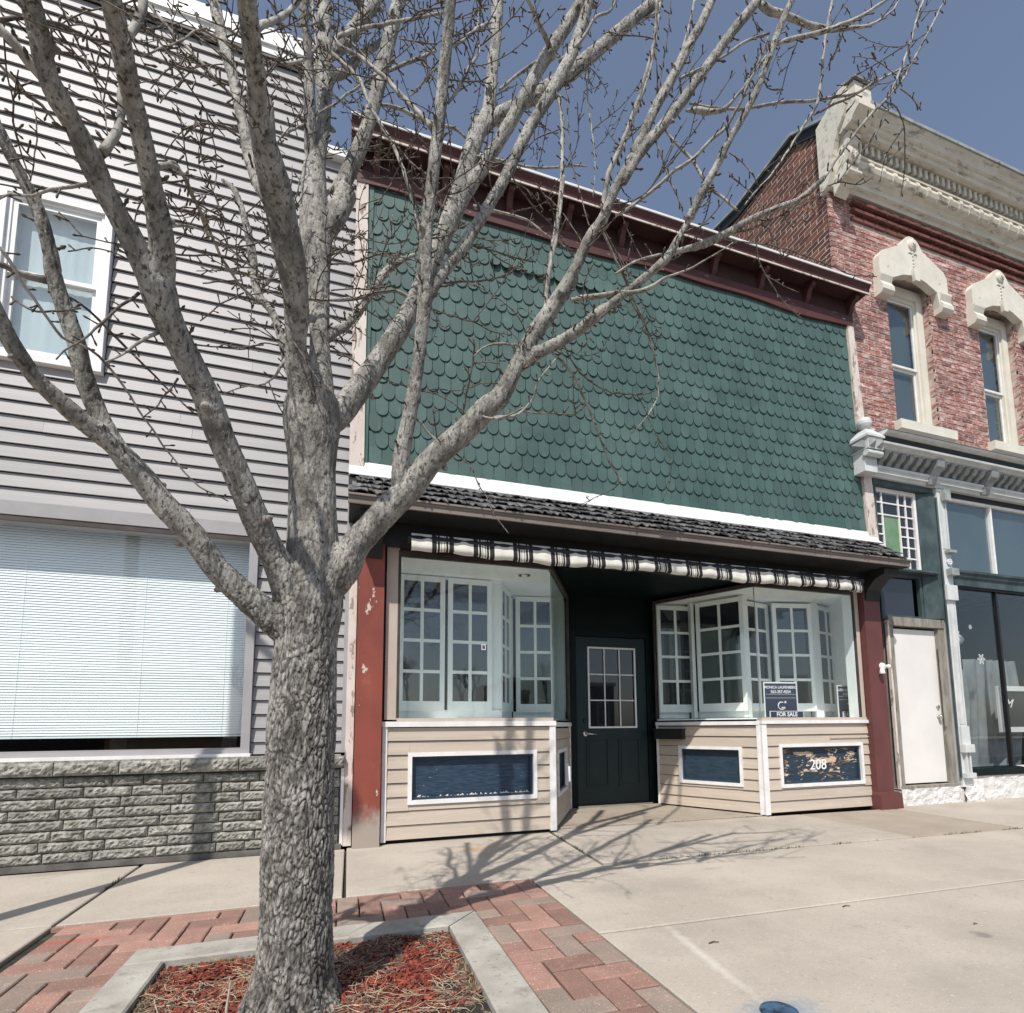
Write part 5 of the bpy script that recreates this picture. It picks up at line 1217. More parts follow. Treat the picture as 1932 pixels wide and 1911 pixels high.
# ================================================================== across the street (seen mirrored in the glass)
def far_building(x0, x1, h, mat, lab, nwin):
    t = thing('brick_building', lab, 'building', ((x0 + x1) / 2, -22, 0), 'low buildings across the street')
    obj('wall', MB().box(x0, x1, -26, -22, -.1, h), M[mat], t); bxo('parapet', x0 - .1, x1 + .1, -22.2, -21.9, h + .01, h + .25, M['cream'], t)
    k = (x1 - x0) / nwin
    for i in range(nwin):
        a = x0 + i * k + k * .25; w_ = bxo('window', a, a + k * .5, -21.99, -21.93, 1.0, 2.6, M['white_trim'], t); bxo('pane', a + .06, a + k * .5 - .06, -21.929, -21.92, 1.06, 2.54, M['pane_dark'], w_)
far_building(-16, -6.5, 3.6, 'facade_far', 'low red brick building across the street, leftmost in the reflections', 5)
far_building(-2.2, 2.0, 3.0, 'black_wood', 'small dark building across the street, mirrored in the shop door glass', 2)
far_building(9, 18, 3.7, 'facade_far', 'long brick building across the street, rightmost in the reflections', 5)
MAIN_LIMBS = [
[(-0.144,2.25,-0.072,0.1793),(-0.14,2.25,-0.002,0.163),(-0.136,2.25,0.06,0.1447),(-0.136,2.25,0.187,0.137),(-0.138,2.25,0.465,0.1342),(-0.142,2.25,0.751,0.1322),(-0.141,2.25,1.046,0.1303),(-0.138,2.25,1.289,0.1239),(-0.132,2.25,1.475,0.1334),(-0.124,2.25,1.645,0.1119),(-0.131,2.25,1.859,0.0962),(-0.14,2.25,2.077,0.1014),(-0.145,2.25,2.233,0.1191),(-0.142,2.25,2.324,0.1069)],
[(-0.141,2.25,1.279,0.0609),(-0.198,2.228,1.365,0.075),(-0.271,2.207,1.417,0.0609),(-0.422,2.158,1.551,0.0492),(-0.506,2.123,1.666,0.048),(-0.586,2.091,1.75,0.0452),(-0.646,2.064,1.827,0.0444),(-0.69,2.045,1.875,0.0422),(-0.713,2.033,1.904,0.0359),(-0.759,2.004,1.993,0.0317),(-0.797,1.967,2.112,0.0302),(-0.808,1.945,2.186,0.0285),(-0.828,1.924,2.252,0.0271),(-0.854,1.894,2.343,0.0255),(-0.863,1.867,2.427,0.0233),(-0.883,1.838,2.512,0.0211),(-0.911,1.811,2.577,0.0191),(-0.934,1.79,2.623,0.0188),(-0.953,1.769,2.669,0.0186),(-0.972,1.75,2.709,0.0179)],
[(-0.685,2.047,1.865,0.0332),(-0.718,2.018,1.908,0.0341),(-0.767,1.983,1.937,0.0323),(-0.823,1.937,1.979,0.0302),(-0.874,1.89,2.022,0.027),(-0.909,1.841,2.079,0.0256),(-0.927,1.8,2.133,0.0235),(-0.943,1.759,2.184,0.0224)],
[(-0.146,2.25,1.412,0.0867),(-0.184,2.216,1.506,0.0853),(-0.246,2.17,1.618,0.0561),(-0.306,2.121,1.734,0.0524),(-0.362,2.064,1.867,0.0508),(-0.415,2.009,1.985,0.05),(-0.454,1.958,2.093,0.0481),(-0.504,1.904,2.188,0.0472),(-0.543,1.86,2.26,0.0474),(-0.559,1.836,2.301,0.0524),(-0.569,1.811,2.346,0.0559),(-0.596,1.782,2.38,0.0411),(-0.628,1.738,2.438,0.0373),(-0.651,1.708,2.471,0.0339),(-0.676,1.67,2.511,0.0357),(-0.689,1.642,2.543,0.0375),(-0.709,1.602,2.58,0.0292),(-0.729,1.567,2.607,0.032),(-0.744,1.528,2.637,0.0277),(-0.744,1.495,2.672,0.0267),(-0.745,1.452,2.71,0.026),(-0.747,1.42,2.734,0.0254)],
[(-0.561,1.819,2.33,0.0421),(-0.544,1.77,2.402,0.038),(-0.543,1.715,2.472,0.037),(-0.549,1.668,2.523,0.0327),(-0.555,1.618,2.571,0.03),(-0.559,1.563,2.619,0.0285),(-0.565,1.507,2.658,0.0275),(-0.565,1.451,2.693,0.028),(-0.566,1.404,2.715,0.0275),(-0.564,1.36,2.734,0.0267)],
[(-0.118,2.25,1.455,0.0873),(-0.078,2.235,1.538,0.0824),(-0.016,2.217,1.623,0.0777),(0.035,2.2,1.716,0.0601),(0.105,2.182,1.803,0.0589),(0.171,2.165,1.883,0.0593),(0.237,2.15,1.953,0.0565),(0.31,2.129,2.062,0.052),(0.385,2.112,2.141,0.0524),(0.461,2.096,2.221,0.0511),(0.525,2.081,2.298,0.0498),(0.577,2.07,2.347,0.045),(0.616,2.059,2.412,0.0395),(0.648,2.046,2.489,0.0363),(0.687,2.035,2.562,0.0378),(0.719,2.023,2.634,0.0365),(0.773,2.009,2.717,0.0381),(0.827,1.994,2.808,0.0359),(0.882,1.979,2.899,0.0337),(0.823,1.966,2.786,0.0295),(0.881,1.945,2.914,0.0261),(0.94,1.924,3.055,0.0251),(1,1.908,3.152,0.0253),(1.048,1.889,3.281,0.0242),(1.101,1.874,3.382,0.0246),(1.157,1.854,3.515,0.0239),(1.239,1.827,3.704,0.0242),(1.307,1.808,3.837,0.0243),(1.384,1.784,4.006,0.0237),(1.445,1.768,4.125,0.0227),(1.498,1.75,4.258,0.0215)],
[(1.085,1.88,3.322,0.023),(1.148,1.857,3.444,0.0239),(1.254,1.828,3.594,0.0241),(1.355,1.801,3.738,0.0259),(1.405,1.786,3.822,0.0236),(1.483,1.765,3.94,0.0238),(1.57,1.741,4.078,0.0231),(1.66,1.719,4.204,0.0233),(1.733,1.7,4.317,0.0227)],
[(0.641,2.049,2.475,0.0285),(0.68,2.037,2.508,0.0286),(0.739,2.02,2.556,0.0287),(0.819,2,2.604,0.0265),(0.919,1.973,2.674,0.0253),(1.02,1.943,2.772,0.0261),(0.916,1.919,2.659,0.021),(1.055,1.879,2.777,0.0194),(1.172,1.845,2.883,0.0196),(1.255,1.819,2.969,0.0214),(1.299,1.798,3.054,0.0161),(1.356,1.771,3.158,0.0149),(1.423,1.738,3.293,0.0144),(1.277,1.697,3.032,0.0193),(1.323,1.668,3.142,0.0179),(1.372,1.644,3.232,0.0179),(1.425,1.613,3.351,0.0164),(1.481,1.585,3.456,0.0164),(1.528,1.557,3.56,0.0164),(1.564,1.527,3.673,0.0164),(1.593,1.501,3.77,0.0156),(1.624,1.479,3.856,0.0148),(1.657,1.459,3.929,0.0141)],
[(1.274,1.816,2.985,0.0131),(1.314,1.803,3.001,0.0131),(1.396,1.776,3.025,0.0188),(1.494,1.743,3.075,0.018),(1.6,1.705,3.141,0.0157),(1.707,1.669,3.192,0.0149),(1.799,1.638,3.235,0.0134),(1.896,1.598,3.323,0.0134)],
[(0.207,2.158,1.912,0.0418),(0.193,2.144,1.978,0.0378),(0.2,2.118,2.094,0.0351),(0.226,2.084,2.248,0.0311),(0.244,2.051,2.4,0.0291),(0.257,2.018,2.549,0.029),(0.263,1.991,2.665,0.0329),(0.264,1.984,2.697,0.0314),(0.256,1.944,2.863,0.0276),(0.274,1.891,3.089,0.0259),(0.289,1.845,3.278,0.0264),(0.298,1.807,3.431,0.0255),(0.308,1.769,3.581,0.0232),(0.31,1.739,3.697,0.0231)],
[(-0.152,2.25,2.144,0.0418),(-0.107,2.265,2.208,0.049),(-0.059,2.28,2.266,0.0564),(0.021,2.31,2.413,0.0547),(0.105,2.342,2.584,0.0512),(0.195,2.377,2.783,0.0493),(0.26,2.404,2.947,0.0449),(0.291,2.418,3.04,0.0417),(0.305,2.424,3.079,0.0436),(0.359,2.451,3.261,0.0491),(0.416,2.475,3.428,0.0479),(0.495,2.509,3.681,0.0541),(0.561,2.548,3.989,0.0485),(0.617,2.575,4.204,0.0486),(0.673,2.593,4.361,0.0404),(0.703,2.627,4.646,0.0372),(0.734,2.66,4.943,0.0371),(0.762,2.7,5.31,0.0381)],
[(0.616,2.572,4.178,0.0396),(0.692,2.587,4.304,0.0378),(0.781,2.602,4.413,0.0369),(0.895,2.618,4.531,0.0367),(1.003,2.635,4.661,0.0417),(1.167,2.659,4.87,0.0419),(1.439,2.699,5.245,0.0405),(1.662,2.729,5.563,0.0397),(1.916,2.761,5.911,0.0375)],
[(0.505,2.509,3.673,0.0423),(0.562,2.506,3.784,0.038),(0.629,2.504,3.911,0.036),(0.749,2.498,4.166,0.0363),(0.853,2.494,4.403,0.037),(0.961,2.489,4.66,0.0377),(1.095,2.484,4.925,0.0375),(1.212,2.479,5.168,0.0371)],
[(0.272,1.991,2.667,0.0287),(0.324,2.009,2.782,0.0278),(0.426,2.037,2.974,0.0273),(0.537,2.07,3.219,0.0269),(0.628,2.097,3.428,0.0277),(0.716,2.125,3.666,0.027),(0.797,2.147,3.857,0.0294),(0.882,2.167,4.044,0.0319),(0.995,2.196,4.324,0.0321),(1.085,2.224,4.617,0.0284),(1.152,2.246,4.845,0.0281)],
[(-0.142,2.25,2.211,0.085),(-0.15,2.216,2.268,0.0923),(-0.199,2.114,2.418,0.0438),(-0.198,2.052,2.511,0.0484),(-0.203,1.997,2.586,0.0509),(-0.218,1.942,2.652,0.0568),(-0.234,1.886,2.711,0.0552),(-0.25,1.83,2.765,0.0554),(-0.262,1.792,2.795,0.0543),(-0.292,1.679,2.874,0.0354),(-0.291,1.616,2.916,0.0325),(-0.296,1.563,2.942,0.0312),(-0.297,1.511,2.965,0.0303),(-0.299,1.469,2.978,0.0295),(-0.299,1.45,2.983,0.0287)],
[(-0.257,1.811,2.787,0.0228),(-0.272,1.787,2.883,0.0245),(-0.279,1.767,2.963,0.0243),(-0.283,1.754,3.017,0.0205),(-0.287,1.75,3.028,0.0111)],
[(-0.279,1.836,2.742,0.023),(-0.325,1.89,2.863,0.0226),(-0.366,1.953,3.023,0.0234),(-0.418,2.047,3.286,0.0239),(-0.467,2.125,3.51,0.0244),(-0.515,2.19,3.703,0.0247),(-0.561,2.255,3.905,0.026),(-0.593,2.308,4.082,0.0267)],
[(-0.2,2.186,2.308,0.0196),(-0.236,2.223,2.408,0.0191),(-0.267,2.268,2.544,0.0183),(-0.316,2.321,2.704,0.0187),(-0.373,2.356,2.79,0.0202),(-0.405,2.398,2.926,0.0214),(-0.431,2.446,3.094,0.021),(-0.482,2.505,3.3,0.0171),(-0.525,2.542,3.422,0.0146),(-0.581,2.568,3.482,0.0101)],
[(-0.138,2.25,2.211,0.0851),(-0.126,2.267,2.314,0.0755),(-0.127,2.304,2.538,0.0471),(-0.137,2.337,2.742,0.0464),(-0.15,2.369,2.953,0.0548),(-0.165,2.397,3.137,0.0736),(-0.187,2.448,3.5,0.0592),(-0.177,2.467,3.641,0.0427),(-0.162,2.486,3.789,0.0366),(-0.158,2.509,3.972,0.0386),(-0.163,2.537,4.194,0.0463),(-0.169,2.551,4.306,0.0425),(-0.175,2.574,4.498,0.0373),(-0.183,2.6,4.72,0.038)],
[(-0.189,2.456,3.566,0.0344),(-0.205,2.442,3.634,0.0303),(-0.211,2.415,3.777,0.0289),(-0.217,2.388,3.92,0.0261),(-0.225,2.36,4.059,0.0239),(-0.241,2.342,4.146,0.0232),(-0.25,2.318,4.262,0.0231)],
[(-0.17,2.397,3.136,0.0401),(-0.123,2.416,3.237,0.0499),(-0.083,2.434,3.338,0.0498),(-0.043,2.46,3.49,0.0508),(-0.077,2.469,3.471,0.043),(-0.044,2.491,3.612,0.0403),(-0.009,2.513,3.745,0.0401),(0.039,2.544,3.95,0.0365),(0.08,2.579,4.197,0.0375),(0.114,2.613,4.436,0.0394),(0.15,2.647,4.686,0.0393),(0.202,2.688,5.011,0.0395)],
[(-0.158,2.55,4.29,0.0311),(-0.113,2.588,4.4,0.0376),(-0.072,2.628,4.525,0.0385),(-0.024,2.678,4.691,0.0366),(0.039,2.743,4.919,0.0373),(0.087,2.8,5.128,0.0374)],
[(-0.159,2.534,4.166,0.0196),(-0.109,2.585,4.246,0.0273),(-0.057,2.642,4.373,0.0267),(-0.002,2.721,4.582,0.0216),(0.069,2.791,4.757,0.0192),(0.152,2.877,4.993,0.0133)],
[(-0.111,2.318,2.633,0.0255),(-0.073,2.355,2.702,0.0226),(-0.025,2.398,2.778,0.0215),(0.043,2.477,2.954,0.0215),(0.107,2.558,3.15,0.0225),(0.166,2.614,3.29,0.0212),(0.239,2.666,3.406,0.0152),(0.309,2.709,3.495,0.0117)]]
BRANCHES = [
[(-0.661,1.642,2.57,0.0151),(-0.647,1.662,2.649,0.0149),(-0.644,1.679,2.723,0.0147),(-0.65,1.696,2.794,0.0133),(-0.664,1.713,2.864,0.0107)],
[(-0.548,1.442,2.714,0.0133),(-0.539,1.463,2.795,0.0141),(-0.537,1.478,2.856,0.0143),(-0.54,1.495,2.923,0.0133)],
[(-0.742,1.54,2.621,0.0174),(-0.777,1.513,2.641,0.0159),(-0.802,1.491,2.662,0.0142),(-0.823,1.474,2.67,0.0131)],
[(-0.875,1.891,2.341,0.0152),(-0.899,1.875,2.328,0.0136),(-0.925,1.857,2.317,0.0128),(-0.947,1.839,2.319,0.0119),(-0.965,1.825,2.313,0.0104)],
[(-0.818,1.477,2.689,0.0076),(-0.79,1.505,2.744,0.0071),(-0.759,1.534,2.791,0.0066),(-0.725,1.563,2.827,0.0068),(-0.692,1.593,2.847,0.0062),(-0.668,1.614,2.854,0.0057),(-0.654,1.626,2.858,0.0048)],
[(-0.536,1.471,2.705,0.0041),(-0.517,1.486,2.739,0.0036),(-0.494,1.504,2.791,0.004),(-0.469,1.522,2.84,0.0043),(-0.436,1.549,2.928,0.0048),(-0.415,1.562,2.967,0.0045),(-0.435,1.571,2.973,0.0065),(-0.397,1.596,2.99,0.0053),(-0.363,1.616,3.01,0.0058),(-0.318,1.641,3.032,0.0063),(-0.277,1.664,3.047,0.0071),(-0.241,1.681,3.077,0.0069),(-0.191,1.704,3.136,0.0082),(-0.153,1.724,3.214,0.0084),(-0.14,1.735,3.259,0.0069),(-0.151,1.756,3.35,0.0043),(-0.16,1.783,3.469,0.0032)],
[(-0.691,1.67,2.494,0.0089),(-0.742,1.676,2.474,0.0075),(-0.788,1.681,2.456,0.007),(-0.825,1.685,2.429,0.0064),(-0.875,1.691,2.423,0.0049),(-0.902,1.694,2.401,0.0039)],
[(-0.891,1.7,2.273,0.0083),(-0.861,1.747,2.22,0.0076),(-0.826,1.791,2.17,0.0073),(-0.795,1.826,2.13,0.0069),(-0.744,1.859,2.128,0.0066),(-0.706,1.887,2.102,0.0067),(-0.667,1.922,2.054,0.0063),(-0.634,1.952,2.005,0.0058),(-0.604,1.978,1.962,0.0053),(-0.544,2.025,1.882,0.0052),(-0.484,2.062,1.823,0.005),(-0.443,2.081,1.81,0.0045),(-0.4,2.1,1.796,0.0039)],
[(-0.933,1.85,2.238,0.0058),(-0.861,1.83,2.195,0.0053),(-0.746,1.8,2.212,0.0048)],
[(-0.871,1.899,2.31,0.0051),(-0.827,1.938,2.329,0.006),(-0.78,1.985,2.312,0.007),(-0.729,2.038,2.278,0.0072),(-0.673,2.091,2.239,0.0066),(-0.613,2.144,2.195,0.006),(-0.54,2.199,2.149,0.0044)],
[(-0.616,1.815,2.306,0.0073),(-0.647,1.789,2.234,0.0064),(-0.675,1.763,2.162,0.0062),(-0.7,1.734,2.084,0.0047),(-0.726,1.711,2.033,0.0039),(-0.746,1.689,1.978,0.0032)],
[(-0.575,1.864,2.222,0.0082),(-0.603,1.837,2.172,0.0073),(-0.631,1.804,2.103,0.0057),(-0.663,1.768,2.042,0.0041)],
[(-0.526,1.927,2.12,0.0062),(-0.55,1.902,2.051,0.0046),(-0.572,1.877,1.984,0.0037),(-0.595,1.856,1.937,0.0029)],
[(-0.898,1.693,2.409,0.0051),(-0.862,1.7,2.435,0.0046),(-0.828,1.706,2.452,0.004)],
[(-0.533,1.638,2.571,0.0102),(-0.514,1.69,2.637,0.0106),(-0.499,1.747,2.667,0.0088),(-0.492,1.831,2.681,0.0077),(-0.479,1.927,2.692,0.0081),(-0.463,2.038,2.689,0.0086),(-0.439,2.119,2.69,0.009),(-0.41,2.192,2.69,0.0084),(-0.355,2.283,2.705,0.0078)],
[(-0.522,1.673,2.535,0.0042),(-0.487,1.767,2.61,0.0044),(-0.435,1.884,2.691,0.0048),(-0.381,1.986,2.751,0.0043),(-0.319,2.104,2.79,0.0036)],
[(-0.52,1.725,2.471,0.0085),(-0.487,1.807,2.558,0.0068),(-0.448,1.896,2.619,0.0056),(-0.407,1.987,2.66,0.0051),(-0.328,2.135,2.715,0.0046)],
[(-0.528,1.765,2.418,0.0051),(-0.49,1.861,2.506,0.005),(-0.444,1.956,2.604,0.0049),(-0.389,2.059,2.672,0.0044)],
[(-0.484,1.896,2.225,0.0031),(-0.409,1.869,2.215,0.0039),(-0.336,1.842,2.213,0.0039),(-0.268,1.818,2.219,0.0035)],
[(-0.636,1.766,2.372,0.0028),(-0.677,1.764,2.382,0.0032),(-0.717,1.762,2.376,0.0031),(-0.755,1.76,2.356,0.0027),(-0.772,1.76,2.35,0.0022)],
[(-0.655,1.746,2.395,0.0022),(-0.701,1.746,2.393,0.0028),(-0.736,1.747,2.394,0.0024),(-0.767,1.747,2.43,0.0022),(-0.794,1.748,2.452,0.0022)],
[(-0.789,2.208,3.795,0.0093),(-0.714,2.178,3.697,0.0092),(-0.64,2.147,3.599,0.0091),(-0.574,2.121,3.52,0.0084),(-0.509,2.091,3.423,0.0083),(-0.452,2.068,3.355,0.0076),(-0.397,2.047,3.305,0.0076)],
[(-0.643,1.642,2.56,0.0035),(-0.724,1.772,2.857,0.0033),(-0.809,1.868,3.077,0.0035),(-0.89,1.949,3.263,0.0036),(-0.965,2.02,3.434,0.0037),(-0.994,2.045,3.493,0.0031)],
[(-0.531,1.471,2.82,0.0033),(-0.519,1.57,2.877,0.0041),(-0.503,1.673,2.924,0.0043),(-0.484,1.753,2.955,0.0043),(-0.457,1.84,2.984,0.0042),(-0.431,1.902,3.004,0.0031)],
[(-0.628,2.178,3.243,0.0049),(-0.591,2.144,3.258,0.0063),(-0.519,2.096,3.245,0.0062),(-0.42,2.029,3.194,0.0061),(-0.377,1.996,3.146,0.0053)],
[(-0.531,1.643,2.567,0.0073),(-0.524,1.719,2.674,0.0082),(-0.517,1.779,2.716,0.008),(-0.523,1.902,2.764,0.0079),(-0.52,2.028,2.807,0.0084),(-0.524,2.156,2.831,0.0083)],
[(-0.685,2.092,3.26,0.0027),(-0.671,2.097,3.302,0.004),(-0.626,2.109,3.404,0.0041),(-0.574,2.121,3.513,0.0042)],
[(-0.932,1.7,2.806,0.0065),(-0.914,1.742,2.809,0.0078),(-0.901,1.77,2.808,0.009),(-0.88,1.799,2.822,0.0081),(-0.855,1.85,2.811,0.0028)],
[(-0.813,1.481,2.689,0.0026),(-0.829,1.541,2.619,0.0027),(-0.83,1.577,2.578,0.0028),(-0.839,1.611,2.531,0.0024),(-0.824,1.669,2.464,0.0022)],
[(-0.906,1.808,2.828,0.0027),(-0.893,1.81,2.762,0.0027),(-0.892,1.812,2.674,0.0024),(-0.897,1.813,2.584,0.0022)],
[(-0.163,2.372,2.971,0.0061),(-0.117,2.393,3.07,0.0054),(-0.06,2.411,3.142,0.0055),(-0.018,2.427,3.219,0.0046),(0.024,2.443,3.298,0.0042)],
[(-0.175,2.323,2.641,0.0059),(-0.111,2.333,2.626,0.006),(-0.045,2.343,2.602,0.0061),(0.022,2.354,2.577,0.0053),(0.073,2.362,2.546,0.0053),(0.16,2.374,2.543,0.0045)],
[(-0.217,2.417,3.269,0.0099),(-0.178,2.436,3.35,0.0109),(-0.13,2.459,3.449,0.0102),(-0.09,2.484,3.572,0.0095)],
[(-0.378,2.362,2.811,0.0093),(-0.325,2.34,2.89,0.0101),(-0.295,2.318,2.972,0.0084),(-0.288,2.3,3.04,0.0059),(-0.258,2.279,3.122,0.005),(-0.236,2.258,3.201,0.005),(-0.222,2.237,3.278,0.005)],
[(-0.354,2.3,2.785,0.0041),(-0.282,2.271,2.745,0.0049),(-0.18,2.233,2.732,0.0049),(-0.079,2.194,2.719,0.0057),(0.013,2.159,2.719,0.0065),(0.074,2.133,2.745,0.0073),(0.16,2.1,2.754,0.0073)],
[(-0.097,2.343,2.682,0.006),(-0.004,2.366,2.616,0.0044),(-0.062,2.376,2.611,0.0061)],
[(-0.095,2.358,2.892,0.0053),(-0.012,2.345,2.913,0.0053),(0.064,2.333,2.923,0.0062),(0.176,2.315,2.953,0.0063)],
[(-0.108,2.38,3.032,0.0062),(-0.007,2.397,3.085,0.0073),(0.098,2.415,3.171,0.0074),(0.182,2.428,3.212,0.0066)],
[(-0.541,2.189,2.514,0.0038),(-0.481,2.201,2.604,0.0046),(-0.404,2.215,2.685,0.0047)],
[(-0.535,2.161,2.648,0.0045),(-0.471,2.164,2.672,0.0053),(-0.404,2.168,2.701,0.0054)],
[(-0.406,2.374,2.524,0.0029),(-0.402,2.365,2.644,0.0033),(-0.402,2.356,2.764,0.0029)],
[(-0.601,2.337,2.508,0.0032),(-0.512,2.318,2.506,0.004),(-0.408,2.296,2.506,0.0048),(-0.335,2.28,2.537,0.0048),(-0.251,2.262,2.526,0.0057)],
[(-0.24,2.245,2.482,0.0121),(-0.258,2.22,2.427,0.0095),(-0.275,2.191,2.362,0.007),(-0.309,2.152,2.289,0.0053),(-0.378,2.091,2.221,0.0036),(-0.44,2.027,2.14,0.0028)],
[(-0.226,2.083,2.463,0.006),(-0.179,2.053,2.372,0.0052),(-0.126,2.019,2.274,0.0044),(-0.075,1.99,2.196,0.0036)],
[(-0.295,1.54,2.957,0.0131),(-0.279,1.572,3.05,0.0127),(-0.242,1.607,3.135,0.0122),(-0.21,1.642,3.237,0.0108),(-0.194,1.664,3.305,0.0101)],
[(-0.218,2.421,3.752,0.0079),(-0.169,2.401,3.789,0.0084),(-0.096,2.374,3.839,0.0089),(-0.023,2.344,3.898,0.0095),(0.051,2.316,3.952,0.0095),(0.075,2.306,3.974,0.009),(0.124,2.286,4.016,0.0068),(0.153,2.272,4.048,0.0053)],
[(-0.209,2.579,4.53,0.0103),(-0.127,2.584,4.501,0.011),(-0.06,2.588,4.469,0.0111),(0.009,2.592,4.424,0.0112),(0.09,2.597,4.371,0.0107),(0.142,2.6,4.349,0.009)],
[(0.338,2.282,4.455,0.0079),(0.387,2.256,4.379,0.0087),(-0.077,2.071,3.789,0.0119),(0.01,2.016,3.643,0.011),(0.094,1.968,3.534,0.0115),(0.168,1.917,3.404,0.0121),(0.228,1.878,3.308,0.0126),(0.259,1.854,3.245,0.0139)],
[(-0.215,2.323,4.251,0.0124),(-0.176,2.292,4.035,0.0138),(-0.136,2.279,3.97,0.013),(-0.065,2.26,3.902,0.0122),(0.006,2.239,3.814,0.0121),(0.039,2.221,3.704,0.0112),(0.094,2.2,3.592,0.0112),(0.149,2.178,3.481,0.0111),(0.195,2.152,3.328,0.011),(0.232,2.123,3.156,0.0108),(0.25,2.104,3.042,0.0099)],
[(-0.3,2.272,3.476,0.0097),(-0.257,2.354,3.625,0.0081),(-0.218,2.421,3.746,0.0079)],
[(-0.186,2.412,4.318,0.0038),(-0.184,2.458,4.207,0.006),(-0.157,2.495,4.13,0.005),(-0.109,2.523,4.276,0.0068),(-0.027,2.557,4.264,0.0075),(0.035,2.586,4.234,0.0076)],
[(0.155,2.07,3.873,0.0054),(0.226,1.897,3.655,0.0057),(0.266,1.783,3.511,0.0054)],
[(0.133,2.606,4.392,0.0115),(0.217,2.612,4.479,0.0126),(0.313,2.619,4.573,0.0128),(0.392,2.624,4.66,0.011)],
[(0.108,2.572,4.146,0.0122),(0.2,2.586,4.178,0.0133),(0.296,2.601,4.179,0.0135),(0.415,2.618,4.2,0.0128),(0.497,2.629,4.222,0.011),(0.581,2.643,4.191,0.0091)],
[(0.205,2.083,3.638,0.0062),(0.245,1.92,3.527,0.0079),(0.27,1.805,3.439,0.0075)],
[(0.317,1.832,3.344,0.0077),(0.364,1.854,3.454,0.01),(0.413,1.885,3.611,0.011),(0.456,1.906,3.725,0.0075),(0.456,1.937,3.889,0.0046),(0.479,1.969,4.07,0.0039)],
[(0.321,1.786,3.523,0.0069),(0.386,1.86,3.691,0.0087),(0.465,1.946,3.897,0.01),(0.539,2.011,4.048,0.0072)],
[(0.164,2.012,3.868,0.0045),(0.222,1.882,3.772,0.0057),(0.287,1.753,3.635,0.0047)],
[(0.306,1.813,3.418,0.0048),(0.411,1.981,3.665,0.0061),(0.531,2.148,3.925,0.0059)],
[(0.741,2.611,4.537,0.0103),(0.815,2.57,4.598,0.0113),(0.908,2.523,4.659,0.0113),(0.972,2.488,4.71,0.0092)],
[(1.026,2.488,4.699,0.0205),(0.95,2.428,4.725,0.017),(0.877,2.373,4.74,0.0156),(0.821,2.327,4.75,0.0143),(0.806,2.313,4.754,0.0133)],
[(0.901,2.167,4.042,0.0116),(0.921,2.151,3.91,0.0123),(0.908,2.127,3.701,0.0121),(0.897,2.107,3.532,0.0111),(0.879,2.09,3.386,0.0117),(0.852,2.074,3.251,0.0107),(0.812,2.047,3.036,0.0113),(0.785,2.026,2.871,0.0134),(0.768,2.007,2.733,0.0117)],
[(0.932,2.189,4.256,0.0127),(0.998,2.178,4.333,0.011),(1.055,2.167,4.417,0.011),(1.111,2.153,4.53,0.0102),(1.19,2.143,4.594,0.0093),(1.229,2.133,4.674,0.0084)],
[(1.163,2.654,4.786,0.0077),(1.323,2.677,5.01,0.009),(1.494,2.703,5.275,0.0105),(1.643,2.724,5.491,0.012),(1.891,2.752,5.786,0.0112)],
[(0.899,2.03,3.881,0.0042),(0.888,2.011,3.731,0.005),(0.885,1.99,3.576,0.0049),(0.891,1.968,3.428,0.0048),(0.912,1.945,3.278,0.0048),(0.939,1.917,3.103,0.0039)],
[(1.316,2.676,5.005,0.0068),(1.309,2.657,4.787,0.0078),(1.318,2.636,4.566,0.0077),(1.326,2.614,4.335,0.0065),(1.316,2.6,4.184,0.0054),(1.294,2.586,4.032,0.0048)],
[(0.551,2.548,3.986,0.0107),(0.668,2.501,3.965,0.0106),(0.776,2.456,3.922,0.0106),(0.873,2.415,3.891,0.0096),(0.979,2.371,3.881,0.0086),(1.067,2.335,3.884,0.0086),(1.128,2.309,3.872,0.0057)],
[(0.019,2.456,3.582,0.0043),(0.155,2.478,3.647,0.0054),(0.289,2.499,3.715,0.0055),(0.479,2.527,3.814,0.0047)],
[(0.253,1.891,3.082,0.0042),(0.2,1.982,3.216,0.0044),(0.156,2.067,3.359,0.0045),(0.093,2.175,3.545,0.0047)],
[(0.275,1.934,2.913,0.005),(0.341,2.035,3.138,0.0045),(0.406,2.14,3.388,0.004)],
[(0.693,2.111,3.549,0.0042),(0.761,2.1,3.654,0.005),(0.839,2.091,3.712,0.0051),(0.883,2.087,3.742,0.0043)],
[(0.339,2.006,2.752,0.0066),(0.415,2.052,2.818,0.0068),(0.504,2.102,2.884,0.0063),(0.62,2.165,2.994,0.0066),(0.703,2.21,3.092,0.0059),(0.793,2.26,3.218,0.0044),(0.89,2.314,3.362,0.0036)],
[(0.45,2.04,2.984,0.0046),(0.569,2.132,3.076,0.0057),(0.7,2.227,3.162,0.006),(0.818,2.304,3.244,0.0045)],
[(0.296,2.002,2.627,0.005),(0.391,2.041,2.649,0.0052),(0.474,2.074,2.67,0.005),(0.563,2.109,2.675,0.0047),(0.654,2.141,2.703,0.0032)],
[(-0.178,2.254,2.744,0.0083),(-0.095,2.284,2.789,0.0085),(0.001,2.317,2.848,0.0088),(0.117,2.355,2.936,0.0099),(0.183,2.375,2.978,0.0109),(0.234,2.391,2.978,0.0119),(0.278,2.407,2.964,0.0112)],
[(0.061,2.485,3.234,0.0061),(0.153,2.468,3.236,0.0079),(0.22,2.455,3.225,0.0079),(0.288,2.442,3.214,0.0062)],
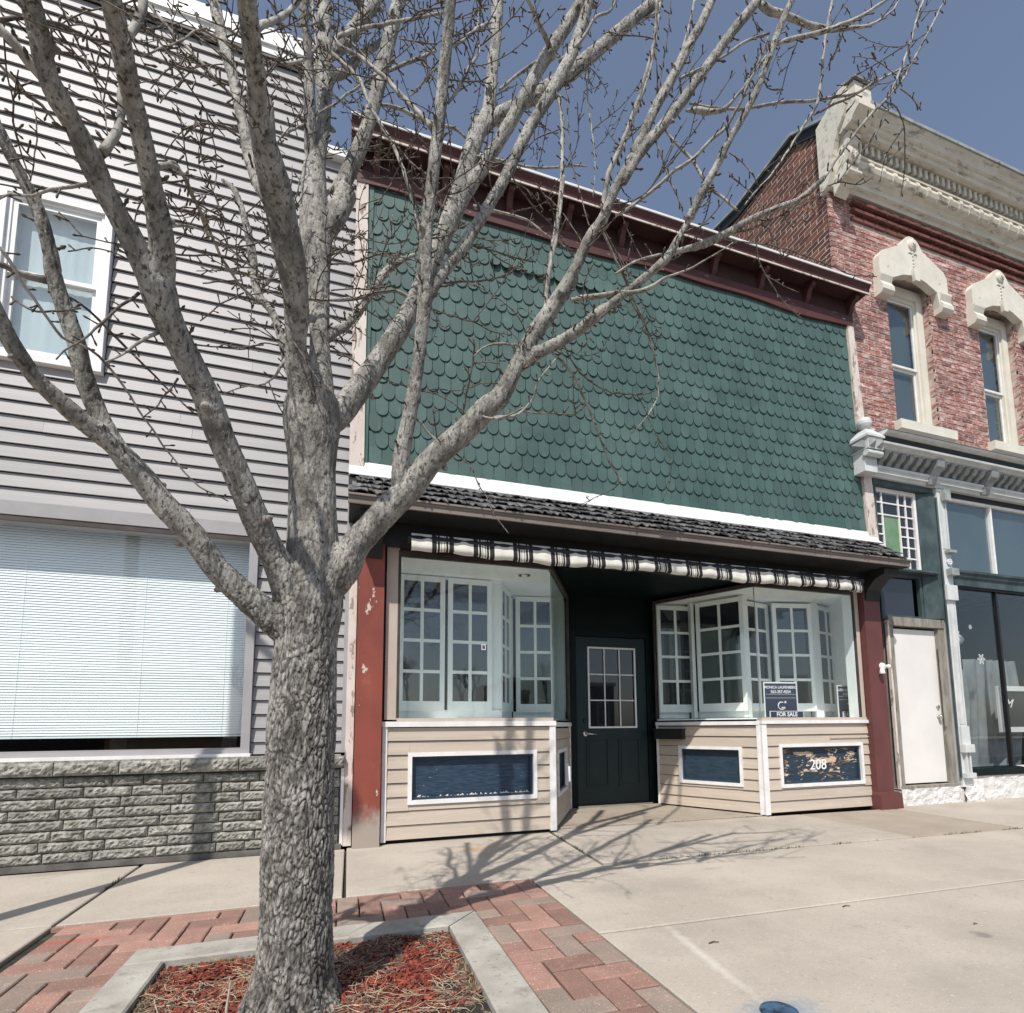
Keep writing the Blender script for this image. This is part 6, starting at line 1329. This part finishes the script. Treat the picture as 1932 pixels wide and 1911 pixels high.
[(0.57,2.5,3.654,0.0142),(0.644,2.485,3.643,0.0123),(0.737,2.467,3.633,0.0095),(0.85,2.444,3.605,0.0086),(0.942,2.421,3.528,0.0067),(1.036,2.4,3.473,0.0057)],
[(0.653,2.097,3.428,0.0049),(0.725,2.134,3.398,0.0054),(0.81,2.172,3.37,0.0051),(0.897,2.206,3.353,0.0053),(0.979,2.246,3.307,0.0045),(1.051,2.278,3.268,0.0036)],
[(0.779,2.017,3.298,0.004),(0.842,1.984,3.206,0.0048),(0.88,1.956,3.112,0.0047),(0.917,1.928,3.02,0.0039)],
[(1.192,1.731,4.066,0.0086),(1.189,1.766,3.896,0.0102),(1.148,1.799,3.724,0.011),(1.106,1.827,3.58,0.0118),(1.055,1.855,3.434,0.0133),(1.011,1.877,3.319,0.0141),(0.994,1.902,3.191,0.0133)],
[(1.225,1.819,4.001,0.0049),(1.241,1.825,3.831,0.0049),(1.229,1.831,3.669,0.0048)],
[(1.007,1.915,3.104,0.0063),(1.08,1.94,3.036,0.0056),(1.125,1.961,2.97,0.0057),(1.173,1.988,2.872,0.0057),(1.25,2.012,2.802,0.005),(1.33,2.039,2.714,0.0051)],
[(1.916,2.758,5.893,0.0187),(1.77,2.649,5.271,0.0177),(1.669,2.588,4.938,0.017),(1.543,2.521,4.592,0.0174),(1.443,2.466,4.322,0.0179),(1.358,2.425,4.128,0.0184)],
[(1.306,1.796,4.214,0.0049),(1.288,1.81,4.036,0.0057),(1.261,1.823,3.856,0.0057),(1.235,1.834,3.711,0.0065),(1.208,1.844,3.585,0.0072)],
[(1.402,1.756,4.202,0.0082),(1.371,1.777,4.048,0.009),(1.339,1.794,3.925,0.0106),(1.307,1.81,3.812,0.0105)],
[(1.34,1.808,3.841,0.0098),(1.39,1.775,3.858,0.0081),(1.423,1.755,3.864,0.0057)],
[(1.409,1.633,3.744,0.0069),(1.452,1.595,3.756,0.0083),(1.505,1.547,3.767,0.0082),(1.558,1.505,3.759,0.0074)],
[(1.726,1.708,4.268,0.0185),(1.769,1.7,4.238,0.0193),(1.862,1.687,4.233,0.0169),(1.973,1.671,4.213,0.0162),(2.09,1.656,4.226,0.0146),(2.214,1.641,4.272,0.0113),(2.32,1.629,4.323,0.0088),(2.431,1.614,4.424,0.0071),(2.476,1.605,4.495,0.0054)],
[(1.59,1.511,3.731,0.0112),(1.678,1.511,3.795,0.0121),(1.82,1.51,3.884,0.0131),(1.971,1.509,3.996,0.0119),(2.096,1.508,4.099,0.0105),(2.241,1.507,4.242,0.0091),(2.29,1.507,4.284,0.0084)],
[(2.141,1.651,4.222,0.0061),(2.056,1.619,4.053,0.0055),(1.944,1.581,3.861,0.004)],
[(1.97,1.55,4.175,0.0089),(1.92,1.558,3.977,0.0096),(1.892,1.566,3.793,0.0095),(1.867,1.572,3.663,0.0103),(1.813,1.576,3.558,0.0094),(1.76,1.58,3.473,0.0077),(1.699,1.585,3.377,0.0069),(1.62,1.59,3.253,0.0053),(1.543,1.595,3.157,0.0045),(1.469,1.6,3.064,0.0037)],
[(2.474,1.5,4.343,0.0077),(2.36,1.5,4.066,0.0083),(2.27,1.5,3.867,0.0082),(2.187,1.5,3.713,0.0064)],
[(1.383,1.801,3.731,0.0081),(1.462,1.779,3.717,0.009),(1.542,1.758,3.713,0.009),(1.624,1.736,3.719,0.009),(1.673,1.723,3.732,0.0098),(1.79,1.692,3.764,0.0099),(1.907,1.661,3.779,0.0099),(2.017,1.633,3.807,0.01),(2.129,1.604,3.836,0.0092),(2.216,1.579,3.897,0.0084),(2.322,1.55,3.962,0.0076),(2.43,1.521,4.028,0.0059)],
[(1.365,1.806,3.693,0.0073),(1.409,1.787,3.687,0.0162),(1.466,1.762,3.67,0.0145),(1.523,1.735,3.687,0.0121),(1.585,1.687,3.754,0.0072),(1.624,1.636,3.832,0.0063),(1.637,1.592,3.896,0.0062)],
[(1.058,1.904,3.179,0.0103),(1.12,1.87,3.21,0.0102),(1.174,1.837,3.247,0.0102),(1.226,1.802,3.289,0.0109),(1.277,1.767,3.33,0.0109),(1.329,1.736,3.359,0.0108),(1.389,1.69,3.415,0.01),(1.443,1.65,3.459,0.0099),(1.479,1.6,3.525,0.009),(1.496,1.55,3.588,0.0074),(1.53,1.502,3.642,0.0059)],
[(1.272,1.828,3.583,0.0072),(1.308,1.79,3.481,0.0087),(1.343,1.754,3.392,0.0094),(1.36,1.72,3.292,0.0092),(1.38,1.681,3.182,0.0091),(1.411,1.655,3.133,0.0082),(1.447,1.617,3.049,0.0074)],
[(1.23,1.839,3.525,0.0064),(1.246,1.812,3.411,0.0071),(1.251,1.786,3.298,0.0062),(1.273,1.758,3.19,0.0061),(1.279,1.734,3.093,0.0053),(1.279,1.723,3.049,0.0038)],
[(1.43,1.622,3.304,0.0045),(1.462,1.59,3.239,0.0052),(1.477,1.56,3.164,0.0044),(1.477,1.543,3.114,0.0029)],
[(1.244,1.6,2.889,0.0042),(1.292,1.56,2.935,0.0042),(1.319,1.528,2.975,0.0035),(1.332,1.5,3.011,0.0027)],
[(1.888,1.613,3.648,0.0064),(2.017,1.608,3.749,0.0074),(2.128,1.604,3.826,0.0075)],
[(1.901,1.603,3.329,0.0131),(1.957,1.59,3.415,0.0096),(1.994,1.582,3.464,0.0088),(2.051,1.57,3.552,0.0089),(2.139,1.553,3.666,0.0089),(2.22,1.54,3.756,0.009),(2.322,1.521,3.888,0.0083),(2.416,1.5,4.052,0.0076),(2.501,1.479,4.217,0.0064),(2.577,1.462,4.356,0.0056)],
[(2.314,1.528,3.845,0.005),(2.332,1.503,3.784,0.0049),(2.335,1.478,3.709,0.0049),(2.333,1.465,3.664,0.0032)],
[(1.847,1.5,3.178,0.0037),(1.939,1.484,3.302,0.0053),(2.034,1.469,3.422,0.0054),(2.082,1.459,3.507,0.0046),(2.131,1.45,3.585,0.0031)],
[(1.806,1.5,3.156,0.0045),(1.86,1.486,3.176,0.0045),(1.935,1.466,3.173,0.0045),(1.989,1.45,3.208,0.003)],
[(1.471,1.751,3.05,0.0047),(1.607,1.72,3.045,0.0047),(1.719,1.694,3.037,0.0047),(1.814,1.671,3.01,0.0048),(1.941,1.64,2.966,0.0048),(2.035,1.616,2.929,0.004),(2.153,1.591,2.927,0.0032)],
[(1.494,1.743,3.075,0.0055),(1.594,1.723,3.104,0.0055),(1.687,1.703,3.158,0.0052),(1.834,1.673,3.245,0.0048),(1.949,1.648,3.329,0.0041)],
[(1.022,1.854,2.851,0.0061),(1.094,1.841,2.91,0.0077),(1.16,1.832,2.946,0.0085),(1.226,1.823,2.974,0.0085)],
[(1.034,1.879,2.8,0.0092),(1.097,1.853,2.788,0.0122),(1.167,1.823,2.807,0.0115),(1.222,1.797,2.841,0.0084),(1.312,1.757,2.873,0.0053),(1.393,1.717,2.92,0.0046),(1.473,1.677,2.966,0.003)],
[(0.869,1.968,2.787,0.0143),(1.018,1.909,2.805,0.0142),(1.106,1.875,2.816,0.013),(1.15,1.857,2.823,0.0118)],
[(0.799,2.01,2.558,0.0083),(0.91,2.059,2.525,0.0086),(1.022,2.131,2.418,0.0089),(1.102,2.185,2.325,0.0078),(1.165,2.228,2.246,0.0067),(1.263,2.276,2.166,0.0055)],
[(0.846,1.996,2.597,0.0059),(0.963,2.087,2.554,0.0063),(1.149,2.18,2.561,0.006),(1.346,2.259,2.633,0.0056),(1.452,2.298,2.685,0.0043)],
[(1.002,1.915,3.092,0.0072),(1.105,1.961,2.99,0.008),(1.193,2,2.897,0.0082),(1.287,2.043,2.786,0.0078),(1.351,2.083,2.66,0.0079),(1.374,2.115,2.544,0.008),(1.32,2.145,2.438,0.006),(1.256,2.169,2.363,0.004)],
[(0.433,2.093,2.263,0.0058),(0.457,1.997,2.462,0.0067),(0.448,1.966,2.521,0.0044)],
[(0.479,2.087,2.28,0.0081),(0.522,2.073,2.261,0.0104),(0.589,2.052,2.262,0.0104),(0.655,2.032,2.274,0.0081),(0.708,2.007,2.337,0.0069),(0.726,1.986,2.401,0.0058),(0.789,1.952,2.491,0.0046)],
[(0.658,2.035,2.575,0.0082),(0.58,2.019,2.559,0.0081),(0.505,2.004,2.519,0.0057),(0.456,1.991,2.457,0.0039)],
[(0.841,1.954,3.346,0.0097),(0.83,1.965,3.219,0.0097),(0.808,1.98,3.041,0.0108),(0.778,1.993,2.887,0.0119),(0.769,2.007,2.728,0.0131)],
[(0.44,2.093,2.251,0.0092),(0.475,2.07,2.265,0.0085),(0.516,2.045,2.244,0.0078),(0.562,2.017,2.23,0.0084),(0.613,1.984,2.241,0.0058),(0.652,1.956,2.259,0.0051)],
[(0.26,2.068,2.319,0.0045),(0.325,2.076,2.323,0.0045),(0.378,2.083,2.31,0.0042),(0.433,2.091,2.283,0.0039)],
[(0.119,2.333,2.521,0.0063),(0.179,2.308,2.487,0.0049),(0.245,2.28,2.461,0.0049)],
[(0.252,2.09,2.215,0.0083),(0.299,2.105,2.171,0.0071),(0.34,2.116,2.143,0.0078)],
[(0.333,2.116,2.142,0.0052),(0.318,2.061,2.184,0.0044),(0.303,2.01,2.219,0.0031)],
[(0.412,2.112,2.104,0.0059),(0.449,2.099,2.069,0.0046),(0.474,2.089,2.04,0.0039),(0.496,2.07,1.967,0.0039),(0.525,2.054,1.91,0.0032),(0.552,2.033,1.832,0.0032),(0.604,2.007,1.753,0.0025)],
[(0.298,2.157,2.388,0.004),(0.354,2.137,2.387,0.004),(0.437,2.11,2.386,0.004),(0.512,2.083,2.413,0.0047),(0.575,2.061,2.412,0.0047)]]

# ================================================================== STREET TREE
def catmull(P, step=.02):
    out = []; n = len(P)
    for i in range(n - 1):
        p0 = P[max(i - 1, 0)]; p1 = P[i]; p2 = P[i + 1]; p3 = P[min(i + 2, n - 1)]
        L_ = (Vector(p2[:3]) - Vector(p1[:3])).length; k = max(1, int(L_ / step))
        for j in range(k):
            t = j / k; t2, t3 = t * t, t * t * t
            out.append(tuple(.5 * ((2 * p1[a]) + (-p0[a] + p2[a]) * t + (2 * p0[a] - 5 * p1[a] + 4 * p2[a] - p3[a]) * t2 + (-p0[a] + 3 * p1[a] - 3 * p2[a] + p3[a]) * t3) for a in range(4)))
    out.append(tuple(P[-1])); return out
TREE = thing('street_tree', 'bare grey barked tree with many upswept limbs growing from the mulched pit', 'tree', (-.14, 2.25, 0))
mt = MB(); mains = []
for L_ in MAIN_LIMBS:
    q = catmull(L_, .02); q = [(x, y, z, max(r, .008)) for x, y, z, r in q]; mains.append(q)
    rr = [(r * .94 - .0015) * (1 + .05 * noise.noise((x * 7, y * 7, z * 5))) for x, y, z, r in q]
    mt.tube([p[:3] for p in q], rr, 20)
    # knots / branch collars
    for i in range(8, len(q) - 4, 9):
        x, y, z, r = q[i]
        if r < .012 or r > .055 or random.random() < .45: continue
        d = Vector(q[i + 1][:3]) - Vector(q[i - 1][:3]); d.normalize(); s = d.orthogonal(); s.rotate(Matrix.Rotation(random.uniform(0, 6.28), 3, d))
        p = Vector((x, y, z)); k = min(r * .34, .013)
        mt.tube([p + s * r * .5, p + s * (r * .95) + d * k * .4, p + s * (r * 1.02 + k * .5) + d * k * .7], [k * 1.3, k, k * .45], 8)
# root flare
for k in range(9):
    a = k * .698 + .3; b0 = Vector((-.142, 2.25, 0))
    mt.tube([b0 + Vector((math.cos(a) * .08, math.sin(a) * .08, .20)), b0 + Vector((math.cos(a) * .115, math.sin(a) * .115, .06)), b0 + Vector((math.cos(a) * .155, math.sin(a) * .155, -.03)), b0 + Vector((math.cos(a) * .19, math.sin(a) * .19, -.08))], [.035, .042, .045, .03], 10)
me = mt.mesh('trunk_raw', M['bark'])
to = bpy.data.objects.new('trunk_raw', me); COL.objects.link(to)
rmod = to.modifiers.new('r', 'REMESH'); rmod.mode = 'VOXEL'; rmod.voxel_size = .0039; rmod.use_smooth_shade = True
sm = to.modifiers.new('s', 'SMOOTH'); sm.factor = .5; sm.iterations = 2
dg = bpy.context.evaluated_depsgraph_get()
tme = bpy.data.meshes.new_from_object(to.evaluated_get(dg)); COL.objects.unlink(to); bpy.data.objects.remove(to)
nv = len(tme.vertices); co = np.empty(nv * 3, 'f'); tme.vertices.foreach_get('co', co); co = co.reshape(-1, 3)
no = np.empty(nv * 3, 'f'); tme.vertices.foreach_get('normal', no); no = no.reshape(-1, 3)
disp = np.zeros(nv, 'f'); furr = np.zeros(nv, 'f')
for i in range(nv):
    x, y, z = co[i]
    dist = math.hypot(x + .14, y - 2.25)
    low = max(0.0, min(1.0, (1.75 - z) / .6)) * max(0.0, min(1.0, (.30 - dist) / .12 + .2 if z > 1.0 else 1))
    wx = .35 * noise.noise((x * 9, y * 9, z * 6))
    a = abs(noise.noise((x * 36 + wx * 3, y * 36 + wx * 3, z * 10 + wx)))
    if low > .02:
        w2 = .5 * noise.noise((x * 22, y * 22, z * 11 + 4)); w3 = .5 * noise.noise((x * 24 + 7, y * 22, z * 9))
        vd = noise.voronoi((x * 58 + w2 * 2.6 + wx, y * 58 + w3 * 2.6 - wx, z * 18 + w2 * 3.4))[0]
        a = (vd[1] - vd[0]) * .60
    b = abs(noise.noise((x * 75 + wx, y * 75, z * 26)))
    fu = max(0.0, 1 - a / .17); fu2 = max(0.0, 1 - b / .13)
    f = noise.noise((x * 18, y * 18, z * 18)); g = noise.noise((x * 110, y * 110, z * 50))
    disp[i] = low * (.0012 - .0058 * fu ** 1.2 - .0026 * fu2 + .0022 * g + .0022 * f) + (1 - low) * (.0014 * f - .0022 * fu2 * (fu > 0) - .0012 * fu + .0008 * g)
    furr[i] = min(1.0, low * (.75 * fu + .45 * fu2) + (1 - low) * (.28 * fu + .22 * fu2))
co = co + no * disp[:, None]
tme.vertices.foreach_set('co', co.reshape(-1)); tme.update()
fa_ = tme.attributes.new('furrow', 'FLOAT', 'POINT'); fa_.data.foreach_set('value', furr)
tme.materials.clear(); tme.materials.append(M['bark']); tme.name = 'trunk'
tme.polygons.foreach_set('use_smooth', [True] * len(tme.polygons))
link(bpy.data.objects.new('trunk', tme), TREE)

UP = Vector((0, 0, 1)); SPM = 2
def spur(mb, p, d, L_, r, leafy):
    """short fruiting spur ending in a bud"""
    q = p + d * L_ * .55; e = p + d * L_
    mb.tube([p, q, e, e + d * r * 2.4], [r * 1.1, r * .85, r * 1.5, r * .5], 5, mi=SPM)
    if leafy:
        for k in range(random.randint(3, 6)):
            v = Vector((random.gauss(0, 1), random.gauss(0, 1), random.gauss(0, 1) + .5)).normalized(); s = v.orthogonal().normalized() * .0035; m_ = e + v * .009; t_ = e + v * .018
            mb.add([e, m_ + s, t_, m_ - s], [(0, 1, 2, 3)], mi=1)
def dress(mb, q, leafy, sp=.036, r0=.0023):
    """spurs along a branch path"""
    acc = random.uniform(0, sp); side = 1
    for i in range(1, len(q) - 1):
        a, b = Vector(q[i - 1][:3]), Vector(q[i][:3]); acc += (b - a).length
        if acc > sp:
            acc = random.uniform(-.012, .012); d = (b - a).normalized() if (b - a).length > 1e-6 else UP
            s = d.orthogonal().normalized(); s.rotate(Matrix.Rotation(random.uniform(-.6, .6) + (math.pi if side > 0 else 0), 3, d)); side = -side
            v = (s + d * .45 + UP * .15).normalized(); R0 = max(r0, min(q[i][3] * .33, .0042))
            spur(mb, b + s * q[i][3] * .7, v, random.uniform(.012, .032), R0, random.random() < leafy)
def taper(q, k=.3):
    n = len(q); return q
TM = [M['twig'], M['leaf'], M['cut']]
allb = []
for L_ in BRANCHES:
    q = catmull(L_, .018); q = [(x, y, z, r * (.60 + .28 * max(0, min(1, (r - .006) / .016)))) for x, y, z, r in q]
    q = [(x + .004 * noise.noise((x * 20, y * 20, z * 20)), y, z + .004 * noise.noise((x * 20, z * 20, 5)), r * (1 + .12 * noise.noise((x * 30, y * 30, z * 30)))) for x, y, z, r in q]
    mb = MB(); ns = 10 if max(p[3] for p in q) > .008 else 6
    mb.tube([p[:3] for p in q], [max(p[3], .0020) for p in q], ns)
    dress(mb, q, .05, .036)
    big_ = max(p[3] for p in q) > .0050
    obj('branch', mb, [M['limb_bark'] if big_ else M['twig'], M['leaf'], M['bud']], TREE, smooth=True, fix=False); allb.append((q, 1))
ls = MB()
for q in mains:
    qq = [p for p in q if p[3] < .052 and p[2] > 2.0]
    if len(qq) > 6:
        acc = 0
        for i in range(1, len(qq) - 1):
            a, b = Vector(qq[i - 1][:3]), Vector(qq[i][:3]); acc += (b - a).length
            if acc > random.uniform(.04, .10) and (b - a).length > 1e-5 and (b - a).length < .1:
                acc = 0; d = (b - a).normalized(); s = d.orthogonal().normalized(); s.rotate(Matrix.Rotation(random.uniform(0, 6.28), 3, d))
                spur(ls, b + s * qq[i][3] * .85, (s + d * .5 + UP * .1).normalized(), random.uniform(.010, .030), random.uniform(.0026, .0045), random.random() < .05)
obj('spurs', ls, [M['bud'], M['leaf'], M['bud']], TREE, 'stuff', smooth=True, fix=False)
tw = MB()
def twig(p, d, L_, r, depth):
    q = []; n = max(4, int(L_ / .022)); pos = Vector(p); d = d.normalized(); curl = Vector((random.gauss(0, .05), random.gauss(0, .05), random.gauss(.03, .05)))
    for i in range(n):
        q.append((pos.x, pos.y, pos.z, r * (1 - .45 * i / n)))
        if pos.y > 4.4 or pos.y < 1.25: break
        pos = pos + d * (L_ / n); d = (d + curl + Vector((random.gauss(0, .07), random.gauss(0, .07), random.gauss(0, .07)))).normalized()
    if len(q) < 3: return
    tw.tube([t[:3] for t in q], [t[3] for t in q], 5)
    dress(tw, q, .06, .034)
    if depth and L_ > .22:
        for k in range(random.randint(1, 2)):
            t = q[random.randrange(len(q) // 4, len(q) - 1)]; dd = (d + Vector((random.gauss(0, .6), random.gauss(0, .6), random.gauss(.1, .5)))).normalized()
            twig(t[:3], dd, L_ * random.uniform(.35, .6), r * .75, depth - 1)
rs_ = random.getstate(); random.seed(21)
for q, dens in [(m, 3.0) for m in mains] + [(b[0], 2.3) for b in allb]:
    acc = 0
    for i in range(3, len(q) - 1):
        a, b = Vector(q[i - 1][:3]), Vector(q[i][:3]); acc += (b - a).length * dens
        z, r = q[i][2], q[i][3]
        if z < 2.15 or r > .045: continue
        # sparser over the green shingles to the right, denser high on the left
        keep = 1.0 if (q[i][0] < .6 and z > 2.6) else (.34 if z < 3.2 or q[i][0] > .5 else .6)
        if acc > random.uniform(.25, .5):
            acc = 0
            if random.random() > keep: continue
            d = (b - a).normalized(); s = d.orthogonal(); s.rotate(Matrix.Rotation(random.uniform(0, 6.28), 3, d))
            dd = s + d * .5 + Vector((0, 0, .25 if random.random() < .75 else -.5))
            twig(b, dd, random.uniform(.12, .46), random.uniform(.0020, .0034), 1)
random.setstate(rs_)
obj('twigs', tw, [M['twig'], M['leaf'], M['bud']], TREE, 'stuff', smooth=True, fix=False)

# ================================================================== TREE PIT
pit = MB(); nx, ny = 60, 90; vs = []
for j in range(ny + 1):
    for i in range(nx + 1):
        x = -.71 + 1.26 * i / nx; y = .80 + 2.08 * j / ny; dd = math.hypot(x + .14, y - 2.25)
        vs.append((x, y, -.035 + .045 * math.exp(-(dd / .32) ** 2) + .018 * noise.noise((x * 6, y * 6, 0)) + .01 * noise.noise((x * 20, y * 20, 2))))
pit.add(vs, [(j * (nx + 1) + i, j * (nx + 1) + i + 1, (j + 1) * (nx + 1) + i + 1, (j + 1) * (nx + 1) + i) for j in range(ny) for i in range(nx)])
po = obj('soil', pit, M['soil'], None, 'structure', smooth=True)
def zpit(x, y):
    dd = math.hypot(x + .14, y - 2.25); return -.035 + .045 * math.exp(-(dd / .32) ** 2) + .018 * noise.noise((x * 6, y * 6, 0)) + .01 * noise.noise((x * 20, y * 20, 2))
mu = MB()
def chip(mb, x, y, z, L_, w_, h_, mi=0):
    a = random.uniform(0, 3.14); b = random.gauss(0, .35); c = random.gauss(0, .5)
    u = Vector((math.cos(a) * math.cos(b), math.sin(a) * math.cos(b), math.sin(b))); v = Vector((-math.sin(a), math.cos(a), c)).normalized(); n_ = u.cross(v)
    p = Vector((x, y, z)); U, V, N = u * L_ / 2, v * w_ / 2, n_ * h_ / 2; t = random.uniform(.4, 1.0)
    mb.add([p - U - V * t - N, p + U - V * .6 - N, p + U * .9 + V - N, p - U + V - N, p - U - V * t + N, p + U - V * .6 + N, p + U * .9 + V + N, p - U + V + N],
           [(0, 3, 2, 1), (4, 5, 6, 7), (0, 1, 5, 4), (1, 2, 6, 5), (2, 3, 7, 6), (3, 0, 4, 7)], random.random(), mi)
for i in range(15000):
    x = random.uniform(-.69, .53); y = random.uniform(1.55, 2.86)
    if math.hypot(x + .14, y - 2.25) < .15: continue
    old = noise.noise((x * 3.1, y * 3.1, 7)) > .12
    s = random.uniform(.5, 1.25)
    chip(mu, x, y, zpit(x, y) + random.uniform(.0, .016), .042 * s, .011 * s, .0045 * s, 1 if (old and random.random() < .7) else 0)
mo = obj('mulch', mu, [M['mulch'], M['mulch_old']], None, 'stuff', fix=False); tag(mo, 'red wood mulch scattered round the tree inside the concrete kerb', 'mulch')
sw = MB()
for i in range(3600):
    x = random.uniform(-.68, .52); y = random.uniform(1.6, 2.85)
    g = noise.noise((x * 2.6 + 4, y * 2.6, 1))
    edge_ = min(x + .70, .54 - x, 2.87 - y)
    if g < .02 and not (edge_ < .11 and random.random() < .5) and not (x > .1 and y < 2.1 and random.random() < .6): continue
    if math.hypot(x + .14, y - 2.25) < .16: continue
    a = random.uniform(0, 6.28); L_ = random.uniform(.04, .13); cv_ = random.gauss(0, 1.2); p = Vector((x, y, zpit(x, y) + random.uniform(.006, .026))); q = []
    for k in range(6):
        q.append(p.copy()); p = p + Vector((math.cos(a), math.sin(a), random.gauss(0, .18))) * L_ / 5; a += cv_ / 5
    q = [Vector((c.x, c.y, max(c.z, zpit(c.x, c.y) + .003))) for c in q if -.70 < c.x < .54 and c.y < 2.87]
    if len(q) > 1: sw.tube(q, [.0011] * len(q), 3, tint=random.random(), cap=False)
so_ = obj('straw', sw, M['straw'], None, 'stuff', fix=False); tag(so_, 'dry pale grass stalks lying over the red mulch', 'dry grass')
gr = MB()
for i in range(9000):
    e = random.random()
    if e < .40: x = random.uniform(-.69, .53); y = 2.865 - abs(random.gauss(0, .028))
    elif e < .72: x = .535 - abs(random.gauss(0, .022)); y = random.uniform(1.7, 2.86)
    else: x = -.695 + abs(random.gauss(0, .026)); y = random.uniform(1.7, 2.86)
    if noise.noise((x * 4, y * 4, 5)) < -.12: continue
    blade(gr, x, y, zpit(x, y) - .002, random.uniform(.010, .034), .0016, 1 if random.random() < .35 else 0, 1.1)
go = obj('grass', gr, [M['grass'], M['straw']], None, 'stuff', fix=False); tag(go, 'short green and yellow grass along the inside of the kerb', 'grass')
stm = MB().lathe([(.030, -.02), (.028, .03), (.024, .055), (.001, .058)], (-.375, 2.12, -.01), 'z', 9)
tag(obj('cut_stump', stm, M['cut']), 'small pale cut stub standing in the mulch left of the tree', 'stump')
stk_ = MB().tube([(-.335, 2.16, -.01), (-.338, 2.16, .07), (-.330, 2.165, .16)], [.006, .005, .003], 6)
tag(obj('dead_stem', stk_, M['cut']), 'thin upright dead stem in the mulch left of the tree', 'stem')
# small litter on the walk
for i, (x, y, L_) in enumerate(((2.62, 2.42, .05), (1.62, 2.24, .05), (3.0, 2.0, .02))):
    o = obj('twig_litter', MB().tube([(x, y, .005), (x + L_ * .6, y + .006, .007), (x + L_, y - .004, .005)], [.0028, .003, .002], 5), M['bud'])
    tag(o, ['dark twig on the sidewalk, farthest right of the litter', 'dark twig on the sidewalk near the chalk streak', 'tiny dark scrap on the sidewalk nearest the street'][i], 'twig')
vl = MB().lathe([(.001, .012), (.05, .012), (.062, .008), (.066, .0), (.066, -.02)], (1.475, 1.655, .0), 'z', 24)
tag(obj('valve_cover', vl, M['blue_paint']), 'round utility cover sprayed with blue marking paint at the bottom edge of the sidewalk', 'utility cover')

# ================================================================== lamp post just left of the frame: its shadow falls on the walk and stone base
LP = thing('street_lamp', 'grey lamp post beside the grey building, seen by its shadow and reflection', 'street lamp', (-2.27, 3.0, 0))
obj('pole', MB().tube([(-2.27, 3.0, 0), (-2.27, 3.0, 5.5)], [.075, .06], 16), M['steel'], LP, smooth=True)
obj('base', MB().lathe([(.15, 0), (.15, .05), (.10, .12), (.085, .2)], (-2.27, 3.0, 0), 'z', 18), M['steel'], LP)
obj('arm', MB().tube([(-2.27, 3.0, 5.3), (-2.2, 2.4, 5.75), (-2.2, 1.7, 5.85)], [.04, .035, .03], 10), M['steel'], LP, smooth=True)
obj('lamp_head', MB().lathe([(.001, .08), (.10, .06), (.17, .0), (.15, -.04), (.001, -.05)], (-2.2, 1.6, 5.82), 'z', 20), M['steel'], LP, smooth=True)

# bare trees across the street, only mirrored in the panes
def far_tree(x, y, h, seed, lab):
    rnd = random.Random(seed); T_ = thing('bare_tree', lab, 'tree', (x, y, 0), 'bare trees across the street')
    mb = MB()
    def grow(p, d, L_, r, k):
        e = p + d * L_; mb.tube([p, (p + e) / 2 + Vector((rnd.gauss(0, .04), rnd.gauss(0, .04), 0)) * L_, e], [r, r * .85, r * .65], 5)
        if k == 0: return
        for i in range(3 if k > 1 else 4):
            dd = (d + Vector((rnd.gauss(0, .5), rnd.gauss(0, .5), rnd.gauss(.1, .3)))).normalized(); grow(e, dd, L_ * rnd.uniform(.6, .8), r * .6, k - 1)
    obj('trunk', MB().tube([(x, y, -.1), (x + .05, y, h * .3)], [.16, .12], 8), M['twig'], T_)
    grow(Vector((x + .05, y, h * .3)), Vector((0, 0, 1)), h * .22, .10, 4); obj('crown', mb, M['twig'], T_, fix=False)
far_tree(2.9, -17.0, 5.0, 1, 'bare tree across the street, mirrored in the middle window panes'); far_tree(6.2, -17.5, 4.4, 2, 'small bare tree across the street, mirrored in the right bay'); far_tree(-4.2, -17, 4.6, 3, 'bare tree across the street, mirrored left of the door')
